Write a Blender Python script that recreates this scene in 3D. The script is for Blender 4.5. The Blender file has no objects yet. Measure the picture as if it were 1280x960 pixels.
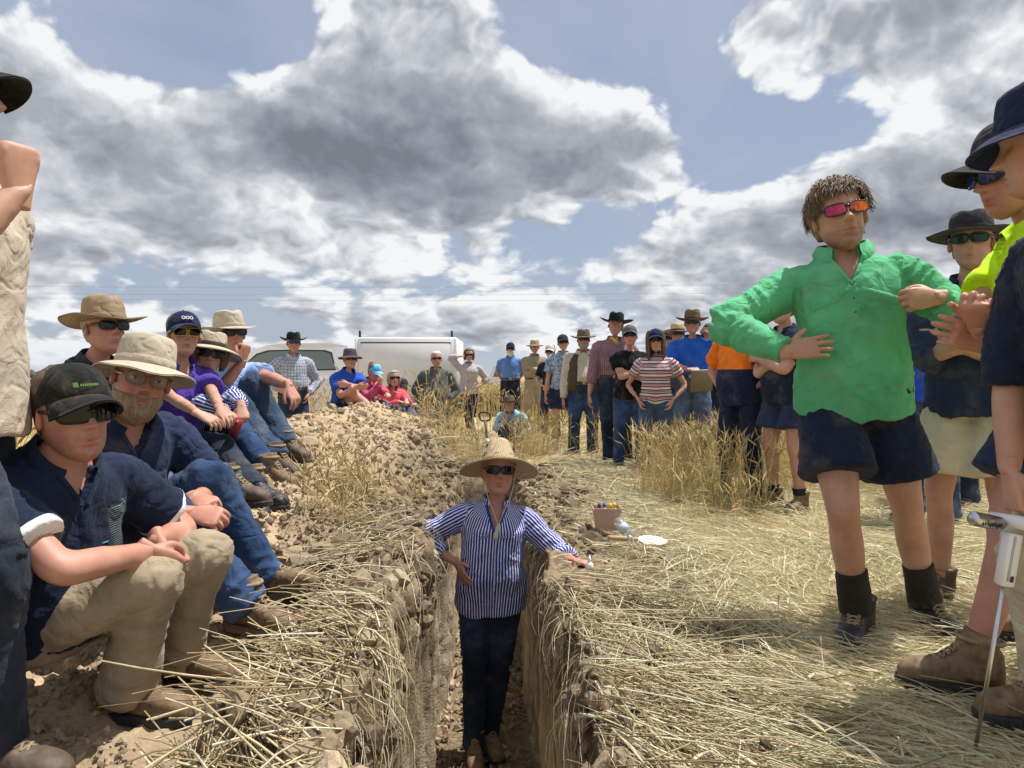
import bpy, bmesh, math, random
import numpy as np
from mathutils import Vector, Matrix
from mathutils.bvhtree import BVHTree

# ---------------------------------------------------------------- camera, sky, sun, exposure
SC = bpy.context.scene
F = 931.0            # focal length in pixels of a 1280 px wide frame
CZ = 1.05            # camera height over the field
HOR = 472.0          # horizon row
cam_d = bpy.data.cameras.new('camera')
cam_d.sensor_width = 36.0
cam_d.lens = 36.0 * F / 1280.0
cam_d.shift_y = -8.0 / 1280.0
cam_d.clip_start = 0.05
cam_d.clip_end = 6000.0
cam = bpy.data.objects.new('camera', cam_d)
SC.collection.objects.link(cam)
cam.location = (0, 0, CZ)
cam.rotation_euler = (math.radians(90), 0, 0)
SC.camera = cam

SUN_VEC = Vector((0.36, 0.16, 1.0)).normalized()      # towards the sun
SUN_EL = math.asin(SUN_VEC.z)
SUN_AZ = math.atan2(SUN_VEC.x, SUN_VEC.y)             # clockwise from +Y

SC.view_settings.view_transform = 'Standard'
SC.view_settings.look = 'None'
SC.view_settings.gamma = 1.0
SC.view_settings.exposure = 0.42
SC.view_settings.use_curve_mapping = False
SC.cycles.max_bounces = 5
SC.cycles.diffuse_bounces = 3
SC.cycles.glossy_bounces = 2
SC.cycles.adaptive_threshold = 0.02

world = bpy.data.worlds.new('World')
SC.world = world
world.use_nodes = True


class NT:
    """small helper to write node graphs as expressions"""
    def __init__(self, tree):
        self.t = tree; self.n = tree.nodes; self.l = tree.links

    def node(self, typ, **kw):
        nd = self.n.new(typ)
        for k, v in kw.items():
            setattr(nd, k, v)
        return nd

    def put(self, sock, v):
        if v is None:
            return
        if hasattr(v, 'is_output') or isinstance(v, bpy.types.NodeSocket):
            self.l.new(v, sock)
        else:
            if isinstance(v, (tuple, list)) and len(v) == 3 and sock.type == 'RGBA':
                v = (*v, 1.0)
            sock.default_value = v

    def m(self, op, a, b=None, c=None, clamp=False):
        nd = self.node('ShaderNodeMath', operation=op, use_clamp=clamp)
        for i, v in enumerate((a, b, c)):
            self.put(nd.inputs[i], v)
        return nd.outputs[0]

    def add(self, a, b): return self.m('ADD', a, b)
    def sub(self, a, b): return self.m('SUBTRACT', a, b)
    def mul(self, a, b): return self.m('MULTIPLY', a, b)

    def vm(self, op, a, b=None):
        nd = self.node('ShaderNodeVectorMath', operation=op)
        self.put(nd.inputs[0], a)
        if b is not None:
            self.put(nd.inputs[1], b)
        return nd.outputs[0] if op not in ('DOT_PRODUCT', 'LENGTH') else nd.outputs[1]

    def xyz(self, x, y, z):
        nd = self.node('ShaderNodeCombineXYZ')
        for i, v in enumerate((x, y, z)):
            self.put(nd.inputs[i], v)
        return nd.outputs[0]

    def sep(self, v):
        nd = self.node('ShaderNodeSeparateXYZ'); self.put(nd.inputs[0], v)
        return nd.outputs[0], nd.outputs[1], nd.outputs[2]

    def noise(self, vec, scale, detail=4.0, rough=0.5, dist=0.0, lac=2.0, col=False):
        nd = self.node('ShaderNodeTexNoise')
        if vec is not None:
            self.put(nd.inputs['Vector'], vec)
        nd.inputs['Scale'].default_value = scale
        nd.inputs['Detail'].default_value = detail
        nd.inputs['Roughness'].default_value = rough
        nd.inputs['Distortion'].default_value = dist
        nd.inputs['Lacunarity'].default_value = lac
        return nd.outputs[1 if col else 0]

    def ramp(self, v, lo, hi, a=0.0, b=1.0, smooth=True):
        nd = self.node('ShaderNodeMapRange')
        nd.interpolation_type = 'SMOOTHSTEP' if smooth else 'LINEAR'
        self.put(nd.inputs[0], v)
        for i, x in enumerate((lo, hi, a, b)):
            self.put(nd.inputs[i + 1], x)
        return nd.outputs[0]

    def mix(self, f, a, b, mode='MIX'):
        nd = self.node('ShaderNodeMix', data_type='RGBA', blend_type=mode)
        self.put(nd.inputs[0], f)
        self.put(nd.inputs[6], a)
        self.put(nd.inputs[7], b)
        return nd.outputs[2]


def blob_map(blobs, AZ, EL):
    m = np.zeros_like(AZ)
    for (px, py, rx, ry, amp) in blobs:
        a0 = math.atan2(px - 640, F); e0 = math.atan2((HOR - py) * math.cos(a0), F)
        r2 = ((AZ - a0) * F / rx) ** 2 + ((EL - e0) * F / ry) ** 2
        m += amp * np.exp(-r2 ** 1.6)
    return m


def lowrank(k, az01, el01, fn, rank=6, n=44):
    """a smooth map over azimuth and elevation, written as a short sum of products of curves"""
    A = np.linspace(-0.8, 0.8, 220); E = np.linspace(0, 0.62, 120)
    AZ, EL = np.meshgrid(A, E, indexing='ij')
    win = np.clip((0.8 - np.abs(AZ)) / 0.1, 0, 1) * np.clip((0.62 - EL) / 0.08, 0, 1)
    U, S, Vt = np.linalg.svd(fn(AZ, EL) * win, full_matrices=False)
    tot = None
    for r0 in range(0, rank, 3):
        outs = []
        for (vec, sock) in ((U, az01), (Vt.T, el01)):
            nd = k.node('ShaderNodeRGBCurve')
            lo = []; hi = []
            for c in range(3):
                col = vec[:, r0 + c]
                l_, h_ = col.min() - 1e-6, col.max() + 1e-6
                lo.append(float(l_)); hi.append(float(h_))
                cur = nd.mapping.curves[c]
                xs = np.linspace(0, 1, n)
                ys = (np.interp(xs, np.linspace(0, 1, len(col)), col) - l_) / (h_ - l_)
                cur.points[0].location = (xs[0], ys[0]); cur.points[1].location = (xs[-1], ys[-1])
                for x_, y_ in zip(xs[1:-1], ys[1:-1]):
                    cur.points.new(float(x_), float(y_))
            nd.mapping.update()
            k.put(nd.inputs[0], 1.0)
            k.l.new(k.xyz(sock, sock, sock), nd.inputs[1])
            v = k.vm('MULTIPLY', nd.outputs[0], tuple(h - l for h, l in zip(hi, lo)))
            v = k.vm('ADD', v, tuple(lo))
            outs.append(v)
        sc = k.vm('MULTIPLY', outs[0], tuple(float(S[r0 + c]) for c in range(3)))
        term = k.vm('DOT_PRODUCT', sc, outs[1])
        tot = term if tot is None else k.add(tot, term)
    return tot


def build_sky():
    k = NT(world.node_tree)
    world.node_tree.nodes.clear()
    out = k.node('ShaderNodeOutputWorld')
    bg = k.node('ShaderNodeBackground')
    k.l.new(bg.outputs[0], out.inputs[0])
    sky = k.node('ShaderNodeTexSky', sky_type='NISHITA')
    sky.sun_disc = False
    sky.sun_elevation = SUN_EL
    sky.sun_rotation = SUN_AZ
    sky.altitude = 200.0
    sky.air_density = 1.0
    sky.dust_density = 1.5
    sky.ozone_density = 1.0
    d = k.node('ShaderNodeTexCoord').outputs['Generated']
    x, y, z = k.sep(d)
    az = k.m('ARCTAN2', x, y)
    elp = k.m('ARCSINE', k.m('MAXIMUM', z, 0.0), clamp=False)
    az01 = k.ramp(az, -0.8, 0.8, 0.0, 1.0, smooth=False)
    el01 = k.ramp(elp, 0.0, 0.62, 0.0, 1.0, smooth=False)
    M = lowrank(k, az01, el01, lambda A, E: blob_map(BLOBS, A, E), 9)
    R = lowrank(k, az01, el01, lambda A, E: blob_map(SHADE, A, E), 9)
    w = k.mul(k.m('LOGARITHM', k.add(elp, 0.27), math.e), 0.80)
    v = k.xyz(k.m('SINE', az), k.m('COSINE', az), w)
    n1 = k.noise(v, 4.2, 7.0, 0.58, 0.25)
    v2 = k.vm('ADD', v, (0.026, 0.0, 0.050))
    n1b = k.noise(v2, 4.2, 6.0, 0.58, 0.25)
    wob = k.vm('ADD', v, k.vm('MULTIPLY', k.vm('SUBTRACT', k.noise(v, 9.0, 2.0, 0.55, col=True), (0.5, 0.5, 0.5)), (0.10, 0.10, 0.10)))

    # rounded puffs

    def puff(vec):
        nd = k.node('ShaderNodeTexVoronoi', feature='F1')
        k.put(nd.inputs['Vector'], vec)
        nd.inputs['Scale'].default_value = 10.0
        nd.inputs['Detail'].default_value = 2.0
        nd.inputs['Roughness'].default_value = 0.5
        nd.inputs['Lacunarity'].default_value = 2.4
        nd.normalize = False
        return nd.outputs[0]
    p0 = puff(wob)
    p1 = puff(k.vm('ADD', wob, (0.012, 0.0, 0.026)))
    back = k.ramp(y, 0.55, 0.2, 0.0, 0.10)
    dens = k.add(k.add(M, back), k.mul(k.sub(n1, 0.5), 1.75))
    dens = k.sub(dens, k.mul(k.sub(p0, 0.72), 0.34))
    alpha = k.ramp(dens, -0.08, 0.075, 0.0, 1.0)
    thick = k.ramp(dens, 0.0, 0.75, 0.0, 1.0)
    relief = k.add(k.mul(k.sub(n1, n1b), 2.3), k.mul(k.sub(p1, p0), k.ramp(thick, 0.0, 0.9, 0.75, 0.38)))
    lit = k.sub(k.add(0.95, relief), k.mul(thick, 0.34))
    lit = k.sub(lit, k.mul(R, 0.72))
    lit = k.m('MINIMUM', k.m('MAXIMUM', lit, 0.0), 1.0)
    ccol = k.node('ShaderNodeValToRGB')
    cr = ccol.color_ramp
    cr.elements[0].position = 0.0; cr.elements[0].color = (0.165, 0.175, 0.205, 1)
    cr.elements[1].position = 1.0; cr.elements[1].color = (0.74, 0.75, 0.765, 1)
    for p_, c_ in ((0.25, (0.23, 0.245, 0.285, 1)), (0.55, (0.33, 0.35, 0.39, 1)), (0.80, (0.52, 0.54, 0.575, 1))):
        e_ = cr.elements.new(p_); e_.color = c_
    k.l.new(lit, ccol.inputs[0])
    nish = k.vm('MULTIPLY', sky.outputs[0], (SKY_K, SKY_K, SKY_K))
    veil = k.ramp(n1b, 0.30, 0.70, 0.55, 0.88)
    clear = k.mix(veil, nish, (0.35, 0.40, 0.51))
    colr = k.mix(alpha, clear, ccol.outputs[0])
    hz = k.ramp(elp, 0.0, 0.06, 0.5, 0.0)
    colr = k.mix(hz, colr, (0.52, 0.56, 0.62))
    k.l.new(colr, bg.inputs[0])
    bg.inputs[1].default_value = 0.92
    world.cycles.sampling_method = 'MANUAL'
    world.cycles.sample_map_resolution = 256


SKY_K = 0.085
BLOBS = [  # cloud cover: px, py, rx, ry, amount (directions in the sky given in units of the full frame)
    (500, 110, 140, 125, 0.55), (330, 170, 150, 70, 0.30), (730, 165, 150, 75, 0.48), (560, 215, 330, 50, 0.34),
    (50, 160, 150, 100, 0.34), (150, 280, 260, 70, 0.26), (500, 300, 330, 45, 0.20),
    (1080, 55, 180, 66, 0.50), (1250, 60, 110, 90, 0.36),
    (1010, 275, 180, 55, 0.42), (1210, 235, 150, 95, 0.52), (880, 330, 160, 45, 0.26),
    (640, 405, 900, 45, 0.20),
    (715, 25, 110, 60, -0.40), (850, 60, 75, 110, -0.42), (230, 50, 150, 55, -0.42), (60, 25, 120, 28, -0.25), (330, 10, 120, 40, -0.30),
    (930, 190, 80, 55, -0.42), (1110, 160, 110, 26, -0.34), (790, 280, 75, 40, -0.30), (250, 330, 120, 25, -0.10), (640, 365, 300, 12, -0.10),
]
SHADE = [  # thick, shaded cloud
    (470, 130, 150, 90, 0.36), (560, 200, 260, 55, 0.30), (760, 195, 90, 30, 0.18), (560, 275, 250, 35, 0.25), (130, 325, 150, 30, 0.25),
    (210, 215, 90, 40, 0.22), (960, 330, 130, 35, 0.28), (1150, 260, 110, 45, 0.28), (60, 130, 80, 30, 0.10),
    (1060, 95, 110, 22, 0.15), (740, 110, 80, 30, -0.12), (350, 395, 300, 20, 0.12), (800, 420, 300, 14, 0.10),
]
build_sky()

sun_d = bpy.data.lights.new('sun', 'SUN')
sun_d.energy = 4.6
sun_d.angle = math.radians(0.6)
sun_d.color = (1.0, 0.965, 0.915)
sun = bpy.data.objects.new('sun', sun_d)
SC.collection.objects.link(sun)
sun.location = (8, 6, 20)
sun.rotation_euler = SUN_VEC.to_track_quat('Z', 'Y').to_euler()

# ---------------------------------------------------------------- helpers
C = SC.collection
RNG = np.random.default_rng(7)
random.seed(7)


def P(px, py, d):
    """point at depth d (metres along the view) that the photograph shows at px, py"""
    return np.array([(px - 640.0) / F * d, d, CZ - (py - HOR) / F * d])


def nrm(v):
    v = np.asarray(v, float)
    return v / (np.linalg.norm(v) + 1e-12)


def _h(i, j, k, seed):
    n = (i.astype(np.uint32) * np.uint32(374761393) + j.astype(np.uint32) * np.uint32(668265263)
         + k.astype(np.uint32) * np.uint32(2147483647) + np.uint32(seed) * np.uint32(974711))
    n = (n ^ (n >> np.uint32(13))) * np.uint32(1274126177)
    n = n ^ (n >> np.uint32(16))
    return (n & np.uint32(0xffff)).astype(np.float32) / 32767.5 - 1.0


def vnoise(p, seed=0):
    p = np.asarray(p, np.float64)
    i = np.floor(p).astype(np.int64); f = (p - i).astype(np.float32)
    u = f * f * f * (f * (f * 6 - 15) + 10)
    r = 0
    for a in (0, 1):
        for b in (0, 1):
            for c in (0, 1):
                w = (u[:, 0] if a else 1 - u[:, 0]) * (u[:, 1] if b else 1 - u[:, 1]) * (u[:, 2] if c else 1 - u[:, 2])
                r = r + w * _h(i[:, 0] + a, i[:, 1] + b, i[:, 2] + c, seed)
    return r


def fbm(p, octv=4, seed=0, gain=0.5):
    p = np.asarray(p, float); a = 1.0; t = 0; s = 0
    for o in range(octv):
        t = t + a * vnoise(p * (2.03 ** o) + 11.3 * o, seed + o); s += a; a *= gain
    return t / s


def mesh_np(name, V, Fc, smooth=True, attrs=None, mats=None, fmat=None):
    """mesh from numpy: Fc is an (n,3) or (n,4) array, or a list of such arrays"""
    me = bpy.data.meshes.new(name)
    V = np.ascontiguousarray(V, np.float32)
    if not isinstance(Fc, (list, tuple)):
        Fc = [Fc]
    Fc = [np.asarray(f, np.int32) for f in Fc if len(f)]
    loops = np.concatenate([f.ravel() for f in Fc]); cnt = np.concatenate([np.full(len(f), f.shape[1], np.int32) for f in Fc])
    me.vertices.add(len(V)); me.vertices.foreach_set('co', V.ravel())
    me.loops.add(len(loops)); me.loops.foreach_set('vertex_index', loops)
    me.polygons.add(len(cnt))
    me.polygons.foreach_set('loop_start', np.concatenate([[0], np.cumsum(cnt)[:-1]]).astype(np.int32))
    me.polygons.foreach_set('loop_total', cnt)
    me.update(calc_edges=True)
    me.polygons.foreach_set('use_smooth', np.full(len(cnt), bool(smooth)))
    if fmat is not None:
        me.polygons.foreach_set('material_index', np.asarray(fmat, np.int32))
    for k_, v_ in (attrs or {}).items():
        v_ = np.asarray(v_, np.float32)
        if v_.ndim == 1:
            at = me.attributes.new(k_, 'FLOAT', 'POINT'); at.data.foreach_set('value', v_)
        else:
            at = me.attributes.new(k_, 'FLOAT_COLOR', 'POINT')
            at.data.foreach_set('color', np.concatenate([v_, np.ones((len(v_), 1), np.float32)], 1).ravel())
    for m_ in (mats or []):
        me.materials.append(m_)
    return me


def obj(name, me, parent=None, mat=None, loc=None):
    o = bpy.data.objects.new(name, me)
    C.objects.link(o)
    if mat is not None and me is not None:
        if len(me.materials) == 0:
            me.materials.append(mat)
        else:
            o.material_slots[0].link = 'OBJECT'; o.material_slots[0].material = mat
    if parent is not None:
        o.parent = parent
    if loc is not None:
        o.location = loc
    return o


def tag(o, label=None, cat=None, group=None, kind=None):
    if label: o['label'] = label
    if cat: o['category'] = cat
    if group: o['group'] = group
    if kind: o['kind'] = kind
    return o


class MB:
    """collects numpy pieces into one mesh"""
    def __init__(self):
        self.V = []; self.T = []; self.Q = []; self.n = 0; self.A = {}

    def put(self, V, T=None, Q=None, **attrs):
        V = np.asarray(V, float)
        for k_, v_ in attrs.items():
            self.A.setdefault(k_, []).append(np.broadcast_to(np.asarray(v_, float), (len(V),)))
        self.V.append(V)
        if T is not None and len(T): self.T.append(np.asarray(T, int) + self.n)
        if Q is not None and len(Q): self.Q.append(np.asarray(Q, int) + self.n)
        self.n += len(V)
        return self

    def arrays(self):
        V = np.concatenate(self.V)
        T = np.concatenate(self.T) if self.T else np.zeros((0, 3), int)
        Q = np.concatenate(self.Q) if self.Q else np.zeros((0, 4), int)
        return V, T, Q

    def mesh(self, name, off=(0, 0, 0), smooth=True):
        V, T, Q = self.arrays()
        return mesh_np(name, V - np.asarray(off), [T, Q], smooth, {k_: np.concatenate(v_) for k_, v_ in self.A.items()})


def grid_quads(nu, nv, wrap=False):
    """rows nu, columns nv; wrap joins the last column to the first"""
    i = np.arange(nu - 1)[:, None]; j = np.arange(nv if wrap else nv - 1)[None, :]
    j2 = (j + 1) % nv
    return np.stack([i * nv + j, i * nv + j2, (i + 1) * nv + j2, (i + 1) * nv + j], -1).reshape(-1, 4)


def catmull(pts, per):
    pts = np.asarray(pts, float); n = len(pts)
    if n == 2:
        t = np.linspace(0, 1, per + 1)[:, None]
        return pts[0] * (1 - t) + pts[1] * t
    out = []
    for i in range(n - 1):
        p0 = pts[max(i - 1, 0)]; p1 = pts[i]; p2 = pts[i + 1]; p3 = pts[min(i + 2, n - 1)]
        if i == 0: p0 = 2 * p1 - p2
        if i == n - 2: p3 = 2 * p2 - p1
        t = np.linspace(0, 1, per, endpoint=False)[:, None]
        out.append(0.5 * ((2 * p1) + (-p0 + p2) * t + (2 * p0 - 5 * p1 + 4 * p2 - p3) * t ** 2 + (-p0 + 3 * p1 - 3 * p2 + p3) * t ** 3))
    out.append(pts[-1:])
    return np.concatenate(out)


def loft(cen, A, B, U, W, n=20, e=1.0, cap=True):
    """rings: centres (m,3), half sizes A along U and B along W (m,3 each); closed ends"""
    m = len(cen)
    th = np.linspace(0, 2 * np.pi, n, endpoint=False)
    c, s = np.cos(th), np.sin(th)
    if e != 1.0:
        c = np.sign(c) * np.abs(c) ** e; s = np.sign(s) * np.abs(s) ** e
    V = cen[:, None, :] + (np.asarray(A)[:, None] * c)[..., None] * U[:, None, :] + (np.asarray(B)[:, None] * s)[..., None] * W[:, None, :]
    V = V.reshape(-1, 3); Q = grid_quads(m, n, True); T = np.zeros((0, 3), int)
    if cap:
        V = np.concatenate([V, cen[:1], cen[-1:]])
        j = np.arange(n); j2 = (j + 1) % n
        T = np.concatenate([np.stack([j2, j, np.full(n, m * n)], 1), np.stack([(m - 1) * n + j, (m - 1) * n + j2, np.full(n, m * n + 1)], 1)])
    return V, T, Q


def frames(pts, ref):
    """transported frames along a polyline; W starts near ref"""
    pts = np.asarray(pts, float)
    t = np.gradient(pts, axis=0); t /= np.linalg.norm(t, axis=1)[:, None] + 1e-12
    U = np.zeros_like(pts); W = np.zeros_like(pts)
    w = np.asarray(ref, float)
    for i in range(len(pts)):
        w = w - t[i] * np.dot(w, t[i])
        if np.linalg.norm(w) < 1e-4:
            w = np.cross(t[i], [0.3, 0.5, 0.8])
        w = nrm(w); W[i] = w; U[i] = np.cross(w, t[i])
    return t, U, W


def tube(pts, rad, n=14, per=4, ref=(0, -1, 0.01), flat=1.0, curved=True, radb=None):
    pts = np.asarray(pts, float); rad = np.asarray(rad, float)
    if curved:
        q = catmull(np.concatenate([pts, rad[:, None], (rad * flat if radb is None else np.asarray(radb))[:, None]], 1), per)
    else:
        q = np.concatenate([pts, rad[:, None], (rad * flat if radb is None else np.asarray(radb))[:, None]], 1)
    _, U, W = frames(q[:, :3], ref)
    return loft(q[:, :3], np.maximum(q[:, 3], 1e-4), np.maximum(q[:, 4], 1e-4), U, W, n)


def box(c, s, R=None, bevel=0.0):
    """box with softened edges as a small loft"""
    c = np.asarray(c, float); hx, hy, hz = np.asarray(s, float) / 2
    b = min(bevel, hx * .9, hy * .9, hz * .9)
    if b <= 0:
        V = np.array([[x, y, z] for z in (-hz, hz) for y in (-hy, hy) for x in (-hx, hx)])
        Q = np.array([[0, 2, 3, 1], [4, 5, 7, 6], [0, 1, 5, 4], [2, 6, 7, 3], [0, 4, 6, 2], [1, 3, 7, 5]])
        T = np.zeros((0, 3), int)
    else:
        def ring(z, k):
            x, y = hx - k, hy - k
            return [[-x + b * (k == 0), -y, z], [x - b * (k == 0), -y, z], [x, -y + b * (k == 0), z], [x, y - b * (k == 0), z],
                    [x - b * (k == 0), y, z], [-x + b * (k == 0), y, z], [-x, y - b * (k == 0), z], [-x, -y + b * (k == 0), z]]
        V = np.array(ring(-hz, b) + ring(-hz + b, 0) + ring(hz - b, 0) + ring(hz, b) + [[0, 0, -hz], [0, 0, hz]])
        Q = grid_quads(4, 8, True)
        j = np.arange(8); j2 = (j + 1) % 8
        T = np.concatenate([np.stack([j2, j, np.full(8, 32)], 1), np.stack([24 + j, 24 + j2, np.full(8, 33)], 1)])
    if R is not None:
        V = V @ np.asarray(R).T
    return V + c, T, Q


def rotz(a):
    c, s = math.cos(a), math.sin(a)
    return np.array([[c, -s, 0], [s, c, 0], [0, 0, 1.0]])


def rotx(a):
    c, s = math.cos(a), math.sin(a)
    return np.array([[1, 0, 0], [0, c, -s], [0, s, c]])


def roty(a):
    c, s = math.cos(a), math.sin(a)
    return np.array([[c, 0, s], [0, 1, 0], [-s, 0, c]])


# ---------------------------------------------------------------- materials
MATS = {}


def new_mat(name):
    m = bpy.data.materials.new(name); m.use_nodes = True
    m.node_tree.nodes.clear()
    k = NT(m.node_tree)
    b = k.node('ShaderNodeBsdfPrincipled'); o = k.node('ShaderNodeOutputMaterial')
    k.l.new(b.outputs[0], o.inputs[0])
    return m, k, b


def bump(k, b, h, strength=0.4, dist=0.01):
    nd = k.node('ShaderNodeBump'); nd.inputs['Strength'].default_value = strength; nd.inputs['Distance'].default_value = dist
    k.put(nd.inputs['Height'], h); k.l.new(nd.outputs[0], b.inputs['Normal'])


def attr(k, name):
    nd = k.node('ShaderNodeAttribute'); nd.attribute_name = name
    return nd


def objco(k):
    return k.node('ShaderNodeTexCoord').outputs['Object']


def plain(name, col, rough=0.6, metal=0.0, var=0.12, scale=30.0, bmp=0.0, spec=0.5, coat=0.0):
    if name in MATS: return MATS[name]
    m, k, b = new_mat(name)
    n = k.noise(objco(k), scale, 4, 0.6)
    f = k.ramp(n, 0.25, 0.75, 1 - var, 1 + var, False)
    k.l.new(k.vm('MULTIPLY', tuple(col), k.xyz(f, f, f)), b.inputs['Base Color'])
    b.inputs['Roughness'].default_value = rough; b.inputs['Metallic'].default_value = metal
    b.inputs['Specular IOR Level'].default_value = spec
    b.inputs['Coat Weight'].default_value = coat
    if bmp: bump(k, b, n, bmp, 0.004)
    MATS[name] = m
    return m

# ---------------------------------------------------------------- the ground: field, trench, spoil
def sstep(x, a, b):
    t = np.clip((x - a) / (b - a), 0, 1)
    return t * t * (3 - 2 * t)


TR_END = 6.7


def _wob(y, a):
    y = np.asarray(y, float)
    return 0.016 * np.sin(4.1 * y + a) + 0.010 * np.sin(9.7 * y + 2.3 * a) + 0.003 * np.sin(21.0 * y + 1.1 * a)


def edge_l(y): return -0.285 - 0.03 * y + _wob(y, 0.7) - 0.06 * np.exp(-((np.asarray(y, float) - 4.0) / 0.45) ** 2)
def edge_r(y): return 0.275 - 0.03 * y + _wob(y, 3.9)


def rim_l(y): return np.interp(y, [0.3, 1.2, 2, 3, 4, 5.5, 6.6, 7.5], [0.30, 0.36, 0.38, 0.36, 0.24, 0.22, 0.15, 0.06])
def rim_r(y): return np.interp(y, [0.3, 2, 4, 5.2, 6.4, 7.5], [0.12, 0.13, 0.10, 0.15, 0.14, 0.02])


def trench(y):
    """1 inside the length of the trench, 0 beyond its far end"""
    return 1.0 - sstep(y, TR_END - 0.35, TR_END)


def ground_z(x, y):
    """smooth height of the ground outside the trench"""
    x = np.asarray(x, float); y = np.asarray(y, float)
    x, y = np.broadcast_arrays(x, y)
    hc = np.interp(y, [0.6, 1.4, 2.0, 2.7, 3.3, 4, 5, 7, 9.5, 10.8, 12.2], [0.03, 0.16, 0.33, 0.47, 0.55, 0.60, 0.64, 0.70, 0.70, 0.56, 0.0])
    hm = np.interp(y, [0.6, 1.5, 2.1, 2.7, 3.3, 4, 5.5, 7, 9.5, 10.8, 12.0], [0.0, 0.0, 0.02, 0.15, 0.34, 0.42, 0.47, 0.50, 0.45, 0.30, 0.0])
    rl = rim_l(y); rr = rim_r(y)
    xl = edge_l(y); xr = edge_r(y)
    xc = -1.75 + 0 * y
    z = np.zeros_like(x)
    xm = np.interp(y, [2.4, 3.1], [-0.80, -1.02])
    xb = np.interp(y, [2.4, 3.1], [-0.54, -0.60])
    # piecewise blends on the left of the trench
    t1 = sstep(x, -3.3, xc); zl = hc * t1
    lin = np.clip((x - xc) / (xm - xc), 0, 1); za = hc + (hm - hc) * lin ** np.interp(y, [2.3, 3.0], [0.5, 0.9])
    zb = hm + (rl * 0.98 - hm) * sstep((x - xm) / (xb - xm), 0, 1)
    zc = rl * 0.98 + 0 * x
    z = np.where(x < xc, zl, np.where(x < xm, za, np.where(x < xb, zb, zc)))
    zr = rr * (1 - 0.62 * sstep(x, 0.35, 0.8) - 0.38 * sstep(x, 0.8, 1.5))
    z = np.where(x > 0.5 * (xl + xr), zr, z)
    return z


CLODN = [(0, 0)]


def clod_amp(x, y):
    """how cloddy the surface is"""
    left = sstep(-x, 0.02, 0.10) * (1 - sstep(-x, 3.0, 3.6)) * (1 - sstep(y, 10.8, 12.0))
    right = (1 - sstep(x, 0.55, 1.25)) * (x > -0.3) * (1 - sstep(y, 7.2, 8.4))
    return np.maximum(left, right * 0.9)


def rough_z(x, y):
    x = np.asarray(x, float); y = np.asarray(y, float)
    x, y = np.broadcast_arrays(x, y); sh = x.shape
    p = np.stack([x.ravel(), y.ravel(), np.zeros(x.size)], 1)
    a = clod_amp(p[:, 0], p[:, 1])
    n = np.abs(fbm(p * 4.2, 2, 3)) * 0.10 + (1 - np.abs(vnoise(p * 13.0, 5))) ** 2 * 0.030 + fbm(p * 34, 2, 8) * 0.012
    m = fbm(p * 2.0, 2, 21) * 0.05
    r = (n - 0.035 + m) * a + (1 - a) * fbm(p * 1.3, 3, 9) * 0.02
    return r.reshape(sh)


def surf_z(x, y):
    return ground_z(x, y) + rough_z(x, y)


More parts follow.
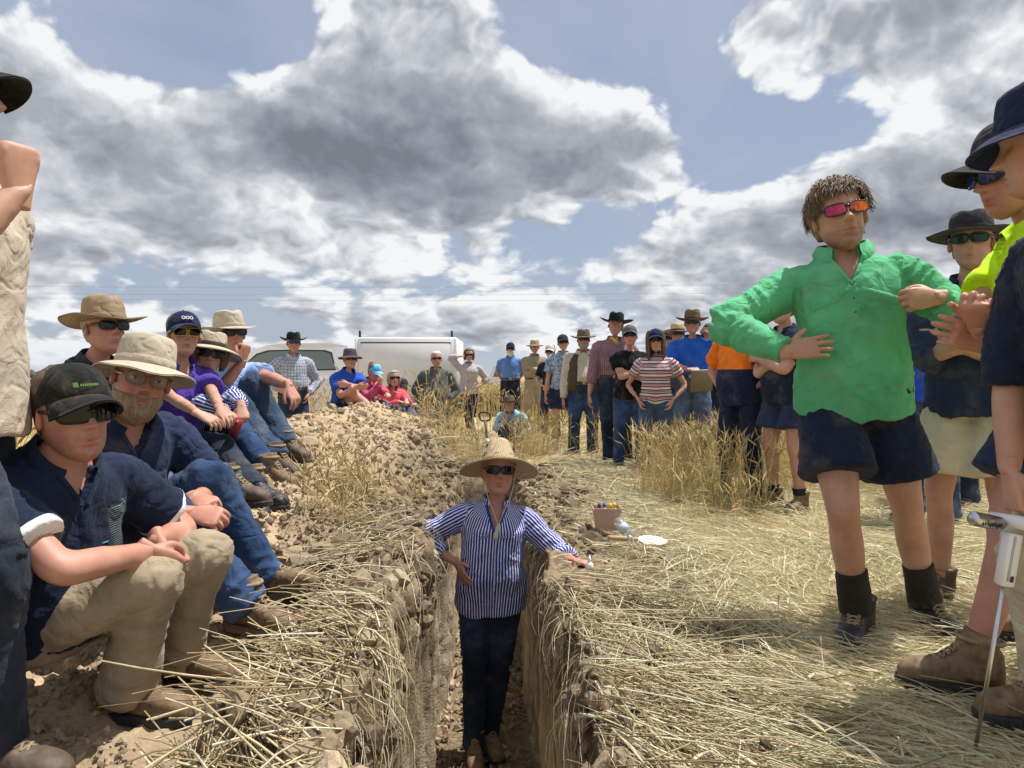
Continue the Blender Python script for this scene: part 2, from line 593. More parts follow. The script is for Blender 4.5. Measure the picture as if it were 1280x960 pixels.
def build_ground():
    ys = np.concatenate([np.linspace(0.15, 1.0, 16, endpoint=False), np.linspace(1.0, 5.0, 190, endpoint=False),
                         np.linspace(5.0, 9.0, 100, endpoint=False), np.linspace(9, 14, 26)])
    # cross-section: left outside, lip, wall, floor, wall, right outside
    sl = np.concatenate([-np.geomspace(9, 3.4, 10, endpoint=False), np.linspace(-3.4, -2.0, 34, endpoint=False), np.linspace(-2.0, 0.0, 100)])
    sr = np.concatenate([np.linspace(0, 1.6, 70, endpoint=False), np.geomspace(1.6, 9, 34)])
    nw, nf = 46, 20
    rows = []; wall = []; straw = []; floor = []
    for y in ys:
        xl, xr = float(edge_l(y)), float(edge_r(y)); tr = float(trench(y))
        XL = xl + sl * (9 + xl) / 9.0; XL[0] = -9.0
        XR = xr + sr * (9 - xr) / 9.0; XR[-1] = 9.0
        zl = surf_z(XL, y); zr = surf_z(XR, y)
        fl = -0.99 * tr + (1 - tr) * float(surf_z((xl + xr) / 2, y))
        t = np.linspace(0, 1, nw + 1)[1:]
        tt = t
        wxl = xl + 0.03 * tt; wxr = xr - 0.03 * tt
        wzl = zl[-1] + (fl - zl[-1]) * tt; wzr = zr[0] + (fl - zr[0]) * tt
        fx = np.linspace(wxl[-1], wxr[-1], nf + 2)[1:-1]
        fz = np.full(nf, fl)
        X = np.concatenate([XL, wxl, fx, wxr[::-1], XR]); Z = np.concatenate([zl, wzl, fz, wzr[::-1], zr])
        rows.append(np.stack([X, np.full(len(X), y), Z], 1))
        wm = np.concatenate([np.zeros(len(XL)), np.ones(nw), np.zeros(nf), np.ones(nw), np.zeros(len(XR))])
        wall.append(wm * (tr > 0.02))
        floor.append(np.concatenate([np.zeros(len(XL) + nw), np.ones(nf) * (tr > 0.02), np.zeros(nw + len(XR))]))
    G = np.array(rows); nu, nv = G.shape[:2]
    V = G.reshape(-1, 3); W = np.concatenate(wall); FL = np.concatenate(floor)
    # walls: sheared clay with vertical bucket marks, crumbs and bulges
    sgn = np.where(V[:, 0] < (edge_l(V[:, 1]) + edge_r(V[:, 1])) / 2, 1.0, -1.0)
    q = np.stack([V[:, 1] * 9, V[:, 2] * 1.6, sgn * 5], 1)
    dep = np.clip(-(V[:, 2] - 0.25) / 0.5, 0, 1)
    bul = fbm(q, 3, 31) * 0.045 + fbm(np.stack([V[:, 1] * 30, V[:, 2] * 26, sgn], 1), 3, 33) * 0.016 + np.abs(fbm(np.stack([V[:, 1] * 5, V[:, 2] * 6, sgn], 1), 2, 35)) * 0.07 * (1 - dep)
    V[:, 0] += W * sgn * (bul - 0.012)
    V[:, 2] += FL * (np.abs(fbm(V * 9, 3, 41)) * 0.07)
    # outer ring out to the horizon
    y0, y1 = ys[0], ys[-1]
    Q = [grid_quads(nu, nv)]
    base = len(V)
    R_ = 3500.0
    ring = np.array([[-R_, -60, 0], [-9, -60, 0], [9, -60, 0], [R_, -60, 0],
                     [-R_, y0, 0], [R_, y0, 0], [-R_, y1, 0], [R_, y1, 0],
                     [-R_, R_, 0], [-9, R_, 0], [9, R_, 0], [R_, R_, 0],
                     [-9, y0, 0], [9, y0, 0], [-9, y1, 0], [9, y1, 0]])
    q2 = np.array([[0, 1, 12, 4], [1, 2, 13, 12], [2, 3, 5, 13], [4, 12, 14, 6], [13, 5, 7, 15], [6, 14, 9, 8], [14, 15, 10, 9], [15, 7, 11, 10]]) + base
    V = np.concatenate([V, ring]); Q.append(q2)
    W = np.concatenate([W, np.zeros(16)]); FL = np.concatenate([FL, np.zeros(16)])
    am = clod_amp(V[:, 0], V[:, 1])
    soil = np.maximum(np.maximum(am, W), FL)
    me = mesh_np('ground', V, Q, True, {'wall': W, 'soil': soil, 'floor': FL})
    me.materials.append(ground_material())
    return tag(obj('ground', me), kind='structure'), me


def ground_material():
    m, k, b = new_mat('earth_and_stubble')
    co = objco(k); x, y, z = k.sep(co)
    soil = attr(k, 'soil').outputs['Fac']; wall = attr(k, 'wall').outputs['Fac']
    n1 = k.noise(co, 3.0, 5, 0.6); n2 = k.noise(co, 22.0, 5, 0.65); n3 = k.noise(co, 90.0, 3, 0.6)
    clay = k.mix(k.ramp(n1, 0.35, 0.65), (0.29, 0.212, 0.132), (0.43, 0.33, 0.215))
    dark = k.mix(k.ramp(n2, 0.35, 0.70), (0.115, 0.083, 0.055), (0.25, 0.185, 0.12))
    # topsoil near the rim is darker than the dug-up clay of the heap
    rimmask = k.mul(k.ramp(x, -1.15, -0.62), k.ramp(n1, 0.25, 0.55, 0.55, 1.0))
    sc = k.mix(rimmask, clay, dark)
    sc = k.mix(k.ramp(n3, 0.3, 0.7, 0.0, 0.55), sc, k.vm('MULTIPLY', sc, (1.45, 1.42, 1.38)))
    # walls: vertical smears and layers
    smear = k.noise(k.xyz(k.mul(x, 2), k.mul(y, 16), k.mul(z, 1.3)), 1.0, 5, 0.6)
    layer = k.ramp(z, -0.55, -0.1)
    deep = k.mix(k.ramp(smear, 0.3, 0.7), (0.30, 0.235, 0.155), (0.54, 0.445, 0.315))
    top = k.mix(k.ramp(smear, 0.3, 0.7), (0.14, 0.10, 0.066), (0.31, 0.235, 0.15))
    wc = k.mix(layer, deep, top)
    sc = k.mix(wall, sc, wc)
    stub = k.mix(k.ramp(n2, 0.3, 0.7), (0.30, 0.22, 0.11), (0.55, 0.44, 0.24))
    gcol = k.mix(soil, stub, sc)
    k.l.new(gcol, b.inputs['Base Color'])
    b.inputs['Roughness'].default_value = 0.95
    b.inputs['Specular IOR Level'].default_value = 0.15
    bump(k, b, k.add(k.mul(n2, 0.6), k.mul(n3, 0.4)), 0.8, 0.02)
    return m


ground, ground_me = build_ground()

# ---------------------------------------------------------------- clods, straw and wheat
def ico(sub=1):
    if sub == 0:      # smallest crumbs: eight faces
        return (np.array([[1, 0, 0], [0, 1, 0], [-1, 0, 0], [0, -1, 0], [0, 0, 1], [0, 0, -1.0]]),
                np.array([[0, 1, 4], [1, 2, 4], [2, 3, 4], [3, 0, 4], [1, 0, 5], [2, 1, 5], [3, 2, 5], [0, 3, 5]]))
    bm = bmesh.new(); bmesh.ops.create_icosphere(bm, subdivisions=sub, radius=1.0)
    V = np.array([v.co[:] for v in bm.verts]); T = np.array([[v.index for v in f.verts] for f in bm.faces]); bm.free()
    return V, T


def rand_rot(n):
    q = RNG.normal(size=(n, 4)); q /= np.linalg.norm(q, axis=1)[:, None]
    w, x, y, z = q.T
    return np.stack([1 - 2 * (y * y + z * z), 2 * (x * y - z * w), 2 * (x * z + y * w),
                     2 * (x * y + z * w), 1 - 2 * (x * x + z * z), 2 * (y * z - x * w),
                     2 * (x * z - y * w), 2 * (y * z + x * w), 1 - 2 * (x * x + y * y)], 1).reshape(-1, 3, 3)


def clod_material():
    m, k, b = new_mat('clod_earth')
    co = objco(k); rnd = attr(k, 'rnd').outputs['Fac']; dk = attr(k, 'dark').outputs['Fac']
    n = k.noise(co, 40.0, 4, 0.6)
    light = k.mix(rnd, (0.27, 0.20, 0.128), (0.48, 0.38, 0.26))
    dark = k.mix(rnd, (0.10, 0.073, 0.050), (0.26, 0.195, 0.13))
    c = k.mix(dk, light, dark)
    f = k.ramp(n, 0.3, 0.7, 0.72, 1.2, False)
    k.l.new(k.vm('MULTIPLY', c, k.xyz(f, f, f)), b.inputs['Base Color'])
    b.inputs['Roughness'].default_value = 0.95; b.inputs['Specular IOR Level'].default_value = 0.15
    bump(k, b, k.noise(co, 110.0, 3, 0.6), 0.7, 0.006)
    return m


CLOD_MAT = clod_material()


def clods_into(mb, n, xr, yr, s0, s1, sub, bury=0.35, dark=None, ypow=1.0, dens=None):
    V0, T0 = ico(sub)
    x = RNG.uniform(xr[0], xr[1], n); y = yr[0] + (yr[1] - yr[0]) * RNG.uniform(0, 1, n) ** ypow
    if dens is not None:
        keep = RNG.uniform(0, 1, n) < dens(x, y); x, y = x[keep], y[keep]; n = len(x)
    cl = np.ones(len(x), bool)
    for (px, py, d, r) in ((180, 890, 2.10, 0.20), (240, 850, 2.3, 0.20), (330, 785, 2.5, 0.17), (365, 745, 2.7, 0.17), (205, 890, 2.0, 0.2), (700, 705, 3.5, 0.2), (725, 710, 3.72, 0.2), (690, 712, 3.3, 0.15)):
        c = P(px, py, d); cl &= np.hypot(x - c[0], y - c[1]) > r * (0.6 if s1 < 0.035 else 1.0)
    x, y = x[cl], y[cl]; n = len(x)
    z = surf_z(x, y)
    s = s0 * (s1 / s0) ** (RNG.uniform(0, 1, n) ** 2.2)
    R = rand_rot(n); an = RNG.uniform(0.6, 1.25, (n, 1, 3))
    nz = vnoise((V0[None] * 1.7 + RNG.uniform(0, 90, (n, 1, 3))).reshape(-1, 3), 4).reshape(n, -1, 1)
    L = V0[None] * (1 + 0.38 * nz) * an * s[:, None, None]
    Vw = np.einsum('nij,nvj->nvi', R, L) + np.stack([x, y, z + s * (0.55 - bury)], 1)[:, None]
    m = V0.shape[0]
    T = (T0[None] + (np.arange(n) * m)[:, None, None]).reshape(-1, 3)
    dk = np.repeat(dark(x, y) if dark is not None else np.zeros(n), m)
    mb.put(Vw.reshape(-1, 3), T, None, rnd=np.repeat(RNG.uniform(0, 1, n), m), dark=dk)


def dark_soil(x, y):
    return np.clip(sstep(x, -1.25, -0.7) * (0.35 + 0.65 * (RNG.uniform(0, 1, np.shape(x)) > 0.35)), 0, 1)


def in_trench(x, y, pad=0.0):
    return (x > edge_l(y) - pad) & (x < edge_r(y) + pad) & (y < TR_END)


def build_clods():
    mb = MB()
    off = lambda x, y: np.where(in_trench(x, y, 0.01), 0.0, 1.0)
    clods_into(mb, 19000, (-2.6, -0.55), (1.25, 4.6), 0.005, 0.022, 0, dark=dark_soil, ypow=1.25, dens=off)
    clods_into(mb, 7000, (-2.6, -0.4), (4.6, 11.5), 0.009, 0.034, 0, dark=dark_soil, dens=off)
    clods_into(mb, 1100, (-1.6, -0.35), (1.3, 7.5), 0.012, 0.04, 1, dark=dark_soil, dens=off)
    clods_into(mb, 1500, (0.05, 0.95), (1.5, 7.8), 0.010, 0.045, 1, dark=lambda x, y: np.ones(len(x)), dens=off)
    for side in (-1, 1):
        V1, T1 = ico(2); n = 600
        y = 1.2 + 5.4 * RNG.uniform(0, 1, n) ** 1.3
        e = edge_l(y) if side < 0 else edge_r(y)
        dn = RNG.uniform(-0.10, 1.0, n) ** 3
        x = e + side * (0.005 + 0.10 * RNG.uniform(0, 1, n)) * (dn < 0.2) - side * 0.012 * (dn >= 0.2)
        z = surf_z(e + side * 0.03, y) - np.where(dn < 0.2, 0.0, dn * 0.35)
        if side > 0:
            kp = (y < 3.45) | (y > 4.15); x, y, z = x[kp], y[kp], z[kp]; n = len(x)
        s = 0.010 * 4.5 ** (RNG.uniform(0, 1, n) ** 1.8)
        nz = vnoise((V1[None] * 1.7 + RNG.uniform(0, 90, (n, 1, 3))).reshape(-1, 3), 4).reshape(n, -1, 1)
        Lc = V1[None] * (1 + 0.4 * nz) * RNG.uniform(0.7, 1.2, (n, 1, 3)) * s[:, None, None]
        Vw = np.einsum('nij,nvj->nvi', rand_rot(n), Lc) + np.stack([x, y, z], 1)[:, None]
        mb.put(Vw.reshape(-1, 3), (T1[None] + (np.arange(n) * len(V1))[:, None, None]).reshape(-1, 3), None, rnd=np.repeat(RNG.uniform(0, 1, n), len(V1)), dark=np.repeat((RNG.uniform(0, 1, n) > 0.12) * 0.85, len(V1)))
    clods_into(mb, 350, (-0.9, 0.9), (6.6, 8.6), 0.02, 0.09, 1, dark=lambda x, y: np.ones(len(x)), dens=off)
    # crumbs on the trench floor
    V0, T0 = ico(0); n = 700
    y = RNG.uniform(2.6, 6.3, n); x = edge_l(y) + 0.03 + RNG.uniform(0, 1, n) ** 1.4 * 0.46; s = RNG.uniform(0.006, 0.03, n)
    L = V0[None] * RNG.uniform(0.7, 1.2, (n, 1, 3)) * s[:, None, None]
    Vw = np.einsum('nij,nvj->nvi', rand_rot(n), L) + np.stack([x, y, -0.97 + s * 0.3], 1)[:, None]
    mb.put(Vw.reshape(-1, 3), (T0[None] + (np.arange(n) * len(V0))[:, None, None]).reshape(-1, 3), None,
           rnd=np.repeat(RNG.uniform(0, 1, n), len(V0)), dark=np.repeat((RNG.uniform(0, 1, n) > 0.6) * 1.0, len(V0)))
    me = mb.mesh('soil_crumbs', smooth=False); me.materials.append(CLOD_MAT)
    tag(obj('soil_crumbs', me), 'loose pale clay crumbs and gravel covering the spoil heap', 'soil', kind='stuff')
    # the large clods are pieces of their own
    big = []
    V0, T0 = ico(2)
    for i in range(7):
        nz = fbm(V0 * 1.6 + i * 7.7, 4, 50 + i, 0.6)
        V = V0 * (1 + 0.55 * nz)[:, None] * np.array([1.15, 0.95, 0.72])
        for ax_ in range(5):      # broken flat faces
            dvec = nrm(RNG.normal(size=3)); dcut = RNG.uniform(0.55, 0.8)
            dd = V @ dvec; V = V - np.maximum(dd - dcut, 0)[:, None] * dvec * 0.9
        for dk in (0, 1):
            me = mesh_np('clod', V, T0, False, {'rnd': np.full(len(V), 0.25 + 0.1 * i), 'dark': np.full(len(V), float(dk) * 0.85)})
            me.materials.append(CLOD_MAT); big.append(me)
    spots = []
    for i in range(50):
        spots.append((RNG.uniform(-1.35, -0.5), RNG.uniform(1.6, 4.8), RNG.uniform(0.02, 0.042)))
    for i in range(26):
        spots.append((RNG.uniform(-1.9, -0.45), RNG.uniform(4.8, 9.5), RNG.uniform(0.03, 0.07)))
    for i in range(45):
        yy = RNG.uniform(2.0, 7.4); spots.append((edge_r(yy) + 0.04 + RNG.uniform(0, 0.55), yy, RNG.uniform(0.02, 0.045)))
    for (px, py, d, s) in ((405, 690, 3.1, .075), (378, 690, 3.0, .06), (325, 745, 2.7, .045), (430, 640, 3.6, .075), (455, 635, 3.7, .06),
                           (740, 655, 4.3, .07), (715, 615, 5.3, .09), (690, 590, 5.6, .09), (660, 585, 6.6, .1), (725, 600, 5.8, .09),
                           (505, 575, 5.6, .09), (545, 590, 5.2, .07), (575, 575, 6.0, .1), (430, 690, 3.2, .06)):
        p = P(px, py, d); spots.append((p[0], p[1], s))
    for (x, y, s) in spots:
        if in_trench(x, y, 0.02) or (x < -0.75 and y < 2.9) or (abs(x - 0.33) < 0.22 and abs(y - 3.8) < 0.3): continue
        dk = 1 if (x > -0.75 or random.random() < 0.25) else 0
        o = obj('clod', big[random.randrange(7) * 2 + dk], ground)
        o.location = (x, y, float(surf_z(x, y)) + s * 0.2)
        o.rotation_euler = (random.uniform(-.4, .4), random.uniform(-.4, .4), random.uniform(0, 6.28))
        o.scale = (s, s, s)


def straw_material(name, stops, green=(0.52, 0.55, 0.32)):
    m, k, b = new_mat(name)
    rnd = attr(k, 'rnd').outputs['Fac']; gr = attr(k, 'green').outputs['Fac']
    r = k.node('ShaderNodeValToRGB'); cr = r.color_ramp
    cr.elements[0].position = 0; cr.elements[0].color = (*stops[0], 1)
    cr.elements[1].position = 1; cr.elements[1].color = (*stops[-1], 1)
    for i, c in enumerate(stops[1:-1]):
        e = cr.elements.new((i + 1) / (len(stops) - 1)); e.color = (*c, 1)
    k.l.new(rnd, r.inputs[0])
    c = k.mix(gr, r.outputs[0], green)
    n = k.noise(objco(k), 60, 2, 0.5); f = k.ramp(n, 0.3, 0.7, 0.8, 1.15, False)
    c = k.vm('MULTIPLY', c, k.xyz(f, f, f))
    k.l.new(c, b.inputs['Base Color'])
    b.inputs['Roughness'].default_value = 0.55; b.inputs['Specular IOR Level'].default_value = 0.35
    # thin dry stalks let some light through
    t = k.node('ShaderNodeBsdfTranslucent'); k.l.new(c, t.inputs[0])
    mx = k.node('ShaderNodeMixShader'); mx.inputs[0].default_value = 0.30
    k.l.new(b.outputs[0], mx.inputs[1]); k.l.new(t.outputs[0], mx.inputs[2])
    outn = [n_ for n_ in k.n if n_.type == 'OUTPUT_MATERIAL'][0]
    k.l.new(mx.outputs[0], outn.inputs[0])
    return m


STRAW = straw_material('straw', [(0.22, 0.155, 0.085), (0.47, 0.36, 0.20), (0.65, 0.54, 0.33), (0.75, 0.66, 0.44), (0.84, 0.78, 0.60)])
WHEAT = straw_material('ripe_wheat', [(0.34, 0.24, 0.10), (0.56, 0.41, 0.17), (0.70, 0.53, 0.25), (0.78, 0.64, 0.36)], (0.48, 0.48, 0.24))


def strands(mb, root, dirn, L, w, bend, rows=4, sides=2, green=None, settle=True, lift=0.004, rnd=None, taper=0.6):
    n = len(root)
    t = np.linspace(0, 1, rows)
    pts = root[:, None] + dirn[:, None] * (L[:, None] * t)[..., None] + bend[:, None] * (L[:, None] * t ** 2)[..., None]
    if settle:
        tipin = in_trench(pts[:, -1, 0], pts[:, -1, 1], -0.015) | in_trench(pts[:, 0, 0], pts[:, 0, 1], -0.015)
        ok = ~tipin | (RNG.uniform(0, 1, n) < 0.16)
        pts = pts[ok]; n = len(pts); root, dirn, L, w, bend = root[ok], dirn[ok], L[ok], w[ok], bend[ok]
        green = None if green is None else green[ok]; rnd = None if rnd is None else rnd[ok]
        f = pts.reshape(-1, 3); g = surf_z(f[:, 0], f[:, 1]) + lift
        ins = in_trench(f[:, 0], f[:, 1])
        dl = f[:, 0] - edge_l(f[:, 1]); dr = edge_r(f[:, 1]) - f[:, 0]
        depth = np.minimum(dl, dr)
        f[:, 2] = np.where(ins, f[:, 2] - np.clip(depth, 0, 1) * 1.6, np.maximum(f[:, 2], g))
        # keep what hangs over the rim close to the wall
        pull = np.where(ins, np.clip(depth - 0.05, 0, 1) * 0.75, 0)
        f[:, 0] += np.where(dl < dr, -pull, pull)
        pts = f.reshape(n, rows, 3)
    tan = np.gradient(pts, axis=1); tan /= np.linalg.norm(tan, axis=2)[..., None] + 1e-9
    ref = RNG.normal(size=(n, 1, 3)); ref[..., 2] *= 0.5
    A = np.cross(tan, np.broadcast_to(ref, tan.shape)); A /= np.linalg.norm(A, axis=2)[..., None] + 1e-9
    B = np.cross(tan, A)
    ww = w[:, None] * (1 - (1 - taper) * t)[None]
    if sides == 2:
        V = np.stack([pts - A * ww[..., None] * 0.5, pts + A * ww[..., None] * 0.5], 2); k_ = 2
        q = np.array([[r * 2, r * 2 + 1, r * 2 + 3, r * 2 + 2] for r in range(rows - 1)])
    else:
        k_ = 3
        V = np.stack([pts + (A * math.cos(a) + B * math.sin(a)) * ww[..., None] * 0.5 for a in (0, 2.0944, 4.18879)], 2)
        q = np.array([[r * 3 + j, r * 3 + (j + 1) % 3, r * 3 + 3 + (j + 1) % 3, r * 3 + 3 + j] for r in range(rows - 1) for j in range(3)])
    m = rows * k_
    Q = (q[None] + (np.arange(n) * m)[:, None, None]).reshape(-1, 4)
    rn = RNG.uniform(0, 1, n) if rnd is None else rnd
    gr = np.zeros(n) if green is None else green
    mb.put(V.reshape(-1, 3), None, Q, rnd=np.repeat(rn, m), green=np.repeat(gr, m))
    return pts[:, -1], tan[:, -1], rn, gr


def ears(mb, tip, dirn, L, w, rnd, green, awns=5, awn_len=0.07):
    """wheat ears: faceted spindles with awns"""
    n = len(tip)
    if n == 0: return
    ref = RNG.normal(size=(n, 3)); A = np.cross(dirn, ref); A /= np.linalg.norm(A, axis=1)[:, None] + 1e-9
    B = np.cross(dirn, A)
    rows = [(0.0, 0.35), (0.25, 1.0), (0.65, 0.85), (1.0, 0.15)]
    V = []
    for (t, r) in rows:
        c = tip + dirn * (L * t)[:, None]
        for a in range(4):
            ang = a * math.pi / 2
            V.append(c + (A * math.cos(ang) + B * math.sin(ang) * 0.7) * (w * r * 0.5)[:, None])
    V = np.stack(V, 1)
    q = grid_quads(4, 4, True)
    mb.put(V.reshape(-1, 3), None, (q[None] + (np.arange(n) * 16)[:, None, None]).reshape(-1, 4),
           rnd=np.repeat(rnd, 16), green=np.repeat(green, 16))
    for a in range(awns):
        s = tip + dirn * (L * RNG.uniform(0.3, 1.0, n))[:, None]
        dv = dirn + RNG.normal(size=(n, 3)) * 0.22
        e = s + dv * (awn_len * RNG.uniform(0.6, 1.1, n))[:, None]
        sd = np.cross(dirn, RNG.normal(size=(n, 3))); sd /= np.linalg.norm(sd, axis=1)[:, None] + 1e-9
        sd = sd * 0.0009
        V = np.stack([s - sd, s + sd, e], 1)
        mb.put(V.reshape(-1, 3), (np.array([[0, 1, 2]])[None] + (np.arange(n) * 3)[:, None, None]).reshape(-1, 3), None,
               rnd=np.repeat(np.minimum(rnd + 0.15, 1), 3), green=np.repeat(green, 3))


def lay(n, xr, yr, ypow=1.0, dens=None):
    x = RNG.uniform(xr[0], xr[1], n); y = yr[0] + (yr[1] - yr[0]) * RNG.uniform(0, 1, n) ** ypow
    keep = ~in_trench(x, y, -0.03)
    for (px, py, d, r) in ((758, 665, 4.5, 0.17), (815, 690, 4.25, 0.12), (787, 690, 4.3, 0.09), (728, 712, 3.78, 0.17), (700, 712, 3.8, 0.12), (513, 666, 3.35, 0.08)):
        c = P(px, py, d); keep &= np.hypot(x - c[0], y - c[1]) > r
    keep &= ~((x < -0.70) & (y < 3.3) & (RNG.uniform(0, 1, n) < 0.93))
    keep &= ~((x < -0.60) & (y < 2.4) & (RNG.uniform(0, 1, n) < 0.85))
    keep &= ~((x < -0.40) & (RNG.uniform(0, 1, n) < 0.75 * sstep(vnoise(np.stack([x * 2.6, y * 2.6, np.zeros(n)], 1), 61), -0.2, 0.25)))
    if dens is not None: keep &= RNG.uniform(0, 1, n) < dens(x, y)
    return x[keep], y[keep]


def flat_dirs(x, y, base, spread, up=(0.0, 0.18)):
    n = len(x)
    a = base + spread * fbm(np.stack([x * 1.1, y * 1.1, np.zeros(n)], 1), 2, 77) * 2.0 + RNG.normal(size=n) * 0.45
    e = RNG.uniform(up[0], up[1], n)
    return np.stack([np.cos(a) * np.cos(e), np.sin(a) * np.cos(e), np.sin(e)], 1)


def heap_of_straw(mb, n, xr, yr, L, w, spread=3.14, base=0.5, lift=0.06, sides=3, dens=None, up=(-0.1, 0.28), ypow=1.0, green=0.0, rows=5):
    x, y = lay(n, xr, yr, ypow, dens); n = len(x)
    d = flat_dirs(x, y, base, spread, up)
    z = surf_z(x, y) + RNG.uniform(0, 1, n) ** 1.5 * lift + 0.005
    ln = RNG.uniform(L[0], L[1], n)
    bend = np.stack([RNG.normal(size=n) * 0.12, RNG.normal(size=n) * 0.12, -np.abs(RNG.normal(size=n)) * 0.22], 1)
    root = np.stack([x, y, z], 1) - d * (ln * 0.5)[:, None]
    root[:, 2] = np.maximum(root[:, 2], surf_z(root[:, 0], root[:, 1]) + 0.004)
    bad = in_trench(root[:, 0], root[:, 1], -0.02)
    root[bad] = np.stack([x, y, z], 1)[bad]
    g = (RNG.uniform(0, 1, n) < green) * RNG.uniform(0.3, 0.9, n)
    return strands(mb, root, d, ln, RNG.uniform(w[0], w[1], n), bend, rows, sides, g, True, 0.005)


def build_straw():
    mb = MB()
    # thrown-up straw on the left rim: thick, pale, in the foreground
    band = lambda x, y: np.clip(1.1 - np.abs(x + 0.60) / 0.42, 0, 1) * np.where(y > 3.4, 0.45, 1.0)
    heap_of_straw(mb, 2600, (-1.0, -0.33), (1.15, 4.4), (0.10, 0.32), (0.0030, 0.0055), lift=0.07, dens=band, ypow=1.3)
    nearb = lambda x, y: np.clip(1.2 - np.hypot((x + 0.62) / 0.38, (y - 1.75) / 0.65), 0, 1)
    heap_of_straw(mb, 2600, (-0.95, -0.34), (1.2, 2.5), (0.14, 0.42), (0.0035, 0.0062), lift=0.11, dens=nearb, spread=1.2, base=2.4)
    heap_of_straw(mb, 1200, (-2.3, -0.5), (1.5, 7.5), (0.06, 0.26), (0.002, 0.004), lift=0.02, sides=2)
    # right rim
    rb = lambda x, y: np.clip(1.25 - np.abs(x - 0.60) / 0.55, 0.0, 1) * (1 - 0.92 * sstep(vnoise(np.stack([x * 3.2, y * 2.4, np.zeros(len(x))], 1), 63), -0.15, 0.15) * sstep(-x, -0.95, -0.5))
    heap_of_straw(mb, 9500, (0.1, 1.3), (1.2, 7.5), (0.10, 0.38), (0.0022, 0.0048), lift=0.05, dens=rb, ypow=1.4, spread=2.2, base=2.2, green=0.08)
    heap_of_straw(mb, 900, (0.18, 0.95), (1.35, 3.2), (0.25, 0.5), (0.0035, 0.006), lift=0.09, spread=0.9, base=-0.9, green=0.2)
    # strands hanging down both faces of the cut
    for side in (-1, 1):
        n = 1000
        y = 1.3 + 5.0 * RNG.uniform(0, 1, n) ** 1.3
        y = y[RNG.uniform(0, 1, n) < 0.12 + 0.75 * sstep(vnoise(np.stack([y * 2.2, y * 0 + side * 3, y * 0], 1), 71), 0.05, 0.5)]; n = len(y)
        x = (edge_l(y) - RNG.uniform(-0.005, 0.06, n)) if side < 0 else (edge_r(y) + RNG.uniform(-0.005, 0.06, n))
        z = surf_z(x, y) + RNG.uniform(-0.12, 0.05, n)
        d = np.stack([-side * RNG.uniform(0.1, 0.8, n), RNG.normal(size=n) * 0.5, -RNG.uniform(0.1, 1.2, n)], 1)
        d /= np.linalg.norm(d, axis=1)[:, None]
        inward = np.abs(d[:, 0]) * 0
        ln = RNG.uniform(0.08, 0.34, n)
        root = np.stack([x - side * 0.02, y, z], 1)
        bend = np.stack([side * np.abs(d[:, 0]) * 0.75, RNG.normal(size=n) * 0.15, -RNG.uniform(0.2, 0.7, n)], 1)
        strands(mb, root, d, ln, RNG.uniform(0.0018, 0.0042, n), bend, 5, 3, settle=False)
    # trench floor
    n = 520; y = RNG.uniform(3.2, 6.4, n); x = edge_l(y) + RNG.uniform(0.06, 0.5, n)
    a = RNG.uniform(0, 6.28, n); d = np.stack([np.cos(a), np.sin(a), RNG.uniform(0, 0.25, n)], 1)
    ln = RNG.uniform(0.05, 0.22, n)
    ok = (x + d[:, 0] * ln > edge_l(y) + 0.05) & (x + d[:, 0] * ln < edge_r(y) - 0.05)
    strands(mb, np.stack([x, y, np.full(n, -0.95) + RNG.uniform(0, 0.03, n)], 1)[ok], d[ok], ln[ok], RNG.uniform(0.002, 0.004, n)[ok], np.zeros((ok.sum(), 3)), 3, 3, settle=False)
    me = mb.mesh('loose_straw'); me.materials.append(STRAW)
    tag(obj('loose_straw', me), 'loose pale straw heaped along both rims of the trench', 'straw', kind='stuff')

    # trodden, flattened wheat on the right and behind
    mb = MB()
    x, y = lay(76000, (0.45, 6.2), (1.25, 9.5), 1.75, lambda x, y: np.where(x < 0.75 * y + 0.5, 1.0, 0.0) * sstep(x, 0.45, 1.0))
    n = len(x)
    d = flat_dirs(x, y, 2.2, 0.9, (0.0, 0.32))
    ln = RNG.uniform(0.10, 0.38, n)
    z = surf_z(x, y) + RNG.uniform(0, 1, n) ** 1.3 * 0.07
    bend = np.stack([RNG.normal(size=n) * 0.15, RNG.normal(size=n) * 0.15, -RNG.uniform(0.05, 0.45, n)], 1)
    g = (RNG.uniform(0, 1, n) < 0.45) * RNG.uniform(0.2, 0.8, n)
    rn = RNG.uniform(0.35, 1, n)
    tip, tan, rn, g = strands(mb, np.stack([x, y, z], 1), d, ln, RNG.uniform(0.0022, 0.0048, n) * (0.75 + 0.10 * y), bend, 4, 2, g, True, 0.006, rn)
    n = len(tip); e = RNG.uniform(0, 1, n) < 0.22
    ears(mb, tip[e], tan[e], RNG.uniform(0.06, 0.09, e.sum()), RNG.uniform(0.009, 0.013, e.sum()), rn[e], g[e] * 0.8, 4, 0.06)
    # chaff and broken leaves
    x, y = lay(11000, (0.1, 5.5), (1.3, 8.0), 1.7, lambda x, y: np.where(x < 0.75 * y + 0.5, 1.0, 0.0))
    n = len(x); d = flat_dirs(x, y, 0.0, 3.0, (-0.1, 0.5)); ln = RNG.uniform(0.02, 0.08, n)
    strands(mb, np.stack([x, y, surf_z(x, y) + RNG.uniform(0.01, 0.06, n)], 1), d, ln, RNG.uniform(0.005, 0.011, n), np.stack([RNG.normal(size=n) * 0.4, RNG.normal(size=n) * 0.4, -RNG.uniform(0, 0.8, n)], 1), 3, 2,
            (RNG.uniform(0, 1, n) < 0.2) * 0.6, True, 0.008, RNG.uniform(0.0, 1.0, n))
    # trampled ground among the people further back
    x, y = lay(15000, (-1.9, 5.0), (6.6, 14.0), 1.0, lambda x, y: np.where((x < -0.9) & (y < 12), 0.0, 1.0))
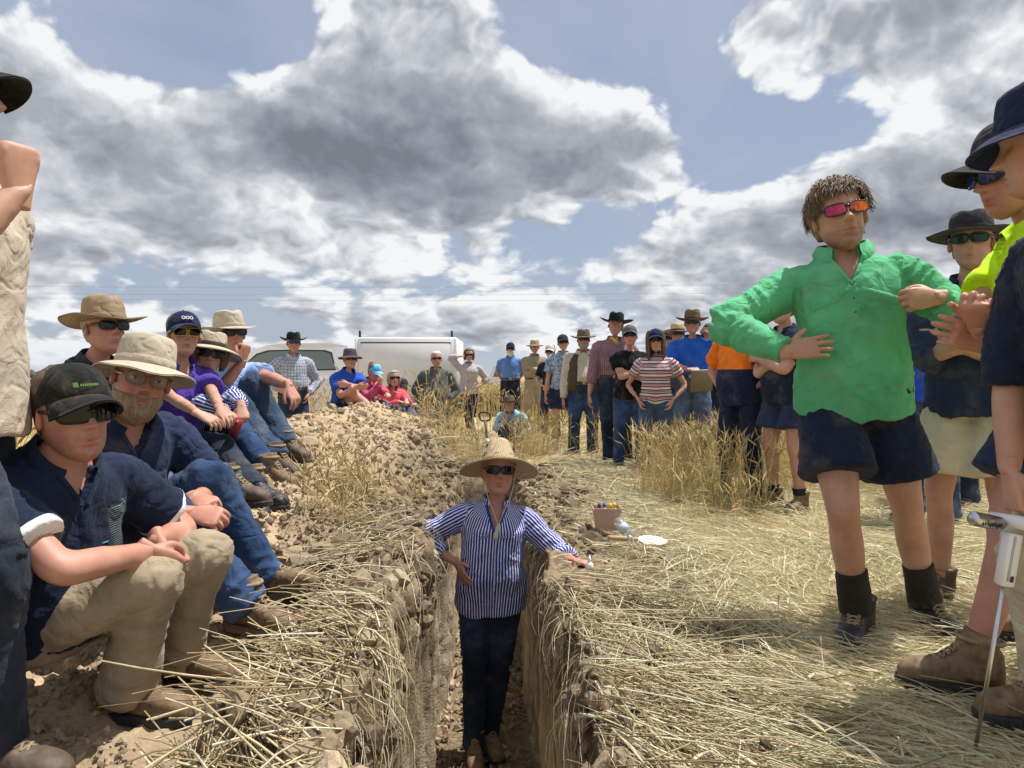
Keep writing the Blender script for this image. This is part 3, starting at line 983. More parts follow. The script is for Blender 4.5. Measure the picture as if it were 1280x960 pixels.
    n = len(x); d = flat_dirs(x, y, 1.0, 1.5, (0.0, 0.5)); ln = RNG.uniform(0.15, 0.42, n)
    g = (RNG.uniform(0, 1, n) < 0.25 + 0.35 * (y > 10.5)) * RNG.uniform(0.3, 0.8, n)
    strands(mb, np.stack([x, y, surf_z(x, y) + 0.01], 1), d, ln, RNG.uniform(0.005, 0.010, n),
            np.stack([RNG.normal(size=n) * 0.2, RNG.normal(size=n) * 0.2, -RNG.uniform(0.1, 0.6, n)], 1), 3, 2, g, True, 0.006, RNG.uniform(0.1, 0.9, n))
    me = mb.mesh('flattened_wheat'); me.materials.append(STRAW)
    tag(obj('flattened_wheat', me), 'flattened yellow green wheat trodden into a mat beside the trench', 'wheat', kind='stuff')


def stand(mb, x, y, h, w, green, full=True, z0=None):
    n = len(x)
    z = (surf_z(x, y) if z0 is None else np.full(n, z0)) - 0.02
    d = np.stack([RNG.normal(size=n) * 0.12, RNG.normal(size=n) * 0.12, np.ones(n)], 1); d /= np.linalg.norm(d, axis=1)[:, None]
    bend = np.stack([RNG.normal(size=n) * 0.14, RNG.normal(size=n) * 0.14, -np.full(n, 0.03)], 1)
    rn = RNG.uniform(0, 1, n)
    tip, tan, rn, _ = strands(mb, np.stack([x, y, z], 1), d, h, w, bend, 4 if full else 3, 2, green, False, rnd=rn, taper=0.7)
    droop = tan + np.stack([RNG.normal(size=n) * 0.35, RNG.normal(size=n) * 0.35, -RNG.uniform(0, 0.5, n)], 1)
    droop /= np.linalg.norm(droop, axis=1)[:, None]
    ears(mb, tip, droop, RNG.uniform(0.07, 0.10, n), RNG.uniform(0.011, 0.015, n) * (w / 0.004), rn, green, 3 if full else 1, 0.07)
    if full:      # dry leaves
        s = np.stack([x, y, z], 1) + d * (h * RNG.uniform(0.3, 0.8, n))[:, None]
        a = RNG.uniform(0, 6.28, n); ld = np.stack([np.cos(a), np.sin(a), RNG.uniform(0.2, 0.9, n)], 1)
        strands(mb, s, ld, RNG.uniform(0.08, 0.2, n), np.full(n, 0.007), np.stack([np.cos(a) * 0.3, np.sin(a) * 0.3, -RNG.uniform(0.5, 1.6, n)], 1), 4, 2, green * 0.7, False, rnd=rn, taper=0.2)


def wheat_mask(x, y):
    """where the crop still stands"""
    m = (y > 13.2 + 1.2 * np.sin(x * 0.8)).astype(float)
    m = np.maximum(m, (x < -2.3) & (y > 9.5))
    m = np.maximum(m, (x > -1.3) & (x < -0.75) & (y > 9.8) & (y < 12.5)); m = np.maximum(m, (x < -1.0) & (y > 12.2))            # left, behind the heap
    m = np.maximum(m, (x > 0.62 * y - 0.1) & (x < 0.62 * y + 3) & (y > 7.2))
    m = np.maximum(m, (x < -3.0) & (y > 4.0))
    return m > 0.5


def build_wheat():
    mb = MB()
    # clumps left standing in the trodden area
    for (px, py, d, r, n, h0) in ((880, 610, 6.3, 0.55, 420, 0.62), (925, 590, 6.7, 0.45, 300, 0.60), (835, 610, 6.6, 0.30, 130, 0.50), (900, 640, 5.4, 0.35, 70, 0.35), (960, 565, 8.2, 0.6, 420, 0.7), (955, 600, 7.0, 0.45, 220, 0.6), (870, 575, 8.1, 0.5, 200, 0.6), (1000, 575, 8.4, 0.6, 220, 0.7), (905, 565, 8.9, 0.6, 220, 0.65),
                                  (1130, 600, 7.0, 0.7, 420, 0.72), (1090, 590, 7.6, 0.8, 380, 0.75), (1200, 590, 7.2, 0.8, 300, 0.7),
                                  (660, 560, 9.6, 0.25, 120, 0.5), (672, 555, 10.2, 0.35, 150, 0.55), (735, 575, 10.6, 0.6, 160, 0.5),
                                  (800, 575, 9.8, 0.6, 190, 0.6), (560, 560, 9.0, 0.35, 120, 0.45), (590, 560, 8.2, 0.22, 60, 0.4)):
        c = P(px, py, d); a = RNG.uniform(0, 6.28, n); q = r * np.sqrt(RNG.uniform(0, 1, n))
        x = c[0] + np.cos(a) * q; y = c[1] + np.sin(a) * q * 1.3
        stand(mb, x, y, RNG.uniform(0.7, 1.05, n) * h0, np.full(n, 0.0042), (RNG.uniform(0, 1, n) < 0.3) * RNG.uniform(0.3, 0.8, n))
    # dry tufts on the spoil heap
    for (px, py, d, r, n, h0) in ((415, 640, 3.6, 0.09, 60, 0.20), (430, 610, 4.2, 0.1, 50, 0.26), (455, 620, 4.3, 0.08, 40, 0.2), (520, 600, 4.9, 0.1, 30, 0.15)):
        c = P(px, py, d); x = c[0] + RNG.normal(size=n) * r; y = c[1] + RNG.normal(size=n) * r
        stand(mb, x, y, RNG.uniform(0.5, 1.05, n) * h0, np.full(n, 0.003), (RNG.uniform(0, 1, n) < 0.35) * 0.7)
    # the crop: nearest rows in full, further rows lighter
    for (n, yr, xr, full, w) in ((8000, (4, 18), (-9, 8), True, 0.0065), (9000, (18, 34), (-16, 16), False, 0.013), (4500, (34, 60), (-30, 30), False, 0.03)):
        x = RNG.uniform(*xr, n); y = RNG.uniform(*yr, n)
        k_ = wheat_mask(x, y) & (np.abs(x) < 0.80 * y + 1.0)
        x, y = x[k_], y[k_]
        stand(mb, x, y, RNG.uniform(0.62, 0.82, len(x)), np.full(len(x), w), (RNG.uniform(0, 1, len(x)) < 0.16) * RNG.uniform(0.2, 0.6, len(x)), full,
              None if yr[0] < 10 else 0.0)
    me = mb.mesh('standing_wheat'); me.materials.append(WHEAT)
    tag(obj('standing_wheat', me), 'ripe golden wheat still standing around the trodden clearing', 'wheat', kind='stuff')
    # the crop's closed surface beyond, out to the horizon
    R_ = 3400.0
    xs = np.concatenate([-np.geomspace(R_, 30, 20), np.linspace(-28, 28, 57), np.geomspace(30, R_, 20)])
    ysf = np.concatenate([np.linspace(20, 80, 61), np.geomspace(82, R_, 40)])
    X, Y = np.meshgrid(xs, ysf)
    p = np.stack([X.ravel(), Y.ravel(), np.zeros(X.size)], 1)
    Z = 0.60 + fbm(p * 1.1, 2, 5) * 0.06 + fbm(p * 0.02, 2, 6) * 0.08
    V = np.stack([p[:, 0], p[:, 1], Z], 1)
    m, k, b = new_mat('far_wheat')
    co = objco(k)
    n = k.noise(k.xyz(k.mul(k.sep(co)[0], 1.0), k.mul(k.sep(co)[1], 0.6), 0.0), 14, 5, 0.7)
    k.l.new(k.mix(k.ramp(n, 0.3, 0.7), (0.26, 0.17, 0.06), (0.52, 0.37, 0.15)), b.inputs['Base Color'])
    b.inputs['Roughness'].default_value = 0.9
    bump(k, b, n, 1.0, 0.2)
    me = mesh_np('far_crop', V, grid_quads(len(ysf), len(xs))); me.materials.append(m)
    tag(obj('far_crop', me), 'golden crop running to the horizon', 'wheat', kind='stuff')


build_clods()
build_straw()
build_wheat()

# ---------------------------------------------------------------- people: materials
def skin_mat(name, col):
    if name in MATS: return MATS[name]
    m, k, b = new_mat(name)
    co = objco(k)
    n = k.noise(co, 9, 5, 0.65); n2 = k.noise(co, 160, 3, 0.6)
    c = k.mix(k.ramp(n, 0.3, 0.7), tuple(x * y_ for x, y_ in zip(col, (0.86, 0.79, 0.76))), tuple(min(1, x * 1.07) for x in col))
    c = k.mix(k.ramp(n2, 0.55, 0.75, 0.0, 0.22), c, tuple(x * 0.72 for x in col))
    red = attr(k, 'red').outputs['Fac']; stub = attr(k, 'stub').outputs['Fac']; dirt = attr(k, 'shade').outputs['Fac']
    c = k.mix(red, c, (0.42, 0.13, 0.10))
    c = k.mix(k.mul(stub, k.ramp(n2, 0.35, 0.6, 0.35, 1.0)), c, (0.10, 0.065, 0.045))
    k.l.new(c, b.inputs['Base Color'])
    b.inputs['Roughness'].default_value = 0.5; b.inputs['Specular IOR Level'].default_value = 0.35
    bump(k, b, k.add(k.mul(n2, 0.5), k.noise(co, 500, 2, 0.5)), 0.25, 0.002)
    MATS[name] = m
    return m


def cloth(name, col, pattern=None, col2=(0.8, 0.8, 0.8), col3=None, period=0.012, duty=0.5, rough=0.9, dust=0.22, denim=False):
    if name in MATS: return MATS[name]
    m, k, b = new_mat(name)
    co = objco(k)
    u = attr(k, 'cu').outputs['Fac']; v = attr(k, 'cv').outputs['Fac']
    n = k.noise(co, 9, 4, 0.6); fine = k.noise(co, 420, 2, 0.5); big = k.noise(co, 3.0, 3, 0.6)
    c = k.vm('MULTIPLY', tuple(col), (1, 1, 1))

    def wave(s, per, duty_):
        f = k.m('FRACT', k.m('DIVIDE', k.add(s, 10.0), per))
        return k.m('MULTIPLY', k.ramp(f, 0.0, 0.10), k.ramp(f, duty_, duty_ + 0.10, 1.0, 0.0))
    if pattern == 'v':
        c = k.mix(wave(u, period, duty), c, col2)
    elif pattern == 'h':
        c = k.mix(wave(v, period, duty), c, col2)
        if col3 is not None:
            c = k.mix(wave(k.add(v, period * 0.5), period * 2, duty * 0.5), c, col3)
    elif pattern == 'plaid':
        c = k.mix(k.mul(wave(u, period, duty), 0.55), c, col2)
        c = k.mix(k.mul(wave(v, period, duty), 0.55), c, col2)
        if col3 is not None:
            c = k.mix(k.mul(wave(k.add(u, period * 0.4), period, 0.12), 0.7), c, col3)
            c = k.mix(k.mul(wave(k.add(v, period * 0.4), period, 0.12), 0.7), c, col3)
    elif pattern == 'split':                      # upper part in a second colour
        c = k.mix(k.m('MAXIMUM', k.ramp(v, period, period + 0.004), attr(k, 'limb').outputs['Fac']), c, col2)
    elif pattern == 'cuff':                       # light band round the end of each sleeve
        c = k.mix(k.mul(k.ramp(v, period, period + 0.003), k.ramp(attr(k, 'limb').outputs['Fac'], 0.9, 1.0)), c, col2)
    elif pattern == 'print':
        c = k.mix(k.ramp(k.noise(co, 26, 3, 0.6), 0.48, 0.56), c, col2)
    if denim:
        w = k.ramp(k.add(k.mul(big, 0.6), k.mul(n, 0.4)), 0.38, 0.66, 0.0, 0.55)
        c = k.mix(w, c, tuple(min(1, x * 2.1 + 0.03) for x in col))
    f = k.mul(k.ramp(n, 0.25, 0.75, 0.80, 1.18, False), k.ramp(big, 0.3, 0.7, 0.88, 1.12, False))
    c = k.vm('MULTIPLY', c, k.xyz(f, f, f))
    # field dust rubbed into the cloth in patches
    du = k.mul(k.ramp(k.noise(co, 5.5, 5, 0.68, 0.4), 0.50, 0.78), dust)
    c = k.mix(du, c, (0.36, 0.285, 0.195))
    k.l.new(c, b.inputs['Base Color'])
    b.inputs['Roughness'].default_value = rough; b.inputs['Specular IOR Level'].default_value = 0.12
    b.inputs['Sheen Weight'].default_value = 0.06
    cr = k.noise(co, 16, 4, 0.55, 0.6)
    rn = k.noise(co, 8, 2, 0.5, 0.5)
    crease = k.ramp(k.m('ABSOLUTE', k.sub(rn, 0.5)), 0.0, 0.07)
    bump(k, b, k.add(k.add(k.mul(cr, 1.0), k.mul(crease, 0.22)), k.mul(fine, 0.03)), 0.5, 0.020)
    MATS[name] = m
    return m


def hair_mat(name, col):
    if name in MATS: return MATS[name]
    m, k, b = new_mat(name)
    co = objco(k); x, y, z = k.sep(co)
    n = k.noise(k.xyz(k.mul(x, 160), k.mul(y, 160), k.mul(z, 22)), 1.0, 4, 0.6)
    k.l.new(k.mix(k.ramp(n, 0.3, 0.7), tuple(c * 0.65 for c in col), tuple(min(1, c * 1.35) for c in col)), b.inputs['Base Color'])
    b.inputs['Roughness'].default_value = 0.55
    bump(k, b, n, 0.8, 0.006)
    MATS[name] = m
    return m


def lens_mat(name, col, rough=0.06):
    if name in MATS: return MATS[name]
    m, k, b = new_mat(name)
    b.inputs['Base Color'].default_value = (*col, 1); b.inputs['Roughness'].default_value = rough
    b.inputs['Specular IOR Level'].default_value = 0.35
    MATS[name] = m
    return m


def mirror_lens(name):
    """orange to violet mirror coating"""
    if name in MATS: return MATS[name]
    m, k, b = new_mat(name)
    u = attr(k, 'cu').outputs['Fac']
    k.l.new(k.mix(k.ramp(u, -0.06, 0.055), (0.75, 0.16, 0.02), (0.35, 0.03, 0.10)), b.inputs['Base Color'])
    b.inputs['Metallic'].default_value = 0.85; b.inputs['Roughness'].default_value = 0.12
    MATS[name] = m
    return m


# ---------------------------------------------------------------- people: geometry
def remesh(V, T, Q, voxel, it=4, fac=0.5):
    me = mesh_np('tmp', V, [T, Q])
    o = bpy.data.objects.new('tmp', me); C.objects.link(o)
    r = o.modifiers.new('r', 'REMESH'); r.mode = 'VOXEL'; r.voxel_size = voxel; r.adaptivity = 0
    if it:
        s = o.modifiers.new('s', 'SMOOTH'); s.factor = fac; s.iterations = it
    dg = bpy.context.evaluated_depsgraph_get(); dg.update()
    ev = o.evaluated_get(dg); em = ev.to_mesh()
    n = len(em.vertices); V2 = np.zeros(n * 3, np.float32); em.vertices.foreach_get('co', V2)
    N2 = np.zeros(n * 3, np.float32); em.vertex_normals.foreach_get('vector', N2)
    lt = np.zeros(len(em.polygons), np.int32); em.polygons.foreach_get('loop_total', lt)
    li = np.zeros(len(em.loops), np.int32); em.loops.foreach_get('vertex_index', li)
    ev.to_mesh_clear()
    bpy.data.objects.remove(o); bpy.data.meshes.remove(me)
    st = np.concatenate([[0], np.cumsum(lt)[:-1]])
    q = st[lt == 4]; t = st[lt == 3]
    Q2 = li[q[:, None] + np.arange(4)] if len(q) else np.zeros((0, 4), int)
    T2 = li[t[:, None] + np.arange(3)] if len(t) else np.zeros((0, 3), int)
    return V2.reshape(-1, 3).astype(float), N2.reshape(-1, 3).astype(float), T2, Q2


def ik(a, b, l1, l2, pole):
    """middle joint between a and b, bent towards the direction pole; b is pulled in when out of reach"""
    a, b = np.asarray(a, float), np.asarray(b, float)
    d = b - a; D = np.linalg.norm(d)
    D2 = min(max(D, abs(l1 - l2) + 1e-3), (l1 + l2) * 0.999)
    u = d / (D + 1e-9)
    x = (l1 * l1 - l2 * l2 + D2 * D2) / (2 * D2); h = math.sqrt(max(l1 * l1 - x * x, 0))
    p = np.asarray(pole, float); p = p - u * np.dot(p, u); p = nrm(p)
    return a + u * x + p * h, a + u * D2


def head_arrays(seed=0, nphi=64, nz=60, jaw=1.0, fat=0.0, female=False, child=False):
    """head in its own frame: chin at z = 0, face towards +y, x to the person's left"""
    tz = [-0.012, 0.0, 0.02, 0.045, 0.075, 0.11, 0.14, 0.17, 0.195, 0.212, 0.222, 0.2255]
    hw = [0.006, 0.031, 0.048, 0.0605, 0.0675, 0.0735, 0.0765, 0.0765, 0.0675, 0.050, 0.028, 0.004]
    yf = [0.060, 0.076, 0.086, 0.0885, 0.0895, 0.0865, 0.0915, 0.0850, 0.066, 0.043, 0.020, -0.004]
    yb = [0.040, 0.012, -0.02, -0.055, -0.075, -0.088, -0.095, -0.097, -0.085, -0.060, -0.036, -0.012]
    z = np.concatenate([np.linspace(-0.012, 0.16, int(nz * 0.72), endpoint=False), np.linspace(0.16, 0.2255, nz - int(nz * 0.72))])

    def sm(tab):
        zz = np.linspace(-0.012, 0.2255, 400); v = np.interp(zz, tz, tab)
        kk = np.hanning(41); kk /= kk.sum()
        v2 = np.convolve(np.pad(v, 20, mode='edge'), kk, 'valid')
        edge = np.clip(np.minimum((zz + 0.012) / 0.02, (0.2255 - zz) / 0.02), 0, 1)
        return np.interp(z, zz, v * (1 - edge) + v2 * edge)
    HW, YF, YB = sm(hw), sm(yf), sm(yb)
    low = np.exp(-((z - 0.03) / 0.04) ** 2)
    HW = HW * (1 + (jaw - 1) * low + fat * low) ; YF = YF + 0.01 * fat * low
    if female: HW = HW * (1 - 0.07 * low)
    p = np.linspace(-np.pi, np.pi, nphi, endpoint=False)
    phi = p - 0.35 * np.sin(p)             # columns crowd towards the face (phi = 0)
    s, c = np.sin(phi), np.cos(phi)
    sx = np.sign(s) * np.abs(s) ** 0.92; cy = np.sign(c) * np.abs(c) ** 0.95
    y0 = (YF * 0.35 + YB * 0.65)
    X = HW[:, None] * sx[None]
    Y = y0[:, None] + np.where(cy[None] > 0, (YF - y0)[:, None] * cy[None], (y0 - YB)[:, None] * cy[None])
    Z = np.repeat(z[:, None], nphi, 1)
    fr = np.clip((c - 0.15) / 0.5, 0, 1)[None]
    ax = np.abs(X)
    G = lambda v, c0, w: np.exp(-((v - c0) / w) ** 2)
    tri = np.where(Z > 0.083, np.clip((0.131 - Z) / 0.048, 0, 1) ** 1.1, np.clip((Z - 0.073) / 0.010, 0, 1))
    wid = 0.0095 + 0.006 * np.clip((0.11 - Z) / 0.03, 0, 1)
    dy = 0.035 * tri * np.exp(-(X / wid) ** 2)
    dy += 0.008 * G(ax, 0.0130, 0.006) * G(Z, 0.080, 0.006)
    dy -= 0.012 * G(ax, 0.0065, 0.0038) * G(Z, 0.0745, 0.0032)
    dy -= 0.0135 * G(ax, 0.033, 0.0165) * G(Z, 0.113, 0.0115)
    dy += 0.0045 * G(ax, 0.027, 0.024) * G(Z, 0.133, 0.007)
    dy += 0.0045 * G(ax, 0.046, 0.016) * G(Z, 0.088, 0.014)
    dy += 0.0065 * G(X, 0, 0.021) * G(Z, 0.0530, 0.0042) + 0.0080 * G(X, 0, 0.018) * G(Z, 0.0400, 0.0048)
    dy -= 0.0095 * G(X, 0, 0.023) * G(Z, 0.0466, 0.0024)
    dy += 0.0085 * G(X, 0, 0.018) * G(Z, 0.013, 0.010) - 0.0055 * G(X, 0, 0.022) * G(Z, 0.029, 0.0055)
    dy -= 0.0045 * np.exp(-((ax - (0.022 + 0.35 * (0.08 - Z))) / 0.005) ** 2) * G(Z, 0.066, 0.014)
    dy -= 0.003 * G(ax, 0.028, 0.006) * G(Z, 0.055, 0.015)
    Y = Y + dy * fr
    V = np.stack([X, Y, Z], -1).reshape(-1, 3)
    lip = (G(X, 0, 0.018) * (G(Z, 0.0525, 0.0042) + G(Z, 0.0405, 0.0048)) * fr).reshape(-1)
    cheek = (G(ax, 0.045, 0.02) * G(Z, 0.082, 0.02) * fr + 0.8 * G(X, 0, 0.014) * G(Z, 0.083, 0.01) * fr).reshape(-1)
    red = np.clip(lip * 0.9 + cheek * 0.30, 0, 0.85)
    jawm = np.clip((0.068 - Z) / 0.02, 0, 1) * np.clip((c[None] + 0.35) / 0.4, 0, 1) * (1 - np.clip(lip.reshape(Z.shape) * 1.6, 0, 1))
    jawm = np.maximum(jawm, np.clip(1 - ax / 0.028, 0, 1) * G(Z, 0.062, 0.006) * 1.2 * fr)
    hairm = np.where(c[None] > 0.45, np.clip((Z - 0.176) / 0.012, 0, 1),
                     np.where(c[None] > -0.05, np.clip((Z - (0.118 + 0.10 * np.clip(c[None], 0, 1))) / 0.014, 0, 1), np.clip((Z - 0.035) / 0.02, 0, 1)))
    Q = grid_quads(nz, nphi, True)[:, ::-1]
    return dict(V=V, Q=Q, n=(nz, nphi), red=red, beard=np.clip(jawm, 0, 1).reshape(-1), hair=hairm.reshape(-1), phi=np.repeat(phi[None], nz, 0).reshape(-1))


def ear_arrays():
    V0, T0 = ico(2)
    V = V0 * np.array([0.011, 0.018, 0.031])
    dent = np.exp(-((V[:, 1] - 0.002) / 0.009) ** 2 - ((V[:, 2] - 0.004) / 0.018) ** 2) * (V[:, 0] > 0)
    V[:, 0] -= dent * 0.009
    V[:, 1] += -V[:, 2] * 0.22
    V[:, 2] *= np.where(V[:, 2] < 0, 0.85, 1.0)
    return V @ rotz(-0.45).T, T0


HAND_CACHE = {}


def hand_arrays(pose, voxel):
    """right hand: wrist at 0, fingers towards +y, palm towards -z, thumb on +x (mirrored in x for a left hand)"""
    key = (pose, voxel)
    if key in HAND_CACHE: return HAND_CACHE[key]
    curl = {'relaxed': (22, 30, 18), 'fist': (78, 95, 55), 'grip': (55, 65, 40), 'flat': (6, 8, 5), 'clasp': (50, 55, 25), 'point': (60, 80, 40)}[pose]
    mb = MB()
    cen = np.array([[0, -0.035, 0], [0, 0.0, 0], [0.002, 0.03, -0.002], [0.003, 0.065, -0.003], [0.002, 0.092, -0.002], [0.002, 0.102, -0.002]])
    A = [0.027, 0.028, 0.035, 0.041, 0.040, 0.032]; B = [0.019, 0.018, 0.017, 0.0155, 0.0125, 0.008]
    n = len(cen)
    mb.put(*loft(cen, np.array(A), np.array(B), np.tile([1.0, 0, 0], (n, 1)), np.tile([0, 0, 1.0], (n, 1)), 18, 0.85))
    for i, (bx, ln, r) in enumerate(((0.0315, 0.072, 0.0085), (0.0108, 0.080, 0.0088), (-0.0105, 0.074, 0.0083), (-0.0305, 0.058, 0.0075))):
        sp = (0.10, 0.03, -0.04, -0.12)[i]
        base = np.array([bx, 0.090 - 0.004 * abs(i - 1), 0.0]); pts = [base - np.array([0, 0.03, 0.002]), base]
        ang = 0.0
        for f_, frac in zip(curl, (0.45, 0.31, 0.24)):
            ang += math.radians(f_ * (1 + 0.07 * i + (0.15 if pose == 'relaxed' else 0) * i * 0.5))
            dv = np.array([math.sin(sp) * math.cos(ang), math.cos(sp) * math.cos(ang), -math.sin(ang)])
            pts.append(pts[-1] + dv * ln * frac)
        mb.put(*tube(pts, [r * 1.02, r * 1.08, r * 1.02, r * 0.96, r * 0.78], 10, 4, (0, 0, 1)))
    tp = {'relaxed': [(0.020, 0.020, -0.006), (0.042, 0.045, -0.018), (0.052, 0.075, -0.028), (0.050, 0.100, -0.036)],
          'flat': [(0.020, 0.020, -0.004), (0.046, 0.040, -0.010), (0.066, 0.064, -0.014), (0.078, 0.086, -0.016)],
          'fist': [(0.020, 0.022, -0.008), (0.040, 0.048, -0.026), (0.030, 0.076, -0.044), (0.006, 0.086, -0.050)],
          'point': [(0.020, 0.022, -0.008), (0.044, 0.048, -0.016), (0.056, 0.074, -0.010), (0.060, 0.100, 0.0)],
          'grip': [(0.020, 0.020, -0.010), (0.040, 0.042, -0.030), (0.036, 0.068, -0.050), (0.024, 0.086, -0.062)],
          'clasp': [(0.020, 0.020, -0.008), (0.044, 0.042, -0.022), (0.046, 0.072, -0.036), (0.032, 0.094, -0.044)]}[pose]
    mb.put(*tube(tp, [0.0165, 0.0135, 0.0110, 0.0085], 10, 4, (0, 0, 1)))
    V, N, T, Q = remesh(*mb.arrays(), voxel * 0.9, 1, 0.5)
    HAND_CACHE[key] = (V, T, Q)
    return HAND_CACHE[key]


BOOT_CACHE = {}


def boot_meshes(kind):
    """boot with the ankle over the origin, toe towards +y, sole at z = 0: (upper, sole, laces)"""
    if kind in BOOT_CACHE: return BOOT_CACHE[kind]
    mb = MB()
    low = kind == 'shoe'
    st = [(-0.078, 0.020, 0.050, 0.052), (-0.066, 0.033, 0.062, 0.060), (-0.03, 0.037, 0.070, 0.064), (0.02, 0.038, 0.062, 0.058), (0.07, 0.043, 0.052, 0.046),
          (0.12, 0.047, 0.044, 0.038), (0.16, 0.046, 0.039, 0.034), (0.188, 0.036, 0.034, 0.028), (0.204, 0.018, 0.028, 0.018)]
    cen = np.array([[0.004 * (s[0] > 0.05), s[0], 0.016 + s[3]] for s in st]); n = len(st)
    mb.put(*loft(cen, np.array([s[1] for s in st]), np.array([s[3] for s in st]), np.tile([1.0, 0, 0], (n, 1)), np.tile([0, 0, 1.0], (n, 1)), 20, 0.8))
    if not low:
        top = {'boot': 0.165, 'tall': 0.175, 'gumboot': 0.17}.get(kind, 0.165)
        mb.put(*tube([(0, -0.012, 0.05), (0, -0.012, 0.10), (0, -0.014, 0.14), (0, -0.016, top), (0, -0.016, top + 0.004), (0, -0.016, top - 0.03)],
                     [0.045, 0.049, 0.050, 0.053, 0.044, 0.042], 20, 3, (1, 0, 0), radb=[0.058, 0.057, 0.058, 0.062, 0.052, 0.050]))
        mb.put(*tube([(0, 0.075, 0.070), (0, 0.045, 0.095), (0, 0.028, 0.13), (0, 0.022, top - 0.012)], [0.026, 0.028, 0.026, 0.024], 12, 3, (1, 0, 0)))
    V, N, T, Q = remesh(*mb.arrays(), 0.0065, 3, 0.5)
    wr = fbm(V * 60, 2, 9) * 0.0018 + fbm(V * np.array([40, 90, 40.0]), 2, 3) * 0.002 * np.exp(-((V[:, 1] - 0.09) / 0.04) ** 2)
    # seams: toe cap, quarter, pull-up panel
    seam = np.exp(-((V[:, 1] - 0.128 + 0.5 * V[:, 0] ** 2 * 40) / 0.0035) ** 2) * (V[:, 2] > 0.03)
    seam = np.maximum(seam, np.exp(-((V[:, 1] - 0.045 + 0.35 * (V[:, 2] - 0.06)) / 0.0035) ** 2) * (V[:, 2] > 0.03) * (np.abs(V[:, 0]) > 0.02))
    seam = np.maximum(seam, np.exp(-((V[:, 2] - 0.105) / 0.004) ** 2) * (V[:, 1] < 0.01))
    V = V + N * (wr - seam * 0.0028)[:, None]
    V[:, 2] = np.maximum(V[:, 2], 0.015)
    up = mesh_np('boot_upper', V, [T, Q], True)
    # sole: stacked outline
    out = np.array([(-0.082, 0.0), (-0.072, 0.026), (-0.04, 0.039), (0.02, 0.040), (0.07, 0.046), (0.12, 0.051), (0.16, 0.050), (0.19, 0.040), (0.208, 0.020), (0.213, 0.0)])
    y = np.concatenate([out[:, 0], out[-2:0:-1, 0]]); x = np.concatenate([out[:, 1], -out[-2:0:-1, 1]]) + 0.004 * (np.concatenate([out[:, 0], out[-2:0:-1, 0]]) > 0.05)
    m = len(x); lv = [(0.0, 0.97), (0.004, 1.0), (0.022, 1.0), (0.028, 0.96)]
    V = np.concatenate([np.stack([x * s, y * s, np.full(m, z) + 0.006 * np.clip((y - 0.15) / 0.05, 0, 1)], 1) for z, s in lv] + [np.array([[0, 0.06, 0.0]]), np.array([[0, 0.06, 0.028]])])
    Q = grid_quads(4, m, True); j = np.arange(m); j2 = (j + 1) % m
    T = np.concatenate([np.stack([j, j2, np.full(m, 4 * m)], 1), np.stack([3 * m + j2, 3 * m + j, np.full(m, 4 * m + 1)], 1)])
    mbs = MB().put(V, T, Q[:, ::-1])
    if kind in ('boot', 'tall'):           # tread lugs and heel block
        for yy in np.linspace(-0.06, 0.185, 12):
            hw_ = np.interp(yy, out[:, 0], out[:, 1])
            for sx in (-1, 1):
                mbs.put(*box((sx * (hw_ - 0.004), yy, 0.010), (0.014, 0.012, 0.018), None, 0.002))
    sole = mbs.mesh('boot_sole', smooth=False)
    lc = MB()
    if kind in ('boot', 'tall'):
        for i in range(6):
            t = i / 5.0
            yy = 0.110 - 0.070 * t; zz = 0.088 + 0.055 * t ** 1.3
            w_ = 0.022
            for s_ in (-1, 1):
                lc.put(*tube([(-w_ * s_, yy, zz - 0.002), (0, yy - 0.005, zz + 0.010), (w_ * s_, yy - 0.012, zz + 0.006)], [0.0034] * 3, 6, 3, (0, 0, 1)))
        th_ = np.linspace(0, 2 * np.pi, 17)
        lc.put(*tube([(0.052 * math.sin(t), -0.016 + 0.061 * math.cos(t), 0.160 + 0.006 * math.cos(t)) for t in th_], [0.007] * 17, 8, 1, (0, 0, 1), curved=False))
        laces = lc.mesh('boot_laces')
    else:
        laces = None
    BOOT_CACHE[kind] = (up, sole, laces)
    return BOOT_CACHE[kind]


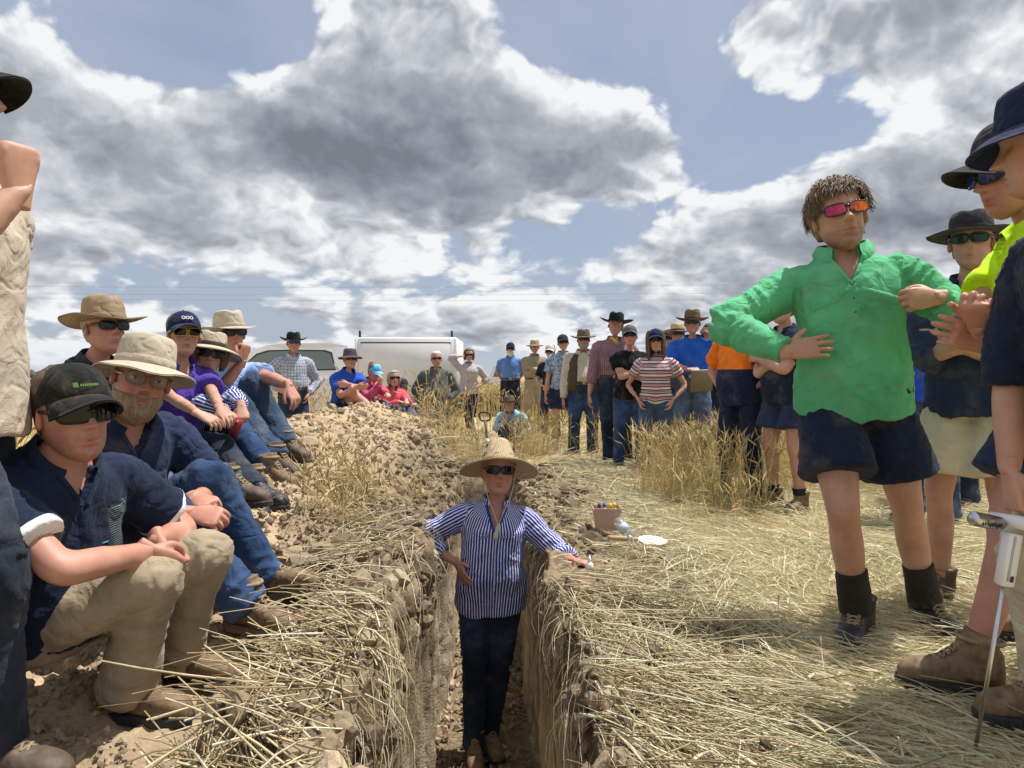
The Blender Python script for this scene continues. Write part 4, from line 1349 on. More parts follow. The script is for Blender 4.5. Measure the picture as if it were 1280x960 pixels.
# ---- headwear and eyewear, all in the head's own frame
def cap_parts(seed=0, visor=0.075, tall=0.0, flat=0.0):
    mb = MB()
    m = 14; n = 40
    th = np.linspace(0, 2 * np.pi, n, endpoint=False)
    rows = []
    for i in range(m):
        t = i / (m - 1)
        e = t * math.pi / 2
        r = math.cos(e) ** (0.80 - 0.15 * flat); zz = math.sin(e) ** 0.95
        x = 0.0845 * r * np.sin(th); y = -0.004 + 0.103 * r * np.cos(th)
        base = 0.130 + 0.014 * np.cos(th)
        z = base + (0.102 + tall) * zz * (1 - 0.1 * (1 - zz) * np.cos(th)) - (base - 0.130) * zz
        seam = 1 + 0.006 * np.cos(6 * th) * r
        rows.append(np.stack([x * seam, y * seam, z], 1))
    V = np.concatenate(rows)
    inner = V.copy(); inner[:, :2] *= 0.97; inner[:, 2] -= 0.003
    Q = grid_quads(m, n, True)
    mb.put(V, None, Q); mb.put(inner, None, Q[:, ::-1])
    j = np.arange(n); j2 = (j + 1) % n
    k0 = m * n
    rim = np.stack([j2, j, j + k0, j2 + k0], 1)
    mb.Q.append(rim)
    mb.put(*tube([(0, -0.004, 0.232 + tall), (0, -0.004, 0.240 + tall)], [0.008, 0.005], 10, 2))
    # visor
    vb = MB()
    a = np.linspace(-1.15, 1.15, 25); s = np.linspace(0, 1, 8)
    A, S = np.meshgrid(a, s)
    ext = visor * np.sqrt(np.clip(1 - (A / 1.2) ** 2, 0, 1)) * S
    x = 0.084 * np.sin(A) * (1 + 0.05 * S); y = -0.004 + 0.102 * np.cos(A) + ext
    z = 0.143 + 0.004 * np.cos(A) - 0.030 * (x / 0.08) ** 2 * (0.4 + 0.6 * S) - 0.020 * S ** 1.4
    top = np.stack([x, y, z], -1).reshape(-1, 3); bot = top - np.array([0, 0, 0.004])
    q = grid_quads(8, 25)
    vb.put(np.concatenate([top, bot]), None, np.concatenate([q, q[:, ::-1] + 200]))
    ed = np.concatenate([np.arange(25) + 175]); vb.Q.append(np.stack([ed[:-1], ed[1:], ed[1:] + 200, ed[:-1] + 200], 1)[:, ::-1])
    return mb, vb


def hat_parts(crown=0.105, brim=0.075, droop=0.01, curl=0.02, front=0.0, pinch=0.02, top=0.78, seed=0, flop=0.006, tilt=0.0, dent=0.018, cone=0.0):
    """wide-brimmed hat: (crown, brim, band)"""
    n = 56; th = np.linspace(0, 2 * np.pi, n, endpoint=False)
    zb = 0.141
    rows = []
    prof = [(0.0, 1.0), (0.25, 0.985), (0.5, 0.96), (0.72, 0.92), (0.88, 0.87), (0.97, 0.78), (1.0, 0.66), (0.985, 0.48), (0.96, 0.28), (0.95, 0.06)]
    for (t, r) in prof:
        rr = 1 - (1 - r) * (1.0 if t >= 0.97 else (1 - top) / 0.22)
        rr = rr * (1 - cone * t)
        x = 0.086 * rr * np.sin(th); y = -0.004 + 0.106 * rr * np.cos(th)
        z = zb + crown * t + 0 * th
        inside = np.clip(1 - np.hypot(x / 0.086, (y + 0.004) / 0.106), 0, 1)
        z = z - dent * np.exp(-(x / 0.020) ** 2) * np.clip((t - 0.86) / 0.12, 0, 1) * 1.0
        pz = pinch * np.exp(-((np.abs(x) - 0.045) / 0.025) ** 2) * np.exp(-((y - 0.055) / 0.04) ** 2) * np.clip((t - 0.3) / 0.6, 0, 1)
        x = x * (1 - 4.0 * pz)
        rows.append(np.stack([x, y, z], 1))
    V = np.concatenate(rows)
    V += (fbm(V * 22 + seed, 2, seed)[:, None]) * nrm_rows(V - np.array([0, 0, 0.18])) * 0.004
    cb = MB().put(V, None, grid_quads(len(prof), n, True))
    s = np.linspace(0, 1, 10)
    TH, S = np.meshgrid(th, s)
    wob = vnoise(np.stack([np.cos(TH).ravel() * 1.7 + seed, np.sin(TH).ravel() * 1.7, np.zeros(TH.size)], 1), seed).reshape(TH.shape)
    bw = brim * (1 + 0.05 * wob)
    rx = 0.084 + bw * S; ry = 0.104 + bw * S
    x = rx * np.sin(TH); y = -0.004 + ry * np.cos(TH)
    z = zb + 0.002 - droop * S ** 1.4 + curl * S ** 2 * np.sin(TH) ** 2 - front * S ** 1.5 * np.clip(np.cos(TH), 0, 1) + flop * wob * S + tilt * y
    topv = np.stack([x, y, z], -1).reshape(-1, 3); bot = topv - np.array([0, 0, 0.004])
    q = grid_quads(10, n, True)
    bb = MB().put(np.concatenate([topv, bot]), None, np.concatenate([q[:, ::-1], q + len(topv)]))
    j = np.arange(n); j2 = (j + 1) % n; o = 9 * n
    bb.Q.append(np.stack([o + j, o + j2, o + j2 + len(topv), o + j + len(topv)], 1))
    bd = []
    for (z_, r_) in ((0.003, 1.012), (0.005, 1.02), (0.024, 1.015), (0.026, 1.0)):
        bd.append(np.stack([0.086 * r_ * np.sin(th), -0.004 + 0.106 * r_ * np.cos(th), np.full(n, zb + z_)], 1))
    band = MB().put(np.concatenate(bd), None, grid_quads(4, n, True)[:, ::-1])
    return cb, bb, band


def nrm_rows(v):
    return v / (np.linalg.norm(v, axis=1)[:, None] + 1e-9)


def bucket_parts(seed=0, brim=0.06, droop=0.035, crown=0.085, flop=0.008):
    return hat_parts(crown, brim, droop, 0.0, 0.0, 0.0, 0.80, seed, flop, 0.0, 0.0)


def glasses_parts(style='sport', hw=0.030, hh=0.0185, y0=0.1045, wrap=4.6, z0=0.1135):
    lens = MB(); fr = MB()

    def ysurf(x): return y0 - wrap * x * x
    e = {'sport': 0.62, 'round': 0.85, 'square': 0.5}.get(style, 0.62)
    t = np.linspace(0, 2 * np.pi, 28, endpoint=False)
    for s in (-1, 1):
        cx = s * 0.0345
        ox = np.sign(np.cos(t)) * np.abs(np.cos(t)) ** e * hw; oz = np.sign(np.sin(t)) * np.abs(np.sin(t)) ** e * hh
        oz = oz - 0.12 * np.abs(ox) * 0 + 0.10 * s * ox * 0
        rows = [np.stack([cx + ox * r, np.zeros(28), z0 + oz * r], 1) for r in (1.0, 0.7, 0.35)]
        V = np.concatenate(rows + [np.array([[cx, 0, z0]])]); V[:, 1] = ysurf(V[:, 0]) - 1.2 * (V[:, 2] - z0) ** 2 * 2
        Q = grid_quads(3, 28, True); j = np.arange(28); T = np.stack([56 + j, 56 + (j + 1) % 28, np.full(28, 84)], 1)
        if True:
            back = V.copy(); back[:, 1] -= 0.002
            Qa, Ta = (Q, T)
            lens.put(V, Ta, Qa, cu=V[:, 0]); lens.put(back, Ta[:, ::-1], Qa[:, ::-1], cu=V[:, 0])
        ring = np.stack([cx + ox * 1.03, np.zeros(28), z0 + oz * 1.04], 1); ring[:, 1] = ysurf(ring[:, 0]) - 2.4 * (ring[:, 2] - z0) ** 2 - 0.001
        th = 0.0028
        for i in range(28):
            a, b = ring[i], ring[(i + 1) % 28]
            fr.put(*tube([a, b], [th, th], 6, 1, (0, 0, 1), curved=False), cu=0.0)
        xe = s * 0.0655
        fr.put(*tube([(xe, ysurf(xe) + 0.001, z0 + 0.006), (s * 0.0755, 0.062, z0 + 0.006), (s * 0.079, 0.02, z0 + 0.004), (s * 0.079, -0.008, z0 + 0.002), (s * 0.078, -0.022, z0 - 0.012)],
                     [0.0022] * 5, 8, 3, (0, 0, 1), radb=[0.0045, 0.0050, 0.0045, 0.0035, 0.003]), cu=0.0)
    fr.put(*tube([(-0.008, ysurf(0.008) + 0.001, z0 + 0.006), (0, y0 + 0.004, z0 + 0.008), (0.008, ysurf(0.008) + 0.001, z0 + 0.006)], [0.003] * 3, 8, 3, (0, 0, 1)), cu=0.0)
    return fr, lens


def bone_coords(V, bones):
    """for each vertex: index of the nearest bone, angle round it, distance along it, 0..1 position"""
    best = np.full(len(V), 1e9); idx = np.zeros(len(V), int); al = np.zeros(len(V)); an = np.zeros(len(V)); tt = np.zeros(len(V))
    for i, (a, b, r, ref, off) in enumerate(bones):
        d = b - a; L = np.linalg.norm(d); u = d / L
        t = (V - a) @ u; tc = np.clip(t, 0, L)
        q = V - (a + tc[:, None] * u)
        dist = np.linalg.norm(q, axis=1) / r
        w = nrm(ref - u * np.dot(ref, u)); x = np.cross(u, w)
        ang = np.arctan2(q @ x, q @ w)
        m = dist < best
        best[m] = dist[m]; idx[m] = i; al[m] = t[m] + off; an[m] = ang[m]; tt[m] = (t / L)[m]
    return idx, an, al, tt


def fold(V, N, bones, joints, amp, seed, lod):
    """cloth folds: rings across sleeves and legs, slanting drapes on the trunk, stronger near the joints"""
    idx, an, al, tt = bone_coords(V, bones)
    rad = np.array([b[2] for b in bones])[idx]
    trunk = np.array([bool(len(b) and i in joints['trunk']) for i, b in enumerate(bones)])[idx]
    j = np.zeros(len(V))
    for (p, r) in joints['pts']:
        j = np.maximum(j, np.exp(-(np.linalg.norm(V - p, axis=1) / r) ** 2))
    cx, sx = np.cos(an) * rad, np.sin(an) * rad
    limb = np.stack([cx * 9, sx * 9, al * 24 + 4 * sx], 1)
    tr = np.stack([V[:, 0] * 11 + V[:, 2] * 5, V[:, 1] * 11, V[:, 2] * 7 - V[:, 0] * 4], 1)
    q = np.where(trunk[:, None], tr, limb)
    q = q + fbm(V * 6, 2, seed + 7)[:, None] * 0.7
    r1 = 1 - np.abs(vnoise(q, seed)) * 2.0
    r2 = 1 - np.abs(vnoise(q * 2.1 + 5, seed + 1)) * 2.0
    r3 = vnoise(q * 4.3 + 9, seed + 2)
    d = amp * (np.maximum(r1, -0.3) * 0.8 + r2 * 0.35 + r3 * 0.16) * (0.5 + 1.0 * j)
    cu = an * np.where(trunk, 0.155, rad)
    LIMB[0] = 1.0 - trunk.astype(float)
    return V + N * (d - amp * 0.2)[:, None], cu, al


LIMB = [None]


class Body:
    pass


def person(label, x, y, H=1.76, z=None, yaw=0.0, fat=0.0, broad=0.0, female=False, hip=None, lean=3.0, side=0.0, twist=0.0, slump=1.0,
           feet=None, hands=None, head=None, shirt=None, legs=None, boots=None, hat=None, glasses=None, hair=None, beard=None,
           skin='skin_fair', group=None, knees=None, belt=None, vest=None, lod=None, seed=None, neck=1.0, hm=1.0, hpx=None, wr=1.0, vneck=None, stub=0.0, socks=None, eyes=False, collar=True, buttons=False):
    B = Body()
    k = H / 1.78
    neck = neck * 0.9
    d_ = y
    if lod is None: lod = 0 if d_ < 3.3 else (1 if d_ < 5.5 else 2)
    seed = seed if seed is not None else int(abs(x * 131 + y * 71) * 10) % 997
    z0 = float(surf_z(x, y)) if z is None else z
    base = np.array([x, y, z0])
    yc = -math.degrees(math.atan2(x, y)); yaw = yaw + yc       # angles are given relative to facing the camera
    ya = math.radians(yaw)
    f = np.array([math.sin(ya), -math.cos(ya), 0.0]); l = np.array([math.cos(ya), math.sin(ya), 0.0]); up = np.array([0, 0, 1.0])
    W = lambda p: base + l * p[0] + f * p[1] + up * p[2]
    Wd = lambda p: l * p[0] + f * p[1] + up * p[2]
    cv = lambda p: p if isinstance(p, np.ndarray) else W([c * k for c in p])
    sc = lambda v: np.asarray(v) * k
    shw = (0.185 + 0.012 * broad) * k * (0.93 if female else 1.0)
    # --- spine
    hp = cv(hip) if hip is not None else W((0, 0, 0.94 * k))
    ns = 56
    ss = np.linspace(-0.16, 0.64, ns); ds = ss[1] - ss[0]
    ang = np.radians(lean) * np.clip(0.45 + (ss / 0.5) * 1.1 * slump, 0.3, 1.6); sd = np.radians(side) * np.clip(0.3 + ss / 0.5 * 1.2, 0, 1.5)
    tw = np.radians(twist) * np.clip(ss / 0.42, 0, 1)
    fr_f = np.stack([f * math.cos(t) + l * math.sin(t) for t in tw]); fr_l = np.stack([l * math.cos(t) - f * math.sin(t) for t in tw])
    U = np.stack([up * math.cos(a) * math.cos(s_) + fr_f[i] * math.sin(a) + fr_l[i] * math.sin(s_) for i, (a, s_) in enumerate(zip(ang, sd))])
    U /= np.linalg.norm(U, axis=1)[:, None]
    i0 = int(np.argmin(np.abs(ss)))
    cen = np.zeros((ns, 3)); cen[i0] = hp
    for i in range(i0 + 1, ns): cen[i] = cen[i - 1] + U[i - 1] * ds * k
    for i in range(i0 - 1, -1, -1): cen[i] = cen[i + 1] - U[i] * ds * k
    FW = fr_f - U * np.sum(fr_f * U, 1)[:, None]; FW /= np.linalg.norm(FW, axis=1)[:, None]
    LF = np.cross(FW, U) * -1.0
    LF = np.where((np.sum(LF * fr_l, 1) < 0)[:, None], -LF, LF)
    if hpx is not None:      # put the face centre where it belongs and let the trunk follow
        a_ = np.radians((head[0] if head else 0.0) + yc)
        face = cen[int(np.argmin(np.abs(ss - 0.515)))] + U[int(np.argmin(np.abs(ss - 0.56)))] * 0.105 * k * neck + np.array([math.sin(a_), -math.cos(a_), 0]) * 0.04 + up * 0.06 * hm
        dl = P(*hpx) - face
        cen = cen + dl; hp = hp + dl
    at = lambda s, arr: np.array([np.interp(s, ss, arr[:, j]) for j in range(3)])
    TS = [-0.10, 0.0, 0.08, 0.17, 0.27, 0.36, 0.42, 0.46, 0.495, 0.52, 0.56, 0.62]
    TA = np.array([0.168, 0.174, 0.165, 0.152, 0.160, 0.172, 0.168, 0.146, 0.108, 0.076, 0.063, 0.060])
    TB = np.array([0.112, 0.118, 0.112, 0.105, 0.112, 0.116, 0.106, 0.092, 0.076, 0.064, 0.060, 0.060])
    TC = np.array([0.0, 0.0, 0.004, 0.008, 0.010, 0.008, 0.0, -0.006, -0.012, -0.014, -0.004, 0.008])
    if female:
        TA = TA * np.array([1.04, 1.04, 0.98, 0.90, 0.92, 0.92, 0.93, 0.93, 0.92, 0.88, 0.90, 0.90]); TC = TC + np.array([0, 0, 0, 0, .008, .022, .012, 0, 0, 0, 0, 0])
        TB = TB + np.array([0, 0, 0, -.004, .002, .012, .006, 0, 0, 0, -.003, -.003])
    TSa = np.array(TS)
    belly = np.exp(-((TSa - 0.14) / 0.14) ** 2)
    TA = TA + fat * 0.35 * belly + broad * 0.010 * (TSa < 0.47); TB = TB + fat * 0.5 * belly; TC = TC + fat * 0.42 * belly
    NR = 1.0 + 0.6 * fat + 0.05 * broad
    TA[-3:] *= NR; TB[-3:] *= NR

    def trunk(s_list, grow, gb=None, extra=None):
        s_ = np.array(s_list)
        a = np.interp(s_, TSa, TA) + grow; b = np.interp(s_, TSa, TB) + (grow if gb is None else gb); c = np.interp(s_, TSa, TC)
        if extra is not None:
            a = a + extra; b = b + extra
        ce = np.stack([at(s, cen) + at(s, FW) * c_ * k for s, c_ in zip(s_, c)])
        return ce, a * k, b * k, np.stack([at(s, LF) for s in s_]), np.stack([at(s, FW) for s in s_])
    shoulders = [at(0.420, cen) + at(0.420, LF) * sgn * shw for sgn in (-1, 1)]
    hips = [hp + at(0, LF) * sgn * 0.092 * k for sgn in (-1, 1)]
    # --- legs
    feet = feet or [(-0.13, 0.0, None, -12), (0.13, 0.0, None, 12)]
    ank = []; fdir = []; knee = []; fup = []
    for i, sgn in enumerate((-1, 1)):
        p = feet[i]
        if isinstance(p[0], np.ndarray):
            a = p[0].copy(); fy = p[1]; pitch = p[2] if len(p) > 2 else 0.0
        else:
            a = W((p[0] * k, p[1] * k, 0)); fy = p[3]; pitch = p[4] if len(p) > 4 else 0.0
            a[2] = (float(surf_z(a[0], a[1])) if (z is None) else z0) if p[2] is None else z0 + p[2] * k
        fa = ya + math.radians(fy)
        fd = np.array([math.sin(fa), -math.cos(fa), 0.0]); pr = math.radians(pitch)
        fd2 = fd * math.cos(pr) + up * math.sin(pr); fu = up * math.cos(pr) - fd * math.sin(pr)
        an_ = a + fu * 0.085 * k
        pole = (knees[i] if knees is not None else (sgn * 0.15, 1.0, 0.15)); pole = pole if isinstance(pole, np.ndarray) else Wd(pole)
        kn, an2 = ik(hips[i], an_, 0.435 * k, 0.43 * k, pole)
        knee.append(kn); ank.append(an2); fdir.append(fd2); fup.append(fu)
    # --- arms
    PRE = {'side': ((0.275, 0.04, 0.80), (0.25, -1, 0), 'relaxed', (0.05, 0.15, -1), (-1, 0.2, 0)),
           'hip': ((0.205, 0.075, 1.015), (1, -0.75, -0.1), 'flat', (-0.75, 0.65, -0.35), (0.2, -0.9, 0.2)),
           'pocket': ((0.185, 0.085, 0.945), (1, -0.8, 0), 'relaxed', (-0.35, 0.15, -1), (-1, -0.2, 0)),
           'cross_in': ((-0.075, 0.175, 1.19), (1, 0.15, -0.9), 'fist', (-1, 0.12, 0.12), (0, -1, 0.1)),
           'cross_out': ((-0.11, 0.215, 1.215), (1, 0.2, -0.9), 'clasp', (-1, -0.15, 0.15), (0, -1, 0)),
           'back': ((0.07, -0.17, 0.93), (1, -0.6, 0), 'relaxed', (-1, 0, -0.2), (0, -1, 0)),
           'front': ((0.04, 0.20, 0.98), (1, -0.3, -0.3), 'clasp', (-0.6, 0.4, -0.5), (-0.3, -0.6, 0))}
    hands = hands or ['side', 'side']
    elb = []; wri = []; hnd = []
    for i, sgn in enumerate((-1, 1)):
        h_ = hands[i]
        if isinstance(h_, str): h_ = (h_,)
        if isinstance(h_[0], str):
            t_, po, hp_, hd, pn = PRE[h_[0]]
            m_ = lambda v: (v[0] * sgn, v[1], v[2])
            t_ = W([c * k for c in m_(t_)]); po = Wd(m_(po)); hd = Wd(m_(hd)); pn = Wd(m_(pn))
        else:
            t_ = cv(h_[0]); po = h_[1] if isinstance(h_[1], np.ndarray) else Wd(h_[1]); hp_ = h_[2]
            hd = h_[3] if len(h_) > 3 else None; pn = h_[4] if len(h_) > 4 else (0, -0.3, -1)
            if hd is not None and not isinstance(hd, np.ndarray): hd = Wd(hd)
            if not isinstance(pn, np.ndarray): pn = Wd(pn)
        e_, w_ = ik(shoulders[i], t_, 0.30 * k, 0.262 * k, po)
        fa_ = nrm(w_ - e_)
        hd = fa_ if hd is None else nrm(hd)
        ca = np.clip(np.dot(hd, fa_), -1, 1)
        if ca < math.cos(math.radians(50)):          # a wrist bends only so far
            pr_ = nrm(hd - fa_ * ca); hd = fa_ * math.cos(math.radians(50)) + pr_ * math.sin(math.radians(50))
        elb.append(e_); wri.append(w_); hnd.append((hp_, nrm(hd), pn))
    # --- head frame
    hyaw, hpitch, hroll = head if head is not None else (yaw - yc, 0, 0)
    hyaw += yc
    nk = at(0.515, cen); nu = at(0.56, U)
    h_rot = rotz(math.radians(hyaw) + math.pi) @ rotx(math.radians(hpitch)) @ roty(math.radians(hroll))   # local +y is the face
    hm = hm * 1.05
    hk = hm * k ** 0.6
    pivot = np.array([0.0, -0.008, 0.045])
    ntop = nk + nu * (0.105 * k * neck) + (h_rot @ np.array([0, 0.008, 0])) * 1.0
    HW_ = lambda V: (np.asarray(V) - pivot) @ (h_rot.T) * hk + ntop
    HD_ = lambda v: h_rot @ np.asarray(v, float)
    root = bpy.data.objects.new('person', None); C.objects.link(root)
    root.empty_display_size = 0.2
    root.location = base
    tag(root, label, 'person', group)
    off = base

    def child(name, mb_or_me, mat, par=root, smooth=True):
        me = mb_or_me.mesh(name, off, smooth) if isinstance(mb_or_me, MB) else mb_or_me
        return obj(name, me, par, mat)

    def hchild(name, mb, mat, par=root, smooth=True):
        V, T, Q = mb.arrays()
        at_ = {k_: np.concatenate(v_) for k_, v_ in mb.A.items()} if mb.A else None
        return obj(name, mesh_np(name, HW_(V) - off, [T, Q], smooth, at_), par, mat)
    # --- skin: trunk and limbs grown into one surface, then head and hands
    bm_ = MB()
    ce, a, b, lu, fu_ = trunk(TS, -0.014 if lod < 2 else -0.030, None, np.array([-0.07, -0.02] + [0] * 10))
    bm_.put(*loft(ce, a, b, lu, fu_, 22))
    AR = np.array([0.050, 0.052, 0.049, 0.044, 0.040, 0.0425, 0.041, 0.034, 0.0275, 0.0275]) * (k * (0.84 if female else 1.0) * (1 + 0.55 * fat))
    for i in range(2):
        s_, e_, w_ = shoulders[i], elb[i], wri[i]
        inn = s_ + (at(0.44, cen) - s_) * 0.30
        pts = [inn, s_, s_ + (e_ - s_) * 0.40, s_ + (e_ - s_) * 0.80, e_, e_ + (w_ - e_) * 0.22, e_ + (w_ - e_) * 0.42, e_ + (w_ - e_) * 0.75, w_, w_ + hnd[i][1] * 0.016]
        bm_.put(*tube(pts, AR, 16, 3, fu_[3]))
    LR = np.array([0.085, 0.086, 0.078, 0.064, 0.056, 0.054, 0.057, 0.050, 0.040, 0.036]) * (k * (1 + 0.45 * fat) * (1.05 if female else 1.0))
    if lod == 2: LR[:3] *= 0.80
    for i in range(2):
        h_, n_, a_ = hips[i], knee[i], ank[i]
        bk = -(f * 0.012 * k)
        pts = [h_ + up * 0.02, h_ + (n_ - h_) * 0.2, h_ + (n_ - h_) * 0.5, h_ + (n_ - h_) * 0.85, n_, n_ + (a_ - n_) * 0.15 + bk, n_ + (a_ - n_) * 0.33 + bk * 1.5, n_ + (a_ - n_) * 0.55 + bk, n_ + (a_ - n_) * 0.85, a_]
        bm_.put(*tube(pts, LR, 18, 3, l))
    V, N, T, Q = remesh(*bm_.arrays(), (0.014, 0.018, 0.028)[lod], (6, 5, 3)[lod], 0.5)
    body = MB(); body.put(V, T, Q, red=0.0, stub=0.0, shade=0.0)
    hv = {0: 0.0042, 1: 0.0052, 2: 0.0078}[lod]
    for i, sgn in enumerate((-1, 1)):
        hp_, hd, pn = hnd[i]
        Vh, Th, Qh = hand_arrays(hp_, hv)
        yv = hd; zv = -np.asarray(pn, float); zv = nrm(zv - yv * np.dot(zv, yv)); xv = np.cross(yv, zv)
        ms = sgn * 1.0          # thumb side
        # for a right hand with the palm along -z and fingers along +y the thumb lies on -x
        Vl = Vh * np.array([-ms if False else (1.0 if sgn > 0 else -1.0), 1, 1]) * k ** 0.8 * (0.9 if female else 1.0)
        Vw = wri[i] + Vl[:, :1] * xv + Vl[:, 1:2] * yv + Vl[:, 2:3] * zv
        flip = sgn < 0
        body.put(Vw, Th[:, ::-1] if flip else Th, Qh[:, ::-1] if flip else Qh, red=0.06, stub=0.0, shade=0.0)
    hd_ = head_arrays(seed, *((64, 60) if lod == 0 else (48, 46) if lod == 1 else (32, 34)), fat=min(fat * 0.9, 0.10), female=female)
    asym = 1 + 0.02 * vnoise(hd_['V'] * 14 + seed, seed)
    Vhd = hd_['V'] * np.stack([asym, np.ones_like(asym), np.ones_like(asym)], 1)
    body.put(HW_(Vhd), None, hd_['Q'], red=hd_['red'], stub=hd_['beard'] * stub, shade=0.0)
    ev, et = ear_arrays()
    for sgn in (-1, 1):
        e_ = ev * np.array([sgn, 1, 1]) + np.array([sgn * 0.0765, -0.006, 0.098])
        body.put(HW_(e_), et if sgn > 0 else et[:, ::-1], None, red=0.18, stub=0.0, shade=0.0)
    child('body', body, MATS[skin])
    # --- shirt
    trunk_bones = [(at(-0.1, cen), at(0.22, cen), 0.16 * k, fu_[3], 0.0), (at(0.22, cen), at(0.50, cen), 0.16 * k, at(0.3, FW), 0.32 * k)]
    bvh = None
    if shirt is not None:
        smat, sleeve, hem = shirt[0], shirt[1], shirt[2]
        loose = shirt[3] if len(shirt) > 3 else 0.012
        mb = MB()
        sl = [hem + 0.035, hem + 0.001, hem, hem + 0.03, 0.08, 0.17, 0.27, 0.36, 0.42, 0.46, 0.487, 0.508, 0.516, 0.505, 0.48]
        sl = [s for i, s in enumerate(sl) if not (3 < i < 9 and s <= hem + 0.035)]
        gr = np.array([-0.030 if i == 0 else (-0.022 if i == 1 else 0.0) for i in range(len(sl))]); gr[-2:] = -0.02; gr[-3] = -0.004
        flare = np.array([0.012 * np.clip((0.12 - s) / 0.2, 0, 1) for s in sl])
        ce, a, b, lu, fu2 = trunk(sl, loose, loose + 0.002, gr + flare)
        mb.put(*loft(ce, a, b, lu, fu2, 30, 0.94))
        bones = list(trunk_bones); jp = []
        for i in range(2):
            s_, e_, w_ = shoulders[i], elb[i], wri[i]
            inn = s_ + (at(0.43, cen) - s_) * 0.45
            ar = AR / k
            g = 0.014 + loose * 0.5
            if sleeve in ('short', 'tee'):
                fr_ = 0.66 if sleeve == 'short' else 0.52
                pts = [inn, s_, s_ + (e_ - s_) * 0.35, s_ + (e_ - s_) * fr_, s_ + (e_ - s_) * (fr_ + 0.012), s_ + (e_ - s_) * (fr_ - 0.10)]
                rr = [0.062 + g * 0.3, 0.050 + g, 0.053 + g * 1.1, 0.052 + g * 1.5, 0.047 + g, 0.044]
            elif sleeve == 'none':
                pts = None
            else:
                e2 = {'long': 0.93, 'roll': 0.45, 'elbow': 0.12, 'threeq': 0.62}[sleeve]
                P2 = e_ + (w_ - e_) * e2
                dv = nrm(w_ - e_)
                mid = [e_ + (w_ - e_) * 0.42] if e2 > 0.5 else []
                pts = [inn, s_, s_ + (e_ - s_) * 0.45, s_ + (e_ - s_) * 0.85, e_] + mid + [P2 - dv * 0.02, P2, P2 + dv * 0.003, P2 - dv * 0.035]
                endr = np.interp(e2, [0, 0.4, 1], [0.043, 0.042, 0.031])
                rr = [0.062 + g * 0.3, 0.050 + g, 0.050 + g * 1.1, 0.044 + g * 1.1, 0.041 + g * 1.2] + [0.041 + g] * len(mid) + [endr + g * (1.15 if sleeve != 'long' else 0.8), endr + g * 0.9, endr + g * 0.55, endr * 0.9]
                bones.append((e_, w_, 0.05 * k, fu_[3], 0.30 * k)); jp.append((e_, 0.10 * k))
            if pts is not None:
                mb.put(*tube(pts, np.array(rr) * k * (0.92 if female else 1) * (1 + 0.4 * fat), 18, 3, fu_[3]))
            bones.append((s_, e_, 0.062 * k, fu_[3], 0.0)); jp.append((s_ - at(0.4, U) * 0.05, 0.09 * k))
        V, N, T, Q = remesh(*mb.arrays(), (0.0088, 0.0125, 0.020)[lod], (4, 3, 1)[lod], 0.5)
        jp.append((at(0.12, cen), 0.18 * k))
        V, cu, cvv = fold(V, N, bones, {'trunk': (0, 1), 'pts': jp}, (0.0135, 0.0125, 0.011)[lod] * k * wr, seed, lod)
        if vneck is None and collar and lod < 2: vneck = 0.425
        if vneck:            # open neck: the cloth parts in a V and the skin shows
            vc = at(0.45, cen); s_v = 0.45 + (V - vc) @ at(0.45, U) / k; u_v = (V - vc) @ at(0.45, LF) / k; f_v = (V - vc) @ at(0.45, FW)
            inv = (np.abs(u_v) < 0.058 * np.clip((s_v - vneck) / (0.52 - vneck), 0, 1)) & (f_v > 0.01) & (s_v > vneck) & (s_v < 0.57)
            V = V - np.outer(inv * 0.055, at(0.45, FW)) - np.outer(inv * 0.012, at(0.45, U))
        hc_ = at(hem, cen); hu_ = at(hem, U); al_ = (V - hc_) @ hu_
        an_ = np.arctan2((V - hc_) @ at(hem, LF), (V - hc_) @ at(hem, FW))
        far_ = np.linalg.norm(V - hc_ - np.outer(al_, hu_), axis=1) < 0.27 * k
        if hem < 0.03:      # uneven hem, longer behind and at the middle of the front
            wv = 0.020 * vnoise(np.stack([np.cos(an_) * 1.6, np.sin(an_) * 1.6, an_ * 0 + seed], 1), seed) - 0.012 * np.abs(np.cos(an_)) + 0.012 * np.abs(np.sin(an_)) ** 2
            V = V + np.outer(wv * np.exp(-np.abs(al_) / 0.07) * far_, hu_)
        me = mesh_np('shirt', V - off, [T, Q], True, {'cu': cu, 'cv': cvv, 'limb': LIMB[0]})
        B.shirt = obj('shirt', me, root, smat)
        bvh = BVHTree.FromPolygons([tuple(v) for v in V], [tuple(q) for q in Q] + [tuple(t) for t in T])
        if vneck:
            for sg in (-1, 1):
                pts = []
                for t_ in np.linspace(1.0, -0.03, 9):
                    s2 = vneck + (0.512 - vneck) * t_; u2 = sg * (0.058 * max(t_, 0) + 0.007)
                    o = at(s2, cen) + at(s2, LF) * u2 * k + at(s2, FW) * 0.4
                    ht = bvh.ray_cast(Vector(o), Vector(-at(s2, FW)), 0.5)
                    if ht[0] is not None: pts.append(np.array(ht[0]) + np.array(ht[1]) * 0.001)
                if len(pts) > 3:
                    child('neck_edge', MB().put(*tube(pts, [0.0075] * len(pts), 8, 2, at(0.45, FW), flat=0.55), cu=0.0, cv=0.0, limb=0.0), smat, B.shirt)
